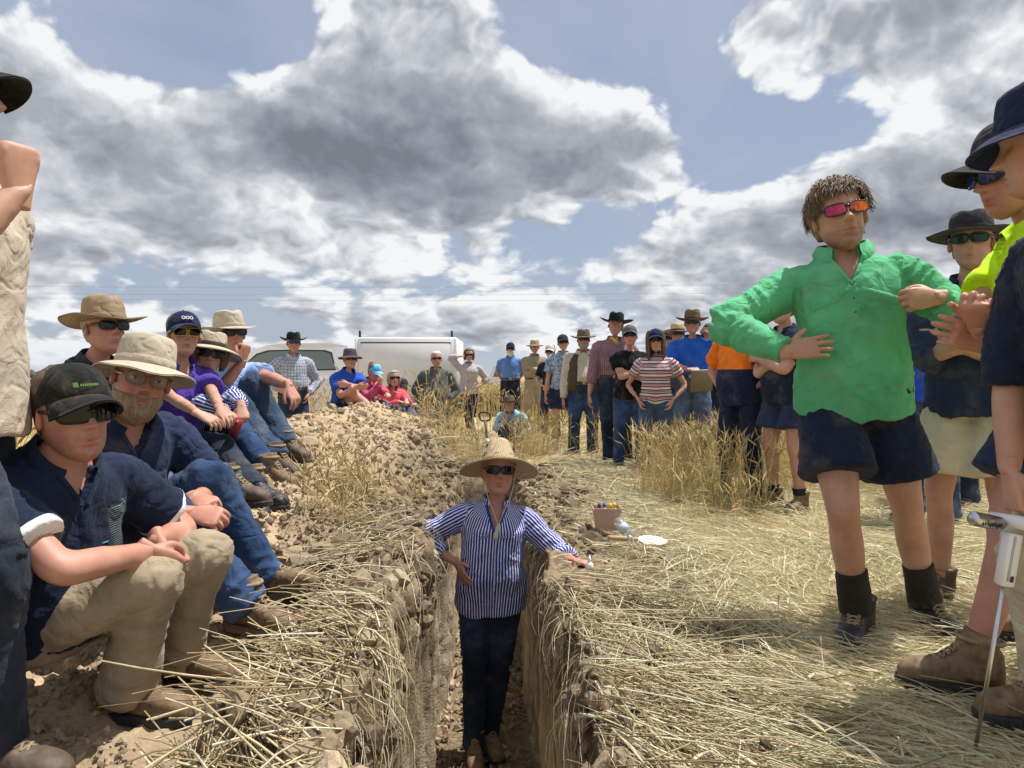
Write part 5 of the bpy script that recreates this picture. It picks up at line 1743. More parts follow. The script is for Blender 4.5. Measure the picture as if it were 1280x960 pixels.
        # collar
        if collar:
            ph = np.radians(np.linspace(30, 330, 27)); nk_c = at(0.508, cen); nku = nrm(at(0.53, U) * 0.9 + at(0.5, FW) * 0.12); nkf = nrm(at(0.5, FW) - nku * np.dot(at(0.5, FW), nku)); nkl = np.cross(nkf, nku); nkl = nkl if np.dot(nkl, at(0.5, LF)) > 0 else -nkl
            st = 1.5 if collar == 'up' else 1.0
            rows = []
            fr_w = np.clip((np.abs(np.cos(ph / 2)) - 0.80) / 0.2, 0, 1)
            secs = [(0.070, -0.012), (0.069, 0.020 * st), (0.072, 0.036 * st), (0.079, 0.036 * st), (0.086 + 0.012 * (st > 1), 0.014 + 0.02 * (st - 1)), (0.094, -0.010)]
            for (r, hh) in secs:
                dn = (hh < 0.03) * (r > 0.08) * fr_w * 0.030 + (-0.016 * (hh < 0)) * 0
                low = 0.018 * np.clip(np.cos(ph), 0, 1)
                rr_ = r * NR * (0.95 if female else 1.0)
                rows.append(nk_c + (np.cos(ph) * rr_ * 1.02 * k)[:, None] * nkf + (np.sin(ph) * rr_ * 1.05 * k)[:, None] * nkl + ((hh - dn - low) * k)[:, None] * nku)
            Vc = np.concatenate(rows); q = grid_quads(len(secs), 27)
            child('collar', MB().put(Vc, None, q, cu=np.tile(ph * 0.06, len(secs)), cv=0.0), smat, B.shirt)

    def decal(name, u, s, wu, ws, mat, par, lift=0.004, nu_=8, nv_=10, shape=None, skew=0.0):
        """a panel laid on the front of the shirt round (u across, s up the trunk)"""
        if bvh is None: return None
        gu = np.linspace(-0.5, 0.5, nu_); gv = np.linspace(-0.5, 0.5, nv_)
        V = []
        for j, b_ in enumerate(gv):
            for i_, a_ in enumerate(gu):
                s2 = s + b_ * ws + skew * a_; u2 = u + a_ * wu * (shape(b_) if shape else 1.0)
                o = at(s2, cen) + at(s2, LF) * u2 * k + at(s2, FW) * 0.5
                hit = bvh.ray_cast(Vector(o), Vector(-at(s2, FW)), 0.6)
                if hit[0] is None: return None
                edge = i_ in (0, nu_ - 1) or j in (0, nv_ - 1)
                V.append(np.array(hit[0]) + np.array(hit[1]) * (-0.002 if edge else lift))
        me = mesh_np(name, np.array(V) - off, grid_quads(nv_, nu_), True, {'cu': np.repeat(gv, nu_) * 0 + np.tile(gu * wu + u, nv_), 'cv': np.repeat(gv * ws + s + 0.1, nu_)})
        return obj(name, me, par, mat)
    B.decal = decal
    # --- trousers or shorts
    if legs is not None:
        kind, lmat = legs[0], legs[1]
        lg = legs[2] if len(legs) > 2 else 0.014
        mb = MB()
        wst = 0.105 if (shirt is None or shirt[2] > 0.03) else 0.08
        sl = [wst - 0.04, wst, wst - 0.002, 0.05, 0.0, -0.06, -0.095]
        gr = np.array([-0.02, -0.004, 0.002, 0.002, 0.004, 0.0, -0.05])
        ce, a, b, lu, fu2 = trunk(sl, 0.010, 0.010, gr)
        mb.put(*loft(ce, a, b, lu, fu2, 26, 0.94))
        bones = [(at(-0.1, cen), at(0.12, cen), 0.16 * k, fu_[3], 0.0)]; jp = [(hp + f * 0.08, 0.12 * k)]
        for i in range(2):
            h_, n_, a_ = hips[i], knee[i], ank[i]
            sit = np.clip(np.dot(nrm(n_ - h_), f), 0, 1)
            butt = h_ - at(0, FW) * 0.03 * k * sit
            if kind == 'shorts':
                fr_ = legs[3] if len(legs) > 3 else 0.68
                E = h_ + (n_ - h_) * fr_; dv = nrm(n_ - h_)
                pts = [h_ + up * 0.03 * k, butt + (n_ - h_) * 0.08, h_ + (n_ - h_) * 0.35, E - dv * 0.03, E, E + dv * 0.003, E - dv * 0.05]
                rr = [0.088, 0.097, 0.092 + lg, 0.088 + lg * 2.2, 0.088 + lg * 2.4, 0.082 + lg * 1.6, 0.070]
            else:
                fl = legs[3] if len(legs) > 3 else 0.0
                dv = nrm(a_ - n_); Eb = a_ + dv * 0.0 * k; bk = -(f * 0.010 * k)
                pts = [h_ + up * 0.03 * k, butt + (n_ - h_) * 0.10, h_ + (n_ - h_) * 0.5, h_ + (n_ - h_) * 0.86, n_, n_ + (a_ - n_) * 0.18 + bk, n_ + (a_ - n_) * 0.45 + bk, n_ + (a_ - n_) * 0.80, Eb, Eb + dv * 0.004, Eb - dv * 0.012]
                g = lg
                rr = [0.088, 0.094, 0.080 + g, 0.067 + g, 0.061 + g, 0.060 + g, 0.058 + g * 1.1, 0.050 + g * 1.4 + fl, 0.052 + g * 1.4 + fl, 0.046 + g + fl, 0.026]
                bones.append((n_, a_, 0.065 * k, f, 0.43 * k)); jp += [(n_, 0.11 * k), (a_, 0.13 * k)]
            mb.put(*tube(pts, np.array(rr) * k * (1 + 0.6 * fat) * (1.04 if female else 1.0), 20, 3, l))
            bones.append((h_, n_, 0.085 * k, f, 0.0)); jp.append((h_, 0.14 * k))
        V, N, T, Q = remesh(*mb.arrays(), (0.0115, 0.014, 0.021)[lod], (3, 3, 1)[lod], 0.5)
        V, cu, cvv = fold(V, N, bones, {'trunk': (0,), 'pts': jp}, (0.0085, 0.0085, 0.008)[lod] * k, seed + 3, lod)
        B.legs = obj({'shorts': 'shorts', 'jeans': 'jeans', 'trousers': 'trousers'}[kind], mesh_np('trousers', V - off, [T, Q], True, {'cu': cu, 'cv': cvv}), root, lmat)
    if belt is not None:
        ce, a, b, lu, fu2 = trunk([0.075, 0.078, 0.112, 0.115], 0.0 + 0.018, 0.018, np.array([-0.004, 0.003, 0.003, -0.004]))
        bo = child('belt', MB().put(*loft(ce, a, b, lu, fu2, 36, 0.94, cap=False)), belt)
        p = at(0.095, cen) + at(0.095, FW) * (np.interp(0.095, TSa, TB) + np.interp(0.095, TSa, TC) + 0.024) * k
        Rm = np.stack([at(0.095, LF), at(0.095, FW), at(0.095, U)], 1)
        child('buckle', MB().put(*box(p, (0.05 * k, 0.008, 0.036 * k), Rm, 0.003)), MATS['brass'], bo)
    if vest is not None:
        ph = np.linspace(math.radians(26), math.radians(334), 40); rows = []
        for s in (-0.02, 0.04, 0.12, 0.2, 0.28, 0.36, 0.42, 0.455, 0.48):
            a = np.interp(s, TSa, TA) + 0.030; b = np.interp(s, TSa, TB) + 0.030; c = np.interp(s, TSa, TC)
            op = 1.0 - 0.3 * np.clip((s - 0.2) / 0.3, 0, 1)
            rows.append(at(s, cen) + at(s, FW) * c * k + (np.cos(ph) * b * k)[:, None] * at(s, FW) + (np.sin(ph) * a * k)[:, None] * at(s, LF))
        Vv = np.concatenate(rows); inn_ = Vv + (np.repeat(np.stack([at(s, cen) for s in (-0.02, 0.04, 0.12, 0.2, 0.28, 0.36, 0.42, 0.455, 0.48)]), 40, 0) - Vv) * 0.06
        q = grid_quads(9, 40)
        e0 = np.arange(9) * 40; e1 = e0 + 39
        o2 = len(Vv)
        sides = np.concatenate([np.stack([e0[:-1], e0[1:], e0[1:] + o2, e0[:-1] + o2], 1), np.stack([e1[1:], e1[:-1], e1[:-1] + o2, e1[1:] + o2], 1)])
        Vv = Vv + fbm(Vv * 14, 2, seed)[:, None] * 0.006
        child('vest', MB().put(np.concatenate([Vv, inn_]), None, np.concatenate([q, q[:, ::-1] + o2, sides]), cu=0.0, cv=0.0), vest)
    # --- boots
    if boots is not None:
        kind, bmat, somat = boots
        up_me, so_me, la_me = boot_meshes(kind)
        for i, sgn in enumerate((-1, 1)):
            yv = fdir[i]; zv = fup[i]; xv = np.cross(yv, zv)
            M = Matrix(((xv[0], yv[0], zv[0], 0), (xv[1], yv[1], zv[1], 0), (xv[2], yv[2], zv[2], 0), (0, 0, 0, 1)))
            pos = ank[i] - zv * 0.085 * k - off
            nm = 'shoe' if kind == 'shoe' else 'boot'
            o = obj(nm, up_me, root, bmat); s_ = k ** 0.9
            o.matrix_local = Matrix.Translation(Vector(pos)) @ M @ Matrix.Diagonal((s_ * 1.02, s_ * 1.02, s_ * 1.02, 1))
            obj('sole', so_me, o, somat)
            if la_me is not None and lod < 2: obj('laces', la_me, o, MATS['lace'])
    if socks is not None:
        for i in range(2):
            a_, n_ = ank[i], knee[i]; dv = nrm(n_ - a_)
            h0, h1, r0, r1 = socks[1], socks[2], socks[3], socks[4]
            pts = [a_ + dv * h0, a_ + dv * (h0 * 0.6 + h1 * 0.4), a_ + dv * (h1 - 0.01), a_ + dv * h1, a_ + dv * (h1 - 0.01)]
            V, T, Q = tube(pts, [r0, (r0 + r1) / 2, r1, r1 * 0.97, r1 * 0.85], 20, 6, l)
            V = V + (fbm(V * np.array([18, 18, 45.0]), 2, seed)[:, None]) * nrm_rows(V - a_) * 0.005
            child(socks[5] if len(socks) > 5 else 'sock', MB().put(V, T, Q, cu=0.0, cv=0.0), socks[0])
    # --- head things
    if eyes:
        for sgn in (-1, 1):
            V0, T0 = ico(2)
            eo = hchild('eye', MB().put(V0 * np.array([0.0135, 0.0115, 0.0085]) + np.array([sgn * 0.033, 0.0765, 0.1135]), T0), MATS['eye_white'])
            V1 = V0[:, :] * np.array([0.0058, 0.003, 0.0058]) + np.array([sgn * 0.033, 0.0872, 0.1135])
            hchild('iris', MB().put(V1, T0), MATS['iris'], eo)
            hchild('eyebrow', MB().put(*tube([(sgn * 0.013, 0.093, 0.129), (sgn * 0.032, 0.094, 0.134), (sgn * 0.052, 0.080, 0.129)], [0.003, 0.0042, 0.002], 8, 4, (0, 0, 1))), hair[1] if hair else MATS['hair_brown'])
    if hair is not None:
        hk_, hm_ = hair[0], hair[1]
        th_ = hair[2] if len(hair) > 2 else 0.010
        V = hd_['V']; cenh = np.array([0, -0.01, 0.12])
        nn_ = nrm_rows((V - cenh) * np.array([1, 1, 0.9]))
        o_ = hd_['hair']
        g = fbm(V * np.array([60, 60, 26.0]) + seed, 3, seed)
        Vh = V + nn_ * (o_ * (th_ + 0.5 * th_ * g) - (1 - o_) * 0.010)[:, None]
        ho = hchild('hair', MB().put(Vh, None, hd_['Q']), hm_)
        if hk_ in ('long', 'bob', 'bun', 'messy'):
            hb = MB()
            rg = np.random.default_rng(seed)
            if hk_ in ('long', 'bob'):
                n_ = 70
                for i in range(n_):
                    a_ = rg.uniform(0.85, 2 * math.pi - 0.85)
                    x0, y0 = 0.080 * math.sin(a_), -0.012 + 0.095 * math.cos(a_)
                    ln = (0.27 if hk_ == 'long' else 0.12) * rg.uniform(0.8, 1.05)
                    zt = 0.15 + rg.uniform(-.02, .02)
                    q_ = [(x0 * 0.8, y0 * 0.8, zt + 0.045), (x0 * 1.08, y0 * 1.05, zt), (x0 * 1.16, y0 * 1.1, zt - ln * 0.5), (x0 * (1.02 if hk_ == 'bob' else 1.1), y0 * 1.02, zt - ln)]
                    hb.put(*tube(q_, [0.008, 0.013, 0.013, 0.003], 7, 4, (0, 1, 0), flat=0.6))
            elif hk_ == 'bun':
                for i in range(14):
                    dv_ = nrm(rg.normal(size=3)); hb.put(*tube([np.array([0, -0.10, 0.185]) + dv_ * 0.006, np.array([0, -0.115, 0.19]) + dv_ * 0.026, np.array([0, -0.125, 0.185]) + dv_ * 0.034], [0.012, 0.012, 0.004], 7, 3))
            else:
                for i in range(2600):
                    a_ = rg.uniform(-math.pi, math.pi); e_ = math.asin(rg.uniform(0.02, 0.99))
                    dirn = np.array([math.sin(a_) * math.cos(e_), math.cos(a_) * math.cos(e_), math.sin(e_)])
                    p0 = np.array([0, -0.006, 0.135]) + dirn * np.array([0.080, 0.096, 0.092])
                    if p0[1] > 0.045 and p0[2] < 0.183: continue
                    if p0[2] < 0.105 + 0.05 * (p0[1] > -0.01): continue
                    fw = np.array([0.35 * np.sign(p0[0] + 0.03) + 0.25 * rg.normal(), 0.55 if p0[1] > -0.03 else -0.35, -0.35])
                    fw = nrm(fw - dirn * np.dot(fw, dirn) * 0.85)
                    ln = rg.uniform(0.045, 0.078) * (0.8 if p0[1] > 0.03 else 1.0)
                    t1 = nrm(fw + dirn * 0.42 + rg.normal(size=3) * 0.16); t2 = nrm(fw - dirn * 0.35 + np.array([0, 0, -0.35]) + rg.normal(size=3) * 0.18)
                    q_ = [p0, p0 + t1 * ln * 0.5, p0 + t1 * ln * 0.5 + t2 * ln * 0.55]
                    hb.put(*tube(q_, [0.0021, 0.0018, 0.0003], 4, 2, dirn, flat=0.6))
            hchild('lock', hb, hm_, ho)
    if beard is not None:
        V = hd_['V']; nn_ = nrm_rows(V - np.array([0, 0.0, 0.06])); g = fbm(V * np.array([90, 90, 40.0]), 3, seed + 1)
        Vb = V + nn_ * (hd_['beard'] * (beard[1] * (1 + 0.7 * g)) - (1 - np.clip(hd_['beard'] * 3, 0, 1)) * 0.008)[:, None]
        Vb[:, 2] -= hd_['beard'] * np.clip((0.035 - V[:, 2]) / 0.04, 0, 1) * beard[1] * 1.2
        hchild('beard', MB().put(Vb, None, hd_['Q']), beard[0])
    if glasses is not None:
        fmat, lmat = glasses[0], glasses[1]; kw = glasses[2] if len(glasses) > 2 else {}
        fr, ln = glasses_parts(**kw)
        g_ = hchild('sunglasses' if lmat.name != 'clear_lens' else 'spectacles', fr, fmat)
        hchild('lens', ln, lmat, g_)
    if hat is not None:
        typ, hm1 = hat[0], hat[1]
        kw = dict(hat[2]) if len(hat) > 2 else {}
        hm2 = hat[3] if len(hat) > 3 else hm1
        tl = kw.pop('back', 7.0 if typ == 'cap' else 2.0)

        def tip(mb):
            if tl:
                for i_ in range(len(mb.V)):
                    mb.V[i_] = (mb.V[i_] - np.array([0, 0, 0.14])) @ rotx(math.radians(tl)).T + np.array([0, 0, 0.14])
            return mb
        if typ == 'cap':
            c_, v_ = cap_parts(seed, **kw)
            B.hat = hchild('cap', tip(c_), hm1)
            hchild('visor', tip(v_), hm2, B.hat)
        else:
            c_, b_, bd_ = (bucket_parts if typ == 'bucket' else hat_parts)(seed=seed, **kw)
            B.hat = hchild('hat', tip(c_), hm1)
            hchild('brim', tip(b_), hm1, B.hat); hchild('hat_band', tip(bd_), hm2, B.hat)
    B.root = root; B.HW = HW_; B.off = off; B.k = k; B.wri = wri; B.elb = elb; B.hnd = hnd; B.hchild = hchild; B.child = child; B.at = at; B.cen = cen; B.LF = LF; B.FW = FW; B.U = U
    B.ank = ank; B.knee = knee; B.shoulders = shoulders; B.hp = hp; B.ntop = ntop; B.hips = hips; B.tl = None
    return B

# ---------------------------------------------------------------- wardrobe
skin_mat('skin_fair', (0.50, 0.29, 0.205)); skin_mat('skin_tan', (0.40, 0.225, 0.150)); skin_mat('skin_ruddy', (0.50, 0.255, 0.185))
plain('brass', (0.55, 0.42, 0.18), 0.35, 0.9); plain('lace', (0.27, 0.20, 0.12), 0.9)
plain('eye_white', (0.75, 0.72, 0.68), 0.25, var=0.02); plain('iris', (0.05, 0.035, 0.02), 0.15, var=0.02)
LEATHER = plain('boot_leather_tan', (0.185, 0.120, 0.065), 0.75, var=0.6, scale=24, bmp=0.5)
LEATHER_D = plain('boot_leather_dark', (0.085, 0.058, 0.038), 0.65, var=0.4, scale=22, bmp=0.5)
LEATHER_K = plain('boot_leather_black', (0.022, 0.022, 0.024), 0.5, var=0.5, scale=18, bmp=0.4)
SOLE = plain('sole_rubber', (0.13, 0.095, 0.06), 0.85, var=0.3, scale=30, bmp=0.4); SOLE_D = plain('sole_rubber_dark', (0.03, 0.027, 0.025), 0.8, var=0.4, bmp=0.3)
BELT = plain('belt_leather', (0.05, 0.028, 0.016), 0.5, var=0.2)
G_BLACK = plain('frame_black', (0.012, 0.012, 0.014), 0.25, var=0.05, spec=0.6); G_YEL = plain('frame_yellow', (0.62, 0.42, 0.03), 0.4, var=0.05)
G_METAL = plain('frame_metal', (0.25, 0.22, 0.18), 0.3, 0.8, var=0.05)
L_DARK = lens_mat('dark_lens', (0.008, 0.008, 0.010)); L_GREEN = lens_mat('green_lens', (0.012, 0.03, 0.02)); L_BLUE = lens_mat('blue_lens', (0.02, 0.05, 0.22))
L_RED = mirror_lens('red_mirror_lens')
m_, k_, b_ = new_mat('clear_lens'); b_.inputs['Transmission Weight'].default_value = 0.92; b_.inputs['Roughness'].default_value = 0.03; b_.inputs['IOR'].default_value = 1.05
L_CLEAR = m_
H_BROWN = hair_mat('hair_brown', (0.115, 0.075, 0.042)); H_DARK = hair_mat('hair_dark', (0.035, 0.024, 0.017)); H_GREY = hair_mat('hair_grey', (0.30, 0.28, 0.25)); H_WHITE = hair_mat('hair_white', (0.62, 0.60, 0.56))
H_SANDY = hair_mat('hair_sandy', (0.175, 0.115, 0.066)); H_GINGER = hair_mat('beard_ginger_grey', (0.26, 0.18, 0.115)); H_LONG = hair_mat('hair_long_brown', (0.10, 0.055, 0.030))
MATS['hair_brown'] = H_BROWN
GREEN = cloth('green_work_shirt', (0.105, 0.42, 0.205)); NAVY = cloth('navy_cotton', (0.014, 0.021, 0.046)); NAVY2 = cloth('navy_drill', (0.022, 0.034, 0.075)); INK = cloth('ink_cotton', (0.010, 0.013, 0.028))
JEAN_D = cloth('dark_denim', (0.012, 0.021, 0.046), denim=True); JEAN = cloth('mid_denim', (0.032, 0.055, 0.098), denim=True); JEAN_L = cloth('pale_denim', (0.060, 0.095, 0.155), denim=True); JEAN_B = cloth('bright_denim', (0.020, 0.044, 0.105), denim=True)
KHAKI = cloth('khaki_drill', (0.36, 0.29, 0.20)); BEIGE = cloth('beige_cotton', (0.50, 0.42, 0.33)); CREAM = cloth('cream_cotton', (0.56, 0.50, 0.38)); OLIVE = cloth('khaki_shirt_cotton', (0.30, 0.26, 0.17))
STRIPE = cloth('blue_white_stripe', (0.030, 0.040, 0.26), 'v', (0.72, 0.74, 0.82), period=0.0145, duty=0.34)
STRIPE2 = cloth('blue_white_stripe_fine', (0.030, 0.040, 0.22), 'v', (0.68, 0.72, 0.82), period=0.016, duty=0.36)
PURPLE = cloth('purple_cotton', (0.085, 0.045, 0.34)); SKYB = cloth('light_blue_cotton', (0.30, 0.42, 0.74)); ROYAL = cloth('royal_blue_cotton', (0.022, 0.085, 0.46)); ROYAL2 = cloth('cobalt_cotton', (0.020, 0.110, 0.50))
CHECK = cloth('blue_white_check', (0.66, 0.70, 0.76), 'plaid', (0.06, 0.10, 0.22), (0.02, 0.03, 0.08), period=0.040, duty=0.42)
PINK = cloth('pink_cotton', (0.60, 0.085, 0.17)); CORAL = cloth('coral_cotton', (0.68, 0.10, 0.135)); GREYS = cloth('grey_green_cotton', (0.085, 0.105, 0.105)); MAUVE = cloth('pale_grey_mauve_cotton', (0.42, 0.38, 0.39))
CHAMB = cloth('chambray', (0.12, 0.22, 0.50)); PALEB = cloth('pale_blue_print', (0.36, 0.44, 0.56), 'print', (0.13, 0.19, 0.32)); ICE = cloth('ice_blue_cotton', (0.34, 0.50, 0.58))
PLUM = cloth('plum_check', (0.30, 0.15, 0.19), 'plaid', (0.12, 0.055, 0.10), (0.5, 0.36, 0.40), period=0.022, duty=0.45); BLACK = cloth('black_cotton', (0.008, 0.008, 0.010))
TEE = cloth('striped_tee', (0.70, 0.62, 0.60), 'h', (0.02, 0.022, 0.06), (0.50, 0.10, 0.09), period=0.034, duty=0.36)
HIVIS_O = cloth('orange_navy_hivis', (0.014, 0.022, 0.062), 'split', (0.85, 0.20, 0.015), period=0.30); HIVIS_Y = cloth('yellow_hivis', (0.55, 0.90, 0.015)); VEST = cloth('brown_vest', (0.085, 0.062, 0.042))
F_TAN = cloth('tan_felt', (0.30, 0.225, 0.140)); F_BROWN = cloth('brown_felt', (0.135, 0.100, 0.068)); F_LIGHT = cloth('pale_canvas', (0.46, 0.40, 0.31)); F_BLACK = cloth('black_felt', (0.014, 0.014, 0.016)); F_CHAR = cloth('charcoal_canvas', (0.030, 0.030, 0.036))
F_KHAKI = cloth('khaki_canvas', (0.33, 0.27, 0.175)); F_PURP = cloth('faded_purple_canvas', (0.095, 0.070, 0.095)); F_NAVY = cloth('navy_twill', (0.012, 0.020, 0.062)); F_SKY = cloth('sky_blue_twill', (0.17, 0.42, 0.66)); F_STONE = cloth('stone_twill', (0.52, 0.48, 0.40))
F_GREY = cloth('grey_twill', (0.10, 0.10, 0.115)); F_PINK = cloth('faded_pink_twill', (0.42, 0.16, 0.19)); F_GREEN = cloth('green_black_twill', (0.012, 0.20, 0.06)); F_GREENK = cloth('black_twill', (0.012, 0.013, 0.014))
GAITER = cloth('dark_gaiter', (0.035, 0.030, 0.024)); SOCK_N = cloth('navy_sock', (0.015, 0.018, 0.03)); BAND = plain('dark_hat_band', (0.035, 0.024, 0.016), 0.7)


def straw_hat_mat():
    m, k, b = new_mat('plaited_straw')
    co = objco(k); x, y, z = k.sep(co)
    w = k.m('SINE', k.mul(z, 620.0)); w2 = k.m('SINE', k.add(k.mul(x, 500.0), k.mul(y, 500.0)))
    t = k.mul(k.add(k.mul(w, w2), 1.0), 0.5)
    n = k.noise(co, 60, 3, 0.6)
    c = k.mix(k.ramp(t, 0.1, 0.9), (0.36, 0.25, 0.125), (0.62, 0.48, 0.29))
    f = k.ramp(n, 0.3, 0.7, 0.8, 1.15, False)
    k.l.new(k.vm('MULTIPLY', c, k.xyz(f, f, f)), b.inputs['Base Color'])
    b.inputs['Roughness'].default_value = 0.7
    bump(k, b, t, 0.6, 0.003)
    return m


STRAWHAT = straw_hat_mat()
CORD = plain('hat_cord', (0.55, 0.46, 0.33), 0.8)
A = np.array
CUP = []


# ---------------------------------------------------------------- the people
def woman_in_trench():
    y = 4.05
    B = person('woman in blue and white striped shirt and wide straw hat standing in the trench', -0.115, y, 1.64, z=-0.96, yaw=2, female=True, fat=0.060, lean=-1, side=4,
               feet=[(-0.10, 0.16, 0.0, 4), (-0.01, 0.02, 0.0, 14)],
               hands=[(P(571, 704, 3.96), A([-1, 0.1, 0.05]), 'flat', A([0.5, -0.6, -0.8]), A([0.75, 0.6, 0.1])),
                      (P(716, 700, 3.74), A([0.35, 0.7, -0.6]), 'grip', A([0.95, -0.25, -0.1]), A([0, 0, -1.0]))],
               head=(4, 8, -3), hm=1.12, vneck=0.36, shirt=(STRIPE, 'threeq', -0.125, 0.022), legs=('jeans', JEAN_D, 0.004), boots=('boot', LEATHER, SOLE_D), skin='skin_ruddy',
               hat=('hat', STRAWHAT, dict(crown=0.125, brim=0.108, droop=0.015, curl=-0.025, pinch=0.0, top=0.78, cone=0.36, dent=0.0, back=13, flop=0.004), STRAWHAT),
               glasses=(G_BLACK, L_DARK, dict(hw=0.031, hh=0.018)), hair=('short', H_GINGER, 0.008), lod=0)
    mb = MB()
    j = B.HW(A([[0, 0.10, -0.115]]))[0] + A([0.0, -0.05, -0.02])
    for s in (-1, 1):
        a = B.HW(A([[s * 0.082, 0.03, 0.145]]))[0]; b = B.HW(A([[s * 0.062, 0.075, 0.02]]))[0]
        mb.put(*tube([a, b + A([0, -0.02, 0]), (b + j) / 2 + A([0, -0.03, 0]), j], [0.0022] * 4, 6, 4))
    mb.put(*tube([j + A([0, 0, 0.006]), j + A([-0.005, 0, -0.02]), j + A([-0.016, -0.004, -0.075])], [0.005, 0.009, 0.014], 10, 4))
    B.child('chin_cord', mb, CORD, B.hat)
    B.decal('placket', 0.0, 0.20, 0.030, 0.52, STRIPE, B.shirt, 0.003, 5, 26)
    for u in (-0.075, 0.075): B.decal('pocket', u, 0.335, 0.085, 0.012, STRIPE, B.shirt, 0.004, 8, 4)
    return B


def green_man():
    B = person('tall man in bright green long sleeved work shirt and navy shorts, hand on hip', 1.40, 3.02, 1.95, z=0.0, yaw=8, fat=0.015, broad=0.8, lean=0, side=-4, hip=P(1066, 492, 3.02),
               feet=[(P(1072, 803, 2.96), -18, 0), (P(1160, 800, 3.10), 22, 0)], knees=[(-0.1, 1, 0.1), (0.3, 1, 0.1)],
               hands=[(P(985, 440, 2.86), A([-1, 0.25, -0.15]), 'flat', A([0.85, -0.1, 0.16]), A([0.3, 0.9, -0.3])),
                      (P(1172, 372, 2.76), A([1, 0.2, -0.7]), 'clasp', A([-1.0, -0.06, -0.06]), A([-0.1, 1.0, -0.2]))],
               head=(16, 2, 9), shirt=(GREEN, 'long', -0.085, 0.017), legs=('shorts', NAVY, 0.020, 0.70), boots=('boot', LEATHER_K, SOLE_D),
               glasses=(G_BLACK, L_RED, dict(hw=0.030, hh=0.017)), hair=('messy', H_SANDY, 0.014), stub=0.55, collar='up', lod=0,
               socks=(GAITER, 0.045, 0.21, 0.066, 0.060, 'gaiter'), neck=0.72, hm=1.12, wr=1.0, vneck=0.40)
    B.decal('placket', 0.0, 0.36, 0.034, 0.22, GREEN, B.shirt, 0.004, 6, 14)
    for u in (-0.095, 0.095):
        B.decal('pocket', u, 0.27, 0.105, 0.12, GREEN, B.shirt, 0.003, 10, 12)
        B.decal('pocket_flap', u, 0.335, 0.118, 0.045, GREEN, B.shirt, 0.007, 10, 6, skew=-0.04 * np.sign(u))
    for s in (0.44, 0.39, 0.34, 0.29): B.decal('button', 0.0, s, 0.011, 0.011, plain('green_button', (0.02, 0.12, 0.05), 0.4), B.shirt, 0.007, 4, 4)


def front(B, mat, pockets=True):
    """button strip and chest pockets of a work shirt"""
    B.decal('placket', 0.0, 0.27, 0.032, 0.36, mat, B.shirt, 0.003, 5, 20)
    if pockets:
        for u in (-0.085, 0.085):
            B.decal('pocket', u, 0.29, 0.10, 0.115, mat, B.shirt, 0.003, 8, 10)
            B.decal('pocket_flap', u, 0.335, 0.106, 0.035, mat, B.shirt, 0.006, 8, 5)


SEAT = 'people seated on the spoil heap'
STANDG = 'onlookers standing around the trench'
X1 = A([1.0, 0, 0])
DARK = (G_BLACK, L_DARK)


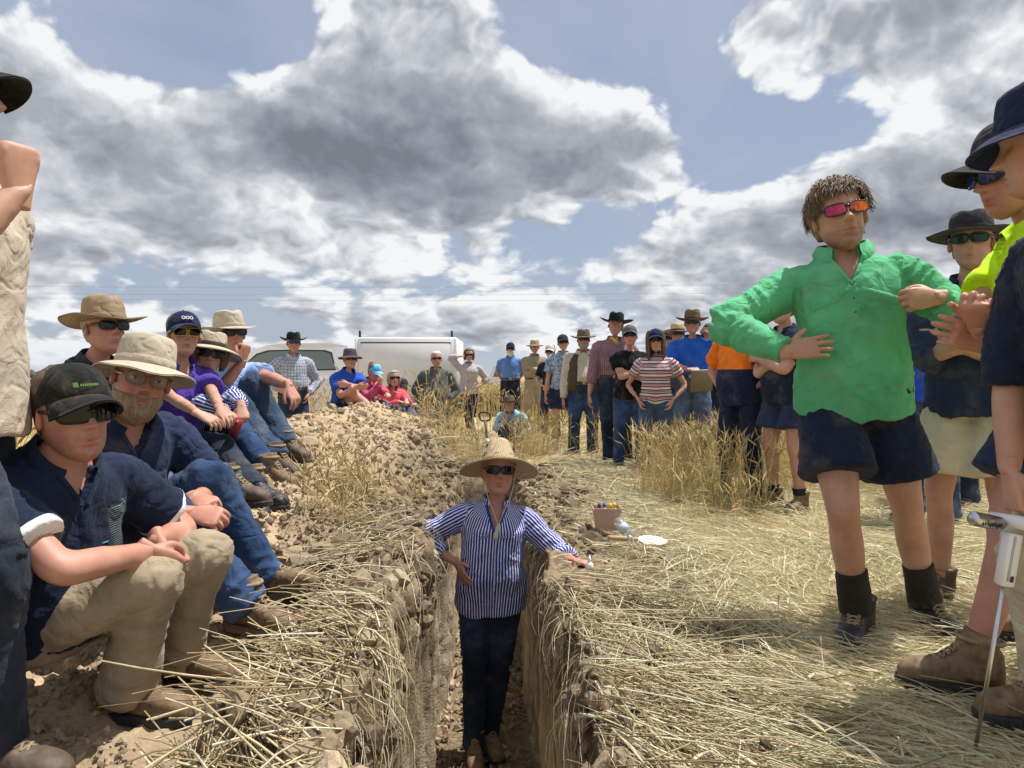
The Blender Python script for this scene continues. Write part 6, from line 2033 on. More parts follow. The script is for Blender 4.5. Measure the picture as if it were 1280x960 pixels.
def seated_row():
    # leaning man nearest the camera
    B = person('seated man in black cap, sunglasses, navy polo and khaki trousers nearest the camera', -1.36, 2.16, 1.68, z=0.08, yaw=34, fat=0.07, broad=1.2, lean=18, slump=0.9,
               hpx=(98, 520, 1.92), feet=[(P(158, 898, 2.12), 16, 0), (P(218, 855, 2.34), 20, 2)], knees=[(-0.10, 1, 1.6), (0.10, 1, 1.6)],
               hands=[(P(184, 690, 1.98), A([0.2, -1.0, -0.35]), 'clasp', A([0.6, 0.1, -0.7]), A([0.1, 0.9, -0.3])), (P(196, 676, 2.08), A([0.5, 0.2, -0.7]), 'clasp', A([0.5, -0.4, -0.7]), A([0.0, 0.8, 0.2]))],
               head=(20, -2, 4), shirt=(cloth('navy_polo', (0.014, 0.021, 0.046), 'cuff', (0.75, 0.75, 0.75), period=0.172), 'short', -0.02, 0.016), legs=('trousers', KHAKI, 0.013, 0.010), boots=('boot', LEATHER, SOLE_D), stub=0.35, skin='skin_ruddy',
               hat=('cap', F_GREENK, dict(visor=0.078)), glasses=(G_BLACK, L_DARK, dict(hw=0.034, hh=0.021, wrap=5.2)), hair=('short', H_BROWN, 0.006), group=SEAT, neck=0.65, hm=1.03, lod=0)
    hat_ = cloth('hatched_panel', (0.012, 0.018, 0.030), 'h', (0.16, 0.22, 0.22), period=0.007, duty=0.35)
    for u in (-0.125, 0.125): B.decal('chest_panel', u, 0.33, 0.07, 0.15, hat_, B.shirt, 0.003, 7, 14, shape=lambda b: 0.55 + 0.9 * (b + 0.5))
    B.decal('placket', 0.0, 0.40, 0.030, 0.15, NAVY, B.shirt, 0.004, 5, 10)
    B.decal('chest_print', 0.075, 0.30, 0.030, 0.006, plain('teal_print', (0.02, 0.25, 0.22), 0.7), B.shirt, 0.003, 5, 4)
    # green square and small lettering on the cap front
    gm = plain('cap_logo_green', (0.10, 0.22, 0.05), 0.8, var=0.05)
    def capmark(name, x0, x1, z0, z1, mat):
        g = []
        for zz in np.linspace(z0, z1, 3):
            for xx in np.linspace(x0, x1, 7):
                th = math.asin(np.clip(xx / 0.083, -1, 1)); t = (zz - 0.152) / 0.085
                r = math.cos(math.asin(np.clip(t, 0, 1)) ** 1.0) ** 0.80
                g.append((0.0845 * math.sin(th) * 1.0, -0.004 + 0.105 * math.cos(th) * (r + 0.012), zz))
        B.hchild(name, MB().put(A(g), None, grid_quads(3, 7)), mat, B.hat)
    capmark('cap_badge', 0.022, 0.032, 0.177, 0.188, gm)
    for i in range(9): capmark('cap_letter', 0.018 - 0.0046 * i - 0.0030, 0.018 - 0.0046 * i, 0.179, 0.1845, gm)

    B = person('seated bearded man in floppy beige bucket hat, spectacles, navy shirt and blue jeans', -1.36, 2.66, 1.78, z=0.2, yaw=34, fat=0.07, broad=1.0, lean=24, slump=0.9,
               hpx=(172, 476, 2.50), feet=[(P(306, 788, 2.56), 14, -4), (P(336, 750, 2.78), 20, 14)], knees=[(-0.05, 1, 1.4), (0.15, 1, 1.6)],
               hands=[(P(238, 642, 2.42), A([0.0, -0.5, -0.9]), 'clasp', A([0.9, -0.1, -0.1]), A([0.1, 0.6, -0.7])), (P(245, 622, 2.55), A([0.5, 0.5, -0.7]), 'clasp', A([0.7, -0.5, -0.1]), A([-0.2, 0.5, -0.8]))],
               head=(8, -6, -12), shirt=(NAVY2, 'roll', 0.0, 0.018), legs=('jeans', JEAN_B, 0.010, 0.008), boots=('boot', LEATHER, SOLE), beard=(H_GINGER, 0.010), eyes=True, skin='skin_ruddy',
               hat=('bucket', F_LIGHT, dict(brim=0.068, droop=0.026, crown=0.10, flop=0.012, back=12)), glasses=(G_METAL, L_CLEAR, dict(style='round', hw=0.024, hh=0.018)), hair=('short', H_GREY, 0.006), group=SEAT, neck=0.8, hm=1.04, lod=0)
    front(B, NAVY2)

    B = person('seated older man in wide brown bush hat and dark sunglasses, navy shirt, pale jeans', -1.70, 3.45, 1.76, z=0.4, yaw=42, fat=0.04, lean=14,
               hpx=(134, 414, 3.45), feet=[(P(262, 650, 3.15), 5, 0), (P(285, 632, 3.3), 10, 0)], knees=[(-0.05, 1, 1.5), (0.1, 1, 1.7)],
               hands=[(P(178, 545, 3.0), A([0, -0.6, -0.8]), 'clasp', A([1, -0.1, 0.0]), A([0.1, 0.6, -0.6])), (P(190, 540, 3.1), A([0.5, 0.4, -0.8]), 'fist', A([0.8, -0.5, 0.0]), A([0, 0.6, -0.7]))],
               head=(30, 4, 0), shirt=(NAVY, 'roll', 0.0, 0.016), legs=('jeans', JEAN_L, 0.018, 0.008), boots=('boot', LEATHER_D, SOLE_D), skin='skin_ruddy',
               hat=('hat', F_TAN, dict(crown=0.115, brim=0.085, droop=0.008, curl=0.030, front=0.004, pinch=0.03)), glasses=DARK, hair=('short', H_GREY, 0.006), group=SEAT, lod=1)

    B = person('seated woman in purple polo shirt, navy cap and yellow framed sunglasses', -1.60, 3.95, 1.66, z=0.5, yaw=34, female=True, fat=0.03, broad=0.4, lean=14,
               hpx=(231, 420, 3.95), feet=[(P(308, 648, 3.5), 6, -8), (P(320, 632, 3.65), 10, -4)], knees=[(-0.05, 1, 1.6), (0.05, 1, 1.6)],
               hands=[(P(270, 532, 3.5), A([0, -0.4, -0.9]), 'relaxed', A([0.8, -0.1, -0.35]), A([0, 0.4, -0.9])), (P(282, 524, 3.6), A([0.5, 0.4, -0.8]), 'relaxed', A([0.6, -0.5, -0.4]), A([0, 0.3, -0.9]))],
               head=(12, 2, 0), shirt=(PURPLE, 'short', 0.0, 0.016), legs=('jeans', cloth('black_denim', (0.012, 0.018, 0.030), denim=True), 0.006), boots=('shoe', LEATHER_K, SOLE_D),
               hat=('cap', F_NAVY, dict(visor=0.07)), glasses=(G_YEL, L_DARK, dict(hw=0.029, hh=0.020, style='square')), hair=('short', H_BROWN, 0.007), group=SEAT, lod=1)
    front(B, PURPLE)
    wl = plain('white_print', (0.78, 0.78, 0.78), 0.8, var=0.04)
    # white rings and small line printed on the cap
    for i in (-1, 0, 1):
        th = np.linspace(0, 2 * np.pi, 12, endpoint=False)
        pts = [(i * 0.019 + 0.0075 * math.cos(t), 0.0, 0.188 + 0.0075 * math.sin(t)) for t in th]
        pts = [(p[0], -0.004 + 0.1045 * math.sqrt(max(0, 1 - (p[0] / 0.084) ** 2)) * math.cos(math.asin(min(1, (p[2] - 0.152) / 0.085))) ** 0.8 + 0.003, p[2]) for p in pts]
        B.hchild('cap_print', MB().put(*tube(pts + pts[:1], [0.0022] * 13, 5, 1, (0, 1, 0), curved=False)), wl, B.hat)

    B = person('seated woman in wide tan sun hat, dark sunglasses and blue striped shirt leaning forward', -1.52, 4.2, 1.64, z=0.4, yaw=38, female=True, fat=0.04, lean=24,
               hpx=(260, 444, 4.2), feet=[(P(318, 622, 3.85), 5, -6), (P(335, 606, 4.05), 10, -6)], knees=[(-0.05, 1, 1.5), (0.05, 1, 1.5)],
               hands=[(P(294, 520, 3.82), A([0, -0.4, -0.9]), 'grip', A([0.55, -0.1, -0.75]), A([0, 0.6, -0.6])), (P(308, 512, 3.9), A([0.5, 0.4, -0.8]), 'clasp', A([0.3, -0.4, -0.8]), A([-0.2, 0.5, -0.7]))],
               head=(4, -2, -8), shirt=(STRIPE2, 'long', 0.0, 0.016), legs=('jeans', JEAN_B, 0.012), boots=('boot', LEATHER, SOLE_D),
               hat=('hat', F_LIGHT, dict(crown=0.095, brim=0.095, droop=0.030, curl=-0.012, pinch=0.01, back=10), BAND), glasses=(G_BLACK, L_DARK, dict(hw=0.032, hh=0.021)), hair=('bob', H_BROWN, 0.010), group=SEAT, lod=1)

    CUP.append(B.wri[0] + B.hnd[0][1] * 0.085 + A([0.012, -0.02, -0.012]))
    B = person('seated man in light blue shirt and pale bush hat with fist raised to his chin', -1.52, 4.6, 1.80, z=0.45, yaw=36, lean=14, fat=0.03,
               hpx=(290, 420, 4.6), feet=[(P(342, 592, 4.3), 8, -8), (P(352, 572, 4.6), 12, -8)], knees=[(-0.05, 1, 1.6), (0.05, 1, 1.7)],
               hands=[(P(303, 452, 4.35), A([0.1, -0.6, -1.0]), 'fist', A([0.25, 0.05, 0.9]), A([-0.7, 0.2, 0.2])), (P(362, 482, 4.4), A([0.3, 0.3, 0.6]), 'relaxed', A([0.45, -0.2, -0.8]), A([-0.5, 0.4, -0.6]))],
               head=(22, 2, 4), shirt=(SKYB, 'short', 0.02, 0.018), legs=('jeans', JEAN, 0.016, 0.008), boots=('boot', LEATHER_D, SOLE_D), skin='skin_ruddy',
               hat=('hat', F_LIGHT, dict(crown=0.105, brim=0.070, droop=0.012, curl=0.022, front=0.01, pinch=0.015)), glasses=(G_BLACK, L_DARK, dict(hw=0.033, hh=0.020)), hair=('short', H_GREY, 0.006), group=SEAT, lod=1)
    front(B, SKYB)

    # far end of the heap
    B = person('seated man in royal blue shirt and faded purple bucket hat with arms folded', -2.06, 9.6, 1.78, z=0.5, yaw=34, fat=0.09, lean=12,
               hpx=(438, 450, 9.6), feet=[(P(470, 524, 9.2), 8, -14), (P(490, 530, 9.2), 12, -10)], knees=[(-0.05, 1, 1.4), (0.05, 1, 1.6)],
               hands=[(P(446, 484, 9.3), A([-0.2, -0.3, -0.9]), 'relaxed', A([0.7, -0.2, 0.0]), A([-0.2, 0.8, 0.2])), (P(436, 481, 9.32), A([0.8, 0, -0.7]), 'relaxed', A([-0.8, -0.2, 0.0]), A([0, 0.8, 0.1]))],
               head=(8, 2, 0), shirt=(ROYAL, 'short', 0.02, 0.016), legs=('shorts', NAVY, 0.016, 0.60), boots=('shoe', LEATHER_K, SOLE_D), socks=(SOCK_N, 0.0, 0.09, 0.045, 0.048),
               hat=('bucket', F_PURP, dict(brim=0.065, droop=0.022, crown=0.095)), glasses=DARK, hair=('short', H_GREY, 0.006), skin='skin_ruddy', group=SEAT)
    B = person('seated woman in pink shirt and sky blue cap looking down, hair in a bun', -1.85, 10.2, 1.68, z=0.5, yaw=38, female=True, lean=26,
               hpx=(468, 465, 10.2), feet=[(P(494, 522, 9.9), 8, -8), (P(502, 526, 9.95), 12, -8)], knees=[(-0.05, 1, 1.6), (0.05, 1, 1.6)],
               hands=[(P(476, 480, 10.0), A([0, -0.4, -0.9]), 'relaxed', A([0.1, -0.1, 0.9]), A([-0.6, 0.5, 0.1])), (P(484, 492, 9.95), A([0.5, 0.4, -0.8]), 'relaxed')],
               head=(38, -22, 0), shirt=(PINK, 'long', 0.0, 0.016), legs=('jeans', JEAN, 0.010), boots=('boot', LEATHER_D, SOLE_D),
               hat=('cap', F_SKY, dict(visor=0.075)), hair=('bun', H_BROWN, 0.008), group=SEAT)
    B = person('seated woman with grey bobbed hair and sunglasses in coral shirt', -1.7, 10.8, 1.64, z=0.45, yaw=22, female=True, lean=20, fat=0.03,
               hpx=(493, 474, 10.8), feet=[(P(512, 532, 10.4), 8, -8), (P(522, 534, 10.5), 12, -8)], knees=[(-0.05, 1, 1.6), (0.05, 1, 1.6)],
               hands=[(P(500, 502, 10.55), A([0, -0.4, -0.9]), 'clasp', A([0.8, -0.2, -0.2])), (P(508, 500, 10.55), A([0.5, 0.4, -0.8]), 'clasp', A([0.2, -0.4, -0.6]))],
               head=(10, 4, 0), shirt=(CORAL, 'long', 0.0, 0.018), legs=('jeans', JEAN, 0.010), boots=('shoe', LEATHER_D, SOLE_D), glasses=DARK, hair=('bob', H_GREY, 0.012), group=SEAT)
    B = person('seated man in dark cap partly hidden behind the coral shirted woman', -1.65, 11.3, 1.70, z=0.35, yaw=10, lean=18,
               hpx=(504, 484, 11.3), feet=[(P(520, 536, 11.0), 8, -4), (P(532, 538, 11.0), 12, -4)], knees=[(-0.05, 1, 1.6), (0.05, 1, 1.6)],
               hands=[(P(512, 508, 11.1), A([0, -0.4, -0.9]), 'clasp'), (P(518, 508, 11.1), A([0.5, 0.4, -0.8]), 'clasp')],
               head=(30, -4, 0), shirt=(GREYS, 'long', 0.0, 0.018), legs=('jeans', JEAN_D, 0.012), boots=('boot', LEATHER_D, SOLE_D), hat=('cap', F_CHAR), hair=('short', H_GREY, 0.006), group=SEAT)


def stand_p(label, px, d, H, z=0.0, **kw):
    return person(label, (px - 640) / F * d, d, H, z=z, group=kw.pop('group', STANDG), **kw)


BT = ('boot', LEATHER_D, SOLE_D)


def standing_back():
    stand_p('man standing in blue and white checked shirt and black hat before the white ute', 366, 9.3, 1.70, -0.06, yaw=14, fat=0.04, hands=['hip', 'pocket'], head=(6, 0, 0), shirt=(CHECK, 'long', 0.06), legs=('jeans', JEAN_D),
            boots=BT, belt=BELT, hat=('hat', F_BLACK, dict(crown=0.10, brim=0.075, droop=0.0, curl=0.035, front=0.01)), glasses=(G_BLACK, L_BLUE), hair=('short', H_GREY, 0.006), skin='skin_ruddy')
    stand_p('white haired man in grey green shirt leaning beside the white canopy', 545, 11.6, 1.72, -0.22, yaw=6, fat=0.10, broad=1.0, hands=['pocket', 'pocket'], shirt=(GREYS, 'long', 0.05), legs=('jeans', JEAN), boots=BT,
            glasses=DARK, hair=('short', H_WHITE, 0.008), skin='skin_ruddy')
    B = stand_p('woman in pale grey shirt and dark jeans holding one hand to her head', 586, 13.6, 1.66, -0.05, yaw=4, female=True, feet=[(0.02, 0.06, 0.0, -6), (0.06, -0.08, 0.0, 16)],
                hands=[((-0.10, 0.10, 1.60), (-1, 0.2, 0.1), 'relaxed', (0.5, -0.4, 0.5), (0.3, -0.6, -0.6)), 'hip'], shirt=(MAUVE, 'roll', -0.08, 0.02), legs=('jeans', JEAN_D, 0.004), boots=('boot', LEATHER_K, SOLE_D),
                glasses=DARK, hair=('bob', H_LONG, 0.012))
    stand_p('white bearded man in blue shirt and navy cap with hands behind his back', 638, 14.7, 1.78, 0.0, yaw=0, fat=0.05, hands=['back', 'back'], shirt=(CHAMB, 'short', 0.06), legs=('trousers', NAVY, 0.018), boots=BT, belt=BELT,
            hat=('cap', F_NAVY), glasses=DARK, beard=(H_WHITE, 0.016), hair=('short', H_WHITE, 0.006), skin='skin_ruddy')
    B = person('child crouching in pale blue shirt and brown hat, chin on hand', 0.02, 10.5, 1.42, z=0.0, yaw=-12, lean=30, hip=A([0.02, 10.55, 0.22]), feet=[(-0.12, 0.30, 0.0, -8), (0.14, 0.34, 0.0, 10)], knees=[(-0.2, 1, 1.5), (0.2, 1, 1.5)],
               hands=[(P(633, 525, 10.25), A([-0.3, -0.6, -0.8]), 'fist', A([0.1, -0.1, 0.9])), (P(650, 545, 10.2), A([0.8, 0, -0.6]), 'relaxed', A([-0.8, -0.3, -0.1]))],
               head=(-10, 6, 4), shirt=(ICE, 'long', 0.0), legs=('jeans', JEAN_B), boots=BT, hat=('hat', F_BROWN, dict(crown=0.10, brim=0.06, curl=0.03, droop=0.0)), hair=('short', H_BROWN, 0.006), eyes=True, group=STANDG, hm=1.0)
    stand_p('man in khaki shirt and khaki hat with folded arms at the back', 668, 14.2, 1.80, 0.0, yaw=6, hands=['cross_in', 'cross_out'], shirt=(OLIVE, 'long', 0.06), legs=('trousers', KHAKI, 0.018), boots=BT, belt=BELT,
            hat=('hat', F_KHAKI, dict(crown=0.095, brim=0.075, droop=0.02, curl=0.01)), hair=('short', H_BROWN, 0.006), eyes=True, skin='skin_tan')
    stand_p('woman in navy polo shirt, stone cap and sunglasses beside the khaki man', 689, 12.7, 1.68, -0.03, yaw=-26, female=True, hands=['front', 'front'], head=(-10, -4, 0), shirt=(INK, 'short', -0.04), legs=('jeans', JEAN_D, 0.006), boots=('shoe', LEATHER_K, SOLE_D),
            hat=('cap', F_STONE), glasses=DARK, hair=('short', H_BROWN, 0.008))
    stand_p('man in pale blue patterned shirt and dark cap behind the man in the vest', 704, 11.9, 1.84, -0.06, yaw=4, hands=['side', 'side'], head=(4, 0, 5), shirt=(PALEB, 'short', -0.05, 0.018), legs=('shorts', NAVY, 0.02, 0.8), boots=BT,
            hat=('cap', F_CHAR), glasses=DARK, hair=('short', H_SANDY, 0.007))
    B = stand_p('grey bearded man in cream shirt, brown open vest, jeans and felt hat', 729, 10.3, 1.80, -0.06, yaw=4, fat=0.11, broad=0.8, hands=['side', 'side'], shirt=(CREAM, 'long', 0.06), legs=('jeans', JEAN_B, 0.016), boots=BT, belt=BELT, vest=VEST,
                hat=('hat', F_BROWN, dict(crown=0.105, brim=0.082, droop=0.006, curl=0.022, front=0.01)), glasses=DARK, beard=(H_GREY, 0.009), hair=('short', H_GREY, 0.006), skin='skin_ruddy')
    B = stand_p('tall young man in plum checked shirt and black hat with yellow scarf, thumb in pocket', 766, 9.1, 1.93, -0.06, yaw=10, side=2, twist=6, hands=['side', 'pocket'], head=(-6, 2, -5), shirt=(PLUM, 'roll', 0.06), legs=('jeans', JEAN_D, 0.008, 0.006), boots=BT, belt=BELT,
                hat=('hat', F_BLACK, dict(crown=0.11, brim=0.10, droop=-0.005, curl=0.035, front=0.015, pinch=0.03)), hair=('short', H_DARK, 0.009), eyes=True, feet=[(-0.05, 0.05, 0.0, -10), (0.16, -0.02, 0.0, 14)])
    nk = B.at(0.50, B.cen) + B.at(0.5, B.FW) * 0.075
    B.child('scarf', MB().put(*tube([nk + A([-0.07, 0.02, 0.045]), nk + A([-0.02, -0.012, 0.005]), nk + A([0.0, -0.02, -0.03]), nk + A([0.01, -0.022, -0.075])], [0.016, 0.02, 0.018, 0.006], 10, 5), cu=0.0, cv=0.0), cloth('yellow_scarf', (0.62, 0.42, 0.05)))
    stand_p('woman in black tee shirt and grey cap with folded arms beside the striped tee', 787, 8.6, 1.74, -0.05, yaw=8, female=True, fat=0.06, hands=['cross_out', 'cross_in'], head=(0, 2, 3), shirt=(BLACK, 'tee', -0.06, 0.012), collar=False, legs=('jeans', JEAN_B, 0.008), boots=('shoe', LEATHER_K, SOLE_D),
            hat=('cap', F_GREY), glasses=DARK, hair=('short', H_GINGER, 0.008))
    stand_p('woman in horizontally striped tee and navy cap with long brown hair, hand in pocket', 820, 7.7, 1.63, -0.05, yaw=-4, female=True, fat=0.015, hands=['pocket', 'pocket'], head=(2, 0, 2), shirt=(TEE, 'tee', -0.02, 0.010), collar=False, legs=('jeans', JEAN, 0.004), boots=('boot', LEATHER_D, SOLE_D),
            hat=('cap', F_NAVY), glasses=DARK, hair=('long', H_LONG, 0.010))
    d = 8.5
    B = stand_p('man in cobalt blue shirt and brown felt hat holding a folder, hand to ear', 866, d, 1.84, 0.0, yaw=-6, broad=0.8, fat=0.04, hands=[(P(862, 462, d - 0.30), A([-1, -0.2, -0.4]), 'grip', A([0.9, -0.1, 0.0]), A([0.1, 0.5, -0.8])), (P(887, 418, d - 0.12), A([1, 0, -0.5]), 'fist', A([-0.2, 0.1, 0.95]), A([-0.8, 0.2, 0.1]))],
                head=(-2, 0, 0), shirt=(ROYAL2, 'roll', 0.06), legs=('jeans', JEAN_L, 0.016), boots=BT, belt=BELT, hat=('hat', F_BROWN, dict(crown=0.115, brim=0.085, droop=0.0, curl=0.028, front=0.008), BAND), glasses=DARK, hair=('short', H_GREY, 0.006), skin='skin_ruddy')
    stand_p('person in straw coloured wide hat standing just behind the cobalt shirted man', 846, 9.4, 1.76, 0.0, yaw=10, hands=['side', 'side'], shirt=(GREYS, 'long', 0.0), legs=('jeans', JEAN_D), boots=BT, hat=('hat', STRAWHAT, dict(crown=0.10, brim=0.085, droop=0.01), BAND), hair=('short', H_BROWN, 0.006), glasses=DARK)
    stand_p('dark haired person in charcoal jacket behind the man with the folder', 889, 9.3, 1.76, 0.0, yaw=-20, hands=['side', 'side'], shirt=(F_CHAR, 'long', -0.06, 0.024), legs=('jeans', JEAN_D), boots=BT, hair=('bob', H_DARK, 0.012), glasses=DARK)
    stand_p('person in grey cap half hidden behind the woman in the striped tee', 836, 10.2, 1.74, 0.0, yaw=0, hands=['side', 'side'], shirt=(GREYS, 'short', 0.0), legs=('jeans', JEAN), boots=BT, hat=('cap', F_CHAR), hair=('short', H_BROWN, 0.006), glasses=DARK)


def right_group():
    stand_p('man in orange and navy work shirt and tan hat behind the green shirt', 928, 6.3, 1.74, 0.0, yaw=-34, fat=0.07, broad=0.8, hands=['hip', 'hip'], shirt=(HIVIS_O, 'short', -0.10, 0.02), legs=('trousers', NAVY), boots=BT, hat=('hat', F_TAN, dict(crown=0.1, brim=0.06)), hair=('short', H_GREY, 0.006), skin='skin_ruddy', lod=1)
    stand_p('man in navy shirt and navy shorts standing behind the green shirted man', 984, 5.9, 1.76, 0.0, yaw=-40, fat=0.06, hands=['cross_in', 'cross_out'], shirt=(NAVY, 'short', -0.08, 0.02), legs=('shorts', NAVY2, 0.02, 0.66), boots=('boot', LEATHER, SOLE_D), socks=(SOCK_N, 0.06, 0.11, 0.052, 0.052),
            hat=('cap', F_NAVY), hair=('short', H_BROWN, 0.006), glasses=DARK, lod=1)
    B = stand_p('man in dark wide hat and sunglasses, navy shirt and beige shorts, arms folded', 1217, 3.35, 1.82, 0.0, yaw=-12, hands=['cross_out', 'cross_in'], head=(-4, 0, 0), shirt=(NAVY2, 'elbow', -0.07, 0.02), legs=('shorts', CREAM, 0.02, 0.78), boots=('boot', LEATHER_D, SOLE_D),
                hat=('hat', F_CHAR, dict(crown=0.095, brim=0.080, droop=0.015, curl=0.012, front=-0.01, dent=0.01)), glasses=(G_BLACK, L_GREEN), hair=('short', H_BROWN, 0.008), stub=0.3, lod=1)
    stand_p('person in green and black cap, royal blue shirt and jeans behind the navy shirt', 1165, 5.3, 1.78, 0.0, yaw=-30, hands=['side', 'side'], head=(35, 0, 0), shirt=(ROYAL, 'short', -0.06, 0.02), legs=('jeans', JEAN), boots=('shoe', LEATHER_K, SOLE_D), hat=('cap', F_GREENK, {}, F_GREEN), hair=('short', H_BROWN, 0.006), lod=1)
    stand_p('person in faded pink cap furthest back on the right', 1192, 6.0, 1.78, 0.0, yaw=-30, hands=['side', 'side'], shirt=(NAVY, 'short', -0.06, 0.02), legs=('jeans', JEAN_D), boots=BT, hat=('cap', F_PINK), hair=('short', H_BROWN, 0.006), lod=2)
    # hi-vis man stepping forward
    B = stand_p('man in yellow high visibility shirt and charcoal peaked cap pointing a finger', 1275, 2.36, 1.87, 0.0, yaw=-70, fat=0.03, broad=0.4, lean=11, side=0, hpx=(1262, 220, 2.34),
                feet=[(P(1212, 882, 2.36), -4, 0), (P(1300, 828, 2.70), 14, 0)], knees=[(-0.1, 1, 0.1), (0.2, 1, 0.1)],
                hands=[(P(1226, 410, 2.16), A([-0.8, 0.2, -0.9]), 'point', A([-0.35, -0.1, 0.9]), A([0.6, 0.5, 0.3])), (P(1228, 430, 2.26), A([0.4, 0.6, -0.8]), 'relaxed', A([-0.9, -0.2, 0.3]), A([0.2, 0.8, 0.0]))],
                head=(-50, -14, 0), shirt=(HIVIS_Y, 'short', -0.06, 0.018), legs=('shorts', NAVY2, 0.022, 0.66), boots=('boot', LEATHER, SOLE_D), skin='skin_ruddy',
                hat=('cap', F_CHAR, dict(visor=0.095, tall=0.025, flat=0.5)), glasses=(G_BLACK, L_BLUE), hair=('short', H_BROWN, 0.007), lod=0, hm=1.04)
    B = stand_p('man in navy bucket hat and shirt holding a soil probe at the right edge', 1345, 1.95, 1.86, 0.0, yaw=-52, broad=1.0, fat=0.05, lean=12, side=-7, hpx=(1304, 184, 1.9),
                feet=[(P(1320, 905, 2.15), -6, 0), (P(1400, 960, 2.0), 14, 0)],
                hands=[(P(1262, 588, 1.98), A([0.0, 0.6, -0.4]), 'grip', A([-0.02, -0.15, -1.0]), A([0.9, -0.1, 0.1])), 'side'],
                head=(-100, -8, 0), shirt=(NAVY, 'elbow', -0.04, 0.022), legs=('trousers', CREAM), boots=('boot', LEATHER, SOLE_D),
                hat=('bucket', F_NAVY, dict(brim=0.062, droop=0.040, crown=0.10)), hair=('short', H_DARK, 0.008), lod=0, hm=1.04)
    # standing man cropped by the left edge
    B = person('man at the left edge in beige tee shirt and jeans with a raised fist', -1.38, 1.78, 1.82, z=0.05, yaw=50, fat=0.0, broad=0.0, hpx=(-48, 128, 1.76), wr=0.55, lean=0,
               feet=[(P(-20, 985, 1.74), 0, 0), (P(-110, 970, 1.9), 10, 0)],
               hands=[(P(22, 240, 1.60), A([1.0, -0.1, -0.35]), 'fist', A([0.05, 0.05, 1.0]), A([-0.75, 0.5, 0.1])), 'back'],
               head=(52, 0, 0), shirt=(BEIGE, 'short', -0.10, 0.018), collar=False, legs=('jeans', cloth('black_washed_denim', (0.018, 0.024, 0.038), denim=True), 0.020), boots=BT, hat=('cap', F_GREENK, dict(visor=0.07), F_GREENK), hair=('short', H_BROWN, 0.006), group=STANDG, lod=0)


woman_in_trench(); green_man()
seated_row()
standing_back()
right_group()


# ---------------------------------------------------------------- vehicles and things
from mathutils.geometry import tessellate_polygon
PAINT = plain('white_paint', (0.74, 0.75, 0.76), 0.28, var=0.04, scale=3, spec=0.5, coat=0.4)
CANOPY = plain('white_canopy_paint', (0.70, 0.71, 0.72), 0.5, var=0.05, scale=2)
RUBBER = plain('black_rubber', (0.02, 0.02, 0.02), 0.8, var=0.2); TRIM = plain('black_trim', (0.025, 0.026, 0.028), 0.5, var=0.1)
STEEL = plain('steel', (0.55, 0.55, 0.55), 0.28, 1.0, var=0.08, scale=40); ALLOY = plain('painted_white_metal', (0.78, 0.78, 0.78), 0.35, 0.0, var=0.03)
GLASS = lens_mat('vehicle_glass', (0.15, 0.18, 0.18), 0.05)  # grey base colour lightened to stand in for reflected sky


def prism(outline, y0, y1, shift=None):
    """outline (x, z) extruded from y0 to y1; shift(z) moves each side inwards"""
    o = np.asarray(outline, float); n = len(o)
    f = shift if shift is not None else (lambda z: 0 * z)
    V = np.concatenate([np.stack([o[:, 0], y0 + f(o[:, 1]), o[:, 1]], 1), np.stack([o[:, 0], y1 - f(o[:, 1]), o[:, 1]], 1)])
    T = np.array(tessellate_polygon([[Vector((p[0], p[1], 0)) for p in o]]))
    j = np.arange(n); j2 = (j + 1) % n
    return V, np.concatenate([T, T[:, ::-1] + n]), np.stack([j, j2, j2 + n, j + n], 1)


def panel(outline, y, shift, t=0.006):
    """thin plate lying on the near side of a body"""
    o = np.asarray(outline, float); n = len(o)
    yy = y + shift(o[:, 1])
    V = np.concatenate([np.stack([o[:, 0], yy - t, o[:, 1]], 1), np.stack([o[:, 0], yy + t, o[:, 1]], 1)])
    T = np.array(tessellate_polygon([[Vector((p[0], p[1], 0)) for p in o]]))
    j = np.arange(n); j2 = (j + 1) % n
    return V, np.concatenate([T, T[:, ::-1] + n]), np.stack([j, j2, j2 + n, j + n], 1)


def empty(name, loc, label, cat, group=None, rz=0.0):
    o = bpy.data.objects.new(name, None); C.objects.link(o); o.location = loc; o.rotation_euler = (0, 0, rz)
    o.empty_display_size = 0.1
    return tag(o, label, cat, group)


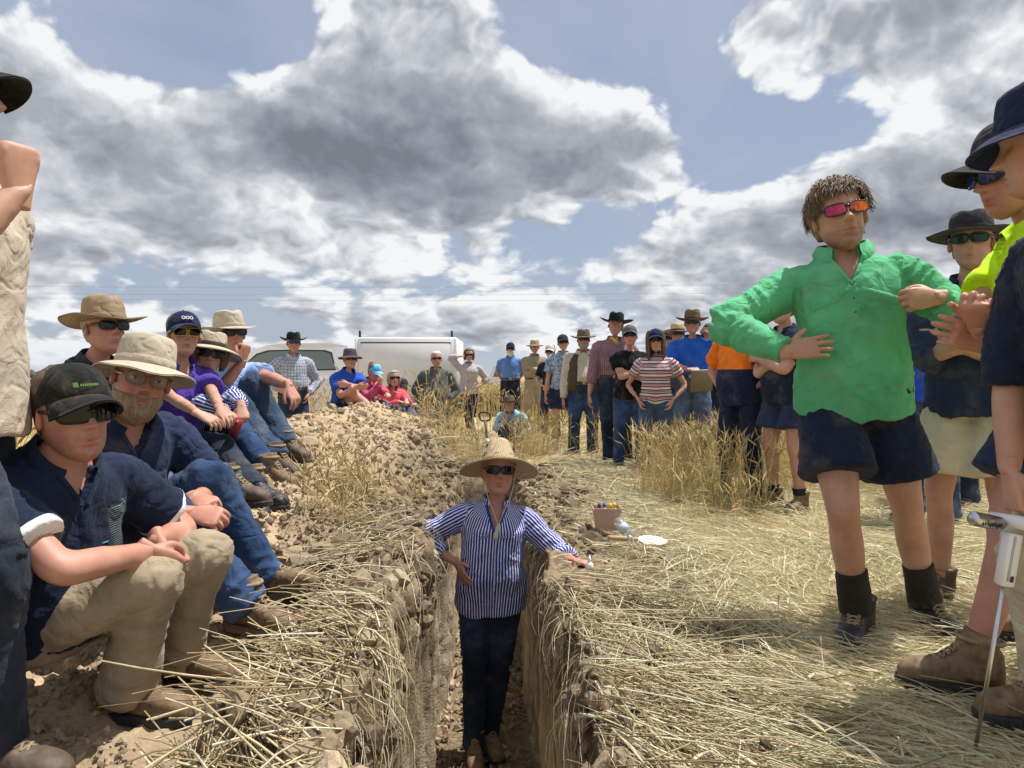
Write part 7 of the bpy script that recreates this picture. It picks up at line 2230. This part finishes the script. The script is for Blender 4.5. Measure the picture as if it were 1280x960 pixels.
def ute():
    r = empty('utility_truck', (-4.05, 14.2, -0.02), 'white dual cab utility truck with large white canopy parked beyond the heap', 'truck')
    tum = lambda z: 0.16 * np.clip((np.asarray(z, float) - 1.02) / 0.68, 0, 1)
    cab = [(-2.62, 0.42), (-2.64, 0.70), (-2.58, 0.92), (-2.42, 1.00), (-1.55, 1.08), (-0.95, 1.58), (-0.70, 1.69), (-0.30, 1.735), (0.55, 1.73), (0.88, 1.68), (0.98, 1.05), (0.98, 0.42)]
    body = obj('body', MB().put(*prism(cab, 0.0, 1.80, tum)).mesh('body', smooth=False), r, PAINT)
    for (nm, ol) in (('window', [(-1.18, 1.22), (-0.84, 1.50), (-0.62, 1.57), (-0.30, 1.58), (-0.22, 1.58), (-0.24, 1.22)]), ('window', [(-0.10, 1.22), (-0.10, 1.58), (0.42, 1.575), (0.56, 1.53), (0.66, 1.24)])):
        fr = obj('window_frame', MB().put(*panel([(p[0] + 0.028 * np.sign(p[0] - np.mean([q[0] for q in ol])), p[1] + 0.028 * np.sign(p[1] - 1.38)) for p in ol], 0.0, tum, 0.004)).mesh('window_frame', smooth=False), r, TRIM)
        obj('window', MB().put(*panel(ol, 0.0, tum, 0.009)).mesh('window', smooth=False), fr, GLASS)
    ws = np.array([(-1.50, 1.10), (-0.98, 1.555)])
    V = np.array([[ws[0, 0] - 0.03, 0.10, ws[0, 1] + 0.02], [ws[0, 0] - 0.03, 1.70, ws[0, 1] + 0.02], [ws[1, 0] - 0.03, 1.58, ws[1, 1] + 0.02], [ws[1, 0] - 0.03, 0.22, ws[1, 1] + 0.02]])
    obj('windscreen', MB().put(V, None, [[0, 1, 2, 3]]).mesh('windscreen', smooth=False), r, GLASS)
    for xs in (-0.18, 0.90):
        obj('door_gap', MB().put(*panel([(xs - 0.006, 0.52), (xs + 0.006, 0.52), (xs + 0.006, 1.08), (xs - 0.006, 1.08)], 0.0, tum, 0.003)).mesh('door_gap', smooth=False), body, TRIM)
    for xs in (-0.36, 0.66):
        obj('door_handle', MB().put(*box((xs, -0.02, 0.98), (0.18, 0.035, 0.035), None, 0.01)).mesh('door_handle'), r, TRIM)
    obj('mirror', MB().put(*box((-1.18, -0.12, 1.16), (0.10, 0.20, 0.17), None, 0.03)).mesh('mirror'), r, TRIM)
    # canopy on the tray
    c = obj('canopy', MB().put(*box((2.03, 0.90, 1.31), (1.95, 1.84, 1.06), None, 0.03)).mesh('canopy'), r, CANOPY)
    door = obj('canopy_door', MB().put(*box((2.03, -0.028, 1.30), (1.72, 0.02, 0.85), None, 0.006)).mesh('canopy_door'), c, CANOPY)
    obj('door_seal', MB().put(*box((2.03, -0.030, 1.735), (1.72, 0.03, 0.022), None, 0.004)).mesh('door_seal'), c, TRIM)
    obj('lower_panel', MB().put(*box((2.03, -0.022, 0.98), (1.70, 0.03, 0.16), None, 0.006)).mesh('lower_panel'), c, CANOPY)
    for xs in (1.45, 2.61):
        obj('latch', MB().put(*box((xs, -0.045, 0.955), (0.14, 0.03, 0.07), None, 0.01)).mesh('latch'), c, TRIM)
    for xs in (1.085, 2.975):
        obj('corner_post', MB().put(*box((xs, -0.020, 1.30), (0.05, 0.03, 1.02), None, 0.006)).mesh('corner_post'), c, STEEL if False else CANOPY)
    obj('marker_light', MB().put(*box((2.95, -0.045, 0.86), (0.06, 0.02, 0.03), None, 0.004)).mesh('marker_light'), c, plain('amber_lens', (0.6, 0.22, 0.02), 0.3))
    for xs in (1.14, 2.90):
        obj('roof_bar_post', MB().put(*box((xs, 0.05, 1.90), (0.04, 0.05, 0.14), None, 0.008)).mesh('roof_bar_post'), c, TRIM)
    obj('tray', MB().put(*box((2.03, 0.90, 0.74), (2.0, 1.80, 0.10), None, 0.01)).mesh('tray'), r, STEEL)
    obj('chassis', MB().put(*box((0.6, 0.9, 0.48), (5.2, 0.9, 0.2), None, 0.03)).mesh('chassis'), r, TRIM)
    th = np.linspace(0, 2 * np.pi, 28, endpoint=False)
    for (wx, wy) in ((-1.75, 0.12), (1.75, 0.12), (-1.75, 1.68), (1.75, 1.68)):
        rings = [(0.0, 0.20), (-0.02, 0.34), (0.02, 0.38), (0.18, 0.38), (0.22, 0.34), (0.20, 0.20)]
        V = np.concatenate([np.stack([wx + rr * np.cos(th), np.full(28, wy - 0.10 + yy), 0.38 + rr * np.sin(th)], 1) for yy, rr in rings])
        w = obj('wheel', MB().put(V, None, grid_quads(len(rings), 28, True)).mesh('wheel'), r, RUBBER)
        V = np.concatenate([np.stack([wx + rr * np.cos(th), np.full(28, wy - 0.10 + yy), 0.38 + rr * np.sin(th)], 1) for yy, rr in ((0.0, 0.205), (0.03, 0.19), (0.05, 0.08), (0.02, 0.05), (0.02, 0.001))])
        obj('rim', MB().put(V, None, grid_quads(5, 28, True)).mesh('rim'), w, STEEL)


def far_van():
    r = empty('parked_van', (-1.62, 47.0, 0.0), 'small white van parked far off in the crop', 'van')
    tum = lambda z: 0.15 * np.clip((np.asarray(z, float) - 1.0) / 0.9, 0, 1)
    prof = [(-0.1, 0.4), (-0.15, 1.0), (0.35, 1.15), (0.75, 1.72), (1.0, 1.80), (3.6, 1.80), (3.7, 1.0), (3.7, 0.4)]
    obj('body', MB().put(*prism([(p[0] * 0.55, p[1]) for p in prof], 0, 1.8, tum)).mesh('body', smooth=False), r, PAINT)
    obj('window', MB().put(*panel([(0.42, 1.1), (0.62, 1.6), (1.9, 1.6), (1.9, 1.1)], 0, tum, 0.01)).mesh('window', smooth=False), r, GLASS)
    th = np.linspace(0, 2 * np.pi, 20, endpoint=False)
    for wx in (0.25, 1.65):
        V = np.concatenate([np.stack([wx + rr * np.cos(th), np.full(20, yy), 0.35 + rr * np.sin(th)], 1) for yy, rr in ((-0.02, 0.05), (-0.03, 0.3), (0.0, 0.35), (0.2, 0.35))])
        obj('wheel', MB().put(V, None, grid_quads(4, 20, True)).mesh('wheel'), r, RUBBER)


def wires():
    for i, (y0, y1) in enumerate(((353, 346), (362, 357), (368, 366))):
        d = 95.0
        xs = np.linspace(-95, 95, 40)
        a = P(0, y0, d); b = P(1280, y1, d)
        pts = [(x, d, a[2] + (b[2] - a[2]) * (x + 65) / 130 - 0.9 * (1 - (x / 95) ** 2)) for x in xs]
        o = obj('power_line', MB().put(*tube(pts, [0.011] * 40, 5, 1)).mesh('power_line'), None, plain('wire', (0.10, 0.10, 0.11), 0.6))
        tag(o, ('uppermost', 'middle', 'lowest')[i] + ' of the three thin power lines crossing the sky', 'wire', 'power lines across the sky')


def far_trees():
    mb = MB(); V0, T0 = ico(1)
    for i in range(260):
        px = RNG.uniform(-60, 330); d = RNG.uniform(640, 760)
        p = P(px, 472, d); s = RNG.uniform(2.0, 4.2)
        V = V0 * (1 + 0.35 * vnoise(V0 * 2 + i, i)[:, None]) * A([s * 1.5, s * 1.2, s])
        mb.put(V + A([p[0], p[1], s * 0.8]), T0)
    me = mb.mesh('far_trees'); me.materials.append(plain('far_foliage', (0.055, 0.062, 0.040), 0.9, var=0.4, scale=0.3))
    tag(obj('far_trees', me), 'dark line of far off trees on the left horizon', 'trees', kind='stuff')


def small_things():
    # pale pink tub with bottles
    c = P(758, 661, 4.55)
    r = empty('plastic_tub', c, 'pale pink plastic tub of small bottles on the right rim', 'tub')
    m = plain('pink_plastic', (0.52, 0.32, 0.24), 0.5, var=0.06)
    w0, w1, h, t = 0.062, 0.082, 0.135, 0.003
    def sq(w, z): return [(-w, -w * 0.8, z), (w, -w * 0.8, z), (w, w * 0.8, z), (-w, w * 0.8, z)]
    V = A(sq(w0, 0) + sq(w1, h) + sq(w1 + 0.006, h) + sq(w1 + 0.006, h - 0.012) + sq(w1 - t, h) + sq(w0 - t, t))
    Q = np.concatenate([grid_quads(2, 4, True), grid_quads(2, 4, True) + 4, grid_quads(2, 4, True) + 8])
    Q2 = grid_quads(2, 4, True)
    mb = MB().put(V, None, np.concatenate([Q2, Q2 + 4, Q2 + 8, np.stack([16 + np.arange(4), 16 + (np.arange(4) + 1) % 4, 20 + (np.arange(4) + 1) % 4, 20 + np.arange(4)], 1), A([[0, 3, 2, 1], [20, 21, 22, 23]])]))
    obj('tub', mb.mesh('tub', smooth=False), r, m)
    cols = [((-0.045, -0.01), (0.75, 0.75, 0.78), (0.02, 0.03, 0.05)), ((-0.012, 0.01), (0.70, 0.74, 0.80), (0.05, 0.12, 0.35)), ((0.022, -0.012), (0.75, 0.75, 0.75), (0.75, 0.55, 0.02)), ((0.05, 0.012), (0.72, 0.62, 0.10), (0.75, 0.55, 0.02))]
    labs = ['white dropper bottle with black cap at the left of the pink tub', 'white bottle with blue cap in the middle of the pink tub', 'white bottle with yellow cap in the pink tub', 'yellow bottle at the right of the pink tub']
    for i, ((x, y), bc, cc) in enumerate(cols):
        b = empty('small_bottle', c + A([x, y, 0.006]), labs[i], 'bottle', 'bottles in the pink tub')
        obj('bottle', MB().put(*tube([(0, 0, 0), (0, 0, 0.002), (0, 0, 0.11), (0, 0, 0.125)], [0.013, 0.016, 0.016, 0.008], 14, 1, curved=False)).mesh('bottle'), b, plain('bottle_plastic_%d' % i, bc, 0.4, var=0.03))
        obj('cap', MB().put(*tube([(0, 0, 0.125), (0, 0, 0.150)], [0.011, 0.009], 12, 1, curved=False)).mesh('cap'), b, plain('cap_plastic_%d' % i, cc, 0.4, var=0.03))
    # white dish
    c = P(815, 688, 4.3); c[2] = max(c[2], float(surf_z(c[0], c[1])) + 0.045)
    th = np.linspace(0, 2 * np.pi, 40, endpoint=False)
    prof = [(0.0, 0.001), (0.0, 0.055), (0.012, 0.070), (0.030, 0.082), (0.032, 0.084), (0.032, 0.080), (0.014, 0.066), (0.004, 0.052), (0.004, 0.001)]
    V = np.concatenate([np.stack([rr * np.cos(th), rr * np.sin(th), np.full(40, z)], 1) for z, rr in prof])
    o = obj('dish', MB().put(V, None, grid_quads(len(prof), 40, True)).mesh('dish'), None, plain('white_plastic', (0.78, 0.78, 0.78), 0.4, var=0.03), c)
    o.rotation_euler = (0.10, 0.06, 0)
    tag(o, 'round white plastic dish lying on the straw by the right rim', 'dish')
    # hand auger standing in the ground
    c = P(787, 700, 4.25)
    r = empty('hand_auger', c, 'steel hand auger with wooden T handle stuck in the right rim', 'auger')
    obj('shaft', MB().put(*tube([(0, 0, -0.06), (0, 0, 0.05), (0, 0, 0.105)], [0.008, 0.008, 0.009], 10, 1, curved=False)).mesh('shaft'), r, STEEL)
    obj('collar', MB().put(*tube([(0, 0, 0.09), (0, 0, 0.14)], [0.015, 0.015], 12, 1, curved=False)).mesh('collar'), r, STEEL)
    obj('handle', MB().put(*tube([(-0.125, 0.0, 0.128), (-0.06, 0, 0.124), (0.0, 0, 0.12), (0.045, 0, 0.117)], [0.013, 0.015, 0.014, 0.010], 12, 3)).mesh('handle'), r, plain('worn_wood', (0.42, 0.29, 0.15), 0.7, var=0.2, scale=60))
    # clear water bottle resting on the clod behind the auger
    c = P(781, 662, 4.42)
    r = empty('water_bottle', c, 'clear plastic drink bottle lying tilted beside the auger', 'bottle')
    mw, kw_, bw = new_mat('clear_plastic'); bw.inputs['Transmission Weight'].default_value = 0.85; bw.inputs['Roughness'].default_value = 0.12; bw.inputs['IOR'].default_value = 1.25; bw.inputs['Base Color'].default_value = (0.85, 0.9, 0.95, 1)
    d = nrm(A([0.5, -0.35, -0.55])); s0 = -d * 0.08
    pts = [s0 + d * t for t in (0, 0.004, 0.05, 0.10, 0.145, 0.165, 0.18)]
    obj('bottle', MB().put(*tube(pts, [0.020, 0.031, 0.032, 0.031, 0.028, 0.014, 0.013], 18, 1, curved=False)).mesh('bottle'), r, mw)
    obj('label_band', MB().put(*tube([s0 + d * 0.045, s0 + d * 0.09], [0.0328, 0.0322], 18, 1, curved=False)).mesh('label_band'), r, plain('blue_label', (0.52, 0.58, 0.66), 0.5))
    obj('cap', MB().put(*tube([s0 + d * 0.178, s0 + d * 0.196], [0.0145, 0.0145], 14, 1, curved=False)).mesh('cap'), r, plain('grey_cap', (0.35, 0.33, 0.28), 0.5))
    # the bottles under the woman's hand
    for (px, py, d_, lab, h, rc) in ((737, 716, 3.62, 'white dropper bottle with pointed nozzle under the hand on the rim', 0.075, True), (748, 722, 3.60, 'white bottle with round cap lying beside the dropper bottle', 0.06, False)):
        c = P(px, py, d_)
        b = empty('dropper_bottle', c, lab, 'bottle', 'bottles at the hand on the rim')
        if rc:
            obj('bottle', MB().put(*tube([(0, 0, 0), (0, 0, 0.002), (0, 0, 0.042), (0, 0, 0.052)], [0.016, 0.019, 0.019, 0.010], 16, 1, curved=False)).mesh('bottle'), b, plain('white_plastic', (0.78, 0.78, 0.78), 0.4))
            obj('nozzle', MB().put(*tube([(0, 0, 0.052), (0, 0, 0.064), (0, 0, 0.085)], [0.009, 0.008, 0.003], 12, 1, curved=False)).mesh('nozzle'), b, plain('white_plastic', (0.78, 0.78, 0.78), 0.4))
        else:
            obj('bottle', MB().put(*tube([(-0.04, 0, -0.03), (-0.03, 0, -0.02), (0.01, 0, 0.015), (0.018, 0, 0.022)], [0.012, 0.017, 0.017, 0.010], 16, 1, curved=False)).mesh('bottle'), b, plain('clear_grey_plastic', (0.55, 0.55, 0.56), 0.3))
            V0, T0 = ico(2)
            obj('cap', MB().put(V0 * 0.0155 + A([0.026, 0, 0.030]), T0).mesh('cap'), b, plain('white_plastic', (0.78, 0.78, 0.78), 0.4))
    # knife handle on the left rim
    c = P(513, 666, 3.35); c[2] = float(surf_z(c[0], c[1])) + 0.03
    r = empty('soil_knife', c, 'soil knife with black handle lying on the left rim', 'knife')
    obj('handle', MB().put(*tube([(-0.055, 0, 0), (-0.02, 0, 0.003), (0.03, 0, 0.006), (0.052, 0, 0.012)], [0.009, 0.012, 0.012, 0.010], 12, 3)).mesh('handle'), r, TRIM)
    obj('blade', MB().put(*box((-0.12, 0, -0.004), (0.14, 0.026, 0.003), None, 0.001)).mesh('blade'), r, STEEL)
    # spade standing behind the trench
    b0 = P(613, 582, 8.6); b0[2] = float(surf_z(b0[0], b0[1]))
    r = empty('spade', b0, 'spade with D grip standing upright behind the trench', 'spade')
    t = P(606, 521, 8.75) - b0
    obj('shaft', MB().put(*tube([t * 0.25, t * 0.6, t * 0.92], [0.017, 0.016, 0.016], 10, 2)).mesh('shaft'), r, plain('dark_ash', (0.10, 0.075, 0.05), 0.6))
    u = nrm(t); e = A([0.06, 0, 0.0])
    obj('grip', MB().put(*tube([t * 0.92, t * 0.95 + e * 0.9, t * 1.06 + e, t * 1.08, t * 1.06 - e, t * 0.95 - e * 0.9, t * 0.92], [0.011] * 7, 10, 3)).mesh('grip'), r, TRIM)
    obj('blade', MB().put(*box(t * 0.14, (0.17, 0.012, 0.24), None, 0.004)).mesh('blade'), r, STEEL)
    obj('white_tape', MB().put(*tube([t * 0.5, t * 0.6], [0.0185, 0.0185], 10, 1, curved=False)).mesh('white_tape'), r, plain('white_plastic', (0.78, 0.78, 0.78), 0.4))
    b0 = P(600, 560, 8.9); b0[2] = float(surf_z(b0[0], b0[1])); t = P(593, 522, 8.95)
    tag(obj('stake', MB().put(*tube([(0, 0, -0.1), (t - b0) * 0.5, t - b0], [0.014, 0.014, 0.012], 8, 1, curved=False)).mesh('stake'), None, plain('pale_stake', (0.55, 0.48, 0.36), 0.7), b0), 'thin pale marker stake beside the spade', 'stake')
    # notebook on the heap
    c = P(424, 508, 9.5); c[2] = max(c[2], float(surf_z(c[0], c[1])) + 0.02)
    r = empty('notebook', c, 'closed dark blue notebook lying on the heap beside the royal blue shirt', 'notebook', None, 0.3)
    obj('cover', MB().put(*box((0, 0, 0.012), (0.30, 0.24, 0.006), None, 0.002)).mesh('cover'), r, plain('notebook_cover', (0.055, 0.07, 0.10), 0.5))
    obj('pages', MB().put(*box((0, 0, 0.0), (0.285, 0.23, 0.018), None, 0.001)).mesh('pages'), r, plain('paper', (0.7, 0.7, 0.68), 0.8))
    r.rotation_euler = (0.22, 0.12, 0.3)
    # folder held at the waist
    c = P(877, 476, 8.12)
    r = empty('folder', c, 'brown document folder held against the cobalt blue shirt', 'folder')
    Rm = rotz(0.12) @ rotx(0.15) @ roty(-0.04)
    obj('cover', MB().put(*box((0, 0, 0), (0.245, 0.014, 0.235), Rm, 0.003)).mesh('cover'), r, plain('folder_card', (0.20, 0.155, 0.085), 0.6))
    obj('paper', MB().put(*box((0.004, 0.0, 0.004), (0.236, 0.008, 0.236), Rm, 0.001)).mesh('paper'), r, plain('paper', (0.7, 0.7, 0.68), 0.8))
    # red cup in the hands of the woman in the striped shirt
    c = CUP[0]
    r = empty('cup', c, 'small dark red cup held by the seated woman in the sun hat', 'cup')
    d = nrm(A([0.4, -0.5, 0.75]))
    obj('cup', MB().put(*tube([-d * 0.05, -d * 0.048, d * 0.05, d * 0.052, d * 0.03], [0.020, 0.024, 0.028, 0.026, 0.021], 18, 1, curved=False)).mesh('cup'), r, plain('red_enamel', (0.22, 0.018, 0.03), 0.3))
    # penetrometer
    t0 = P(1268, 655, 1.94); t1 = P(1216, 955, 2.0)
    r = empty('soil_probe', t1, 'white and chrome soil penetrometer with long steel rod and gauge', 'probe')
    ax = nrm(t1 - t0); L = np.linalg.norm(t1 - t0); o0 = t0 - t1
    obj('rod', MB().put(*tube([o0 + ax * 0.15, o0 + ax * L], [0.006, 0.005], 12, 1, curved=False)).mesh('rod'), r, STEEL)
    side_ = nrm(np.cross(ax, [0, 1, 0]))
    Rm = np.stack([side_, np.cross(ax, side_) * -1, ax], 1)
    hs = obj('housing', MB().put(*box(o0 + ax * 0.095, (0.038, 0.034, 0.14), Rm, 0.004)).mesh('housing'), r, ALLOY)
    obj('groove', MB().put(*box(o0 + ax * 0.09 + A([-0.004, -0.018, 0]), (0.006, 0.003, 0.12), Rm, 0.0005)).mesh('groove'), hs, plain('grey_line', (0.40, 0.41, 0.44), 0.4))
    obj('slot', MB().put(*box(o0 + ax * 0.145 + A([0.006, -0.018, 0]), (0.008, 0.004, 0.016), Rm, 0.001)).mesh('slot'), hs, TRIM)
    grip = o0 + A([0.01, 0, 0.005])
    obj('handle', MB().put(*tube([grip + A([-0.035, 0.06, 0.0]), grip + A([0.0, 0.0, 0.0]), grip + A([0.012, -0.035, -0.002])], [0.017, 0.018, 0.018], 18, 1, curved=False)).mesh('handle'), r, ALLOY)
    obj('handle_end', MB().put(*tube([grip + A([0.012, -0.035, -0.002]), grip + A([0.0125, -0.038, -0.002])], [0.010, 0.010], 16, 1, curved=False)).mesh('handle_end'), r, STEEL)
    g0 = P(1250, 655, 1.95) - t1; g1 = P(1217, 648, 1.93) - t1
    ga = obj('gauge', MB().put(*tube([g0 + A([0.015, 0, 0]), g0, g0 + (g1 - g0) * 0.02, g1, g1 + (g1 - g0) * 0.05], [0.006, 0.008, 0.019, 0.019, 0.017], 22, 1, curved=False)).mesh('gauge'), r, STEEL)
    gd = nrm(g1 - g0)
    for i in range(9):
        q = g0 + (g1 - g0) * (0.12 + 0.085 * i) 
        obj('gauge_mark', MB().put(*box(q + A([0, -0.0185, -0.002 - 0.003 * (i % 3)]), (0.0022, 0.003, 0.010 - 0.002 * (i % 2)))).mesh('gauge_mark', smooth=False), ga, TRIM)


ute(); far_van(); wires(); far_trees(); small_things()
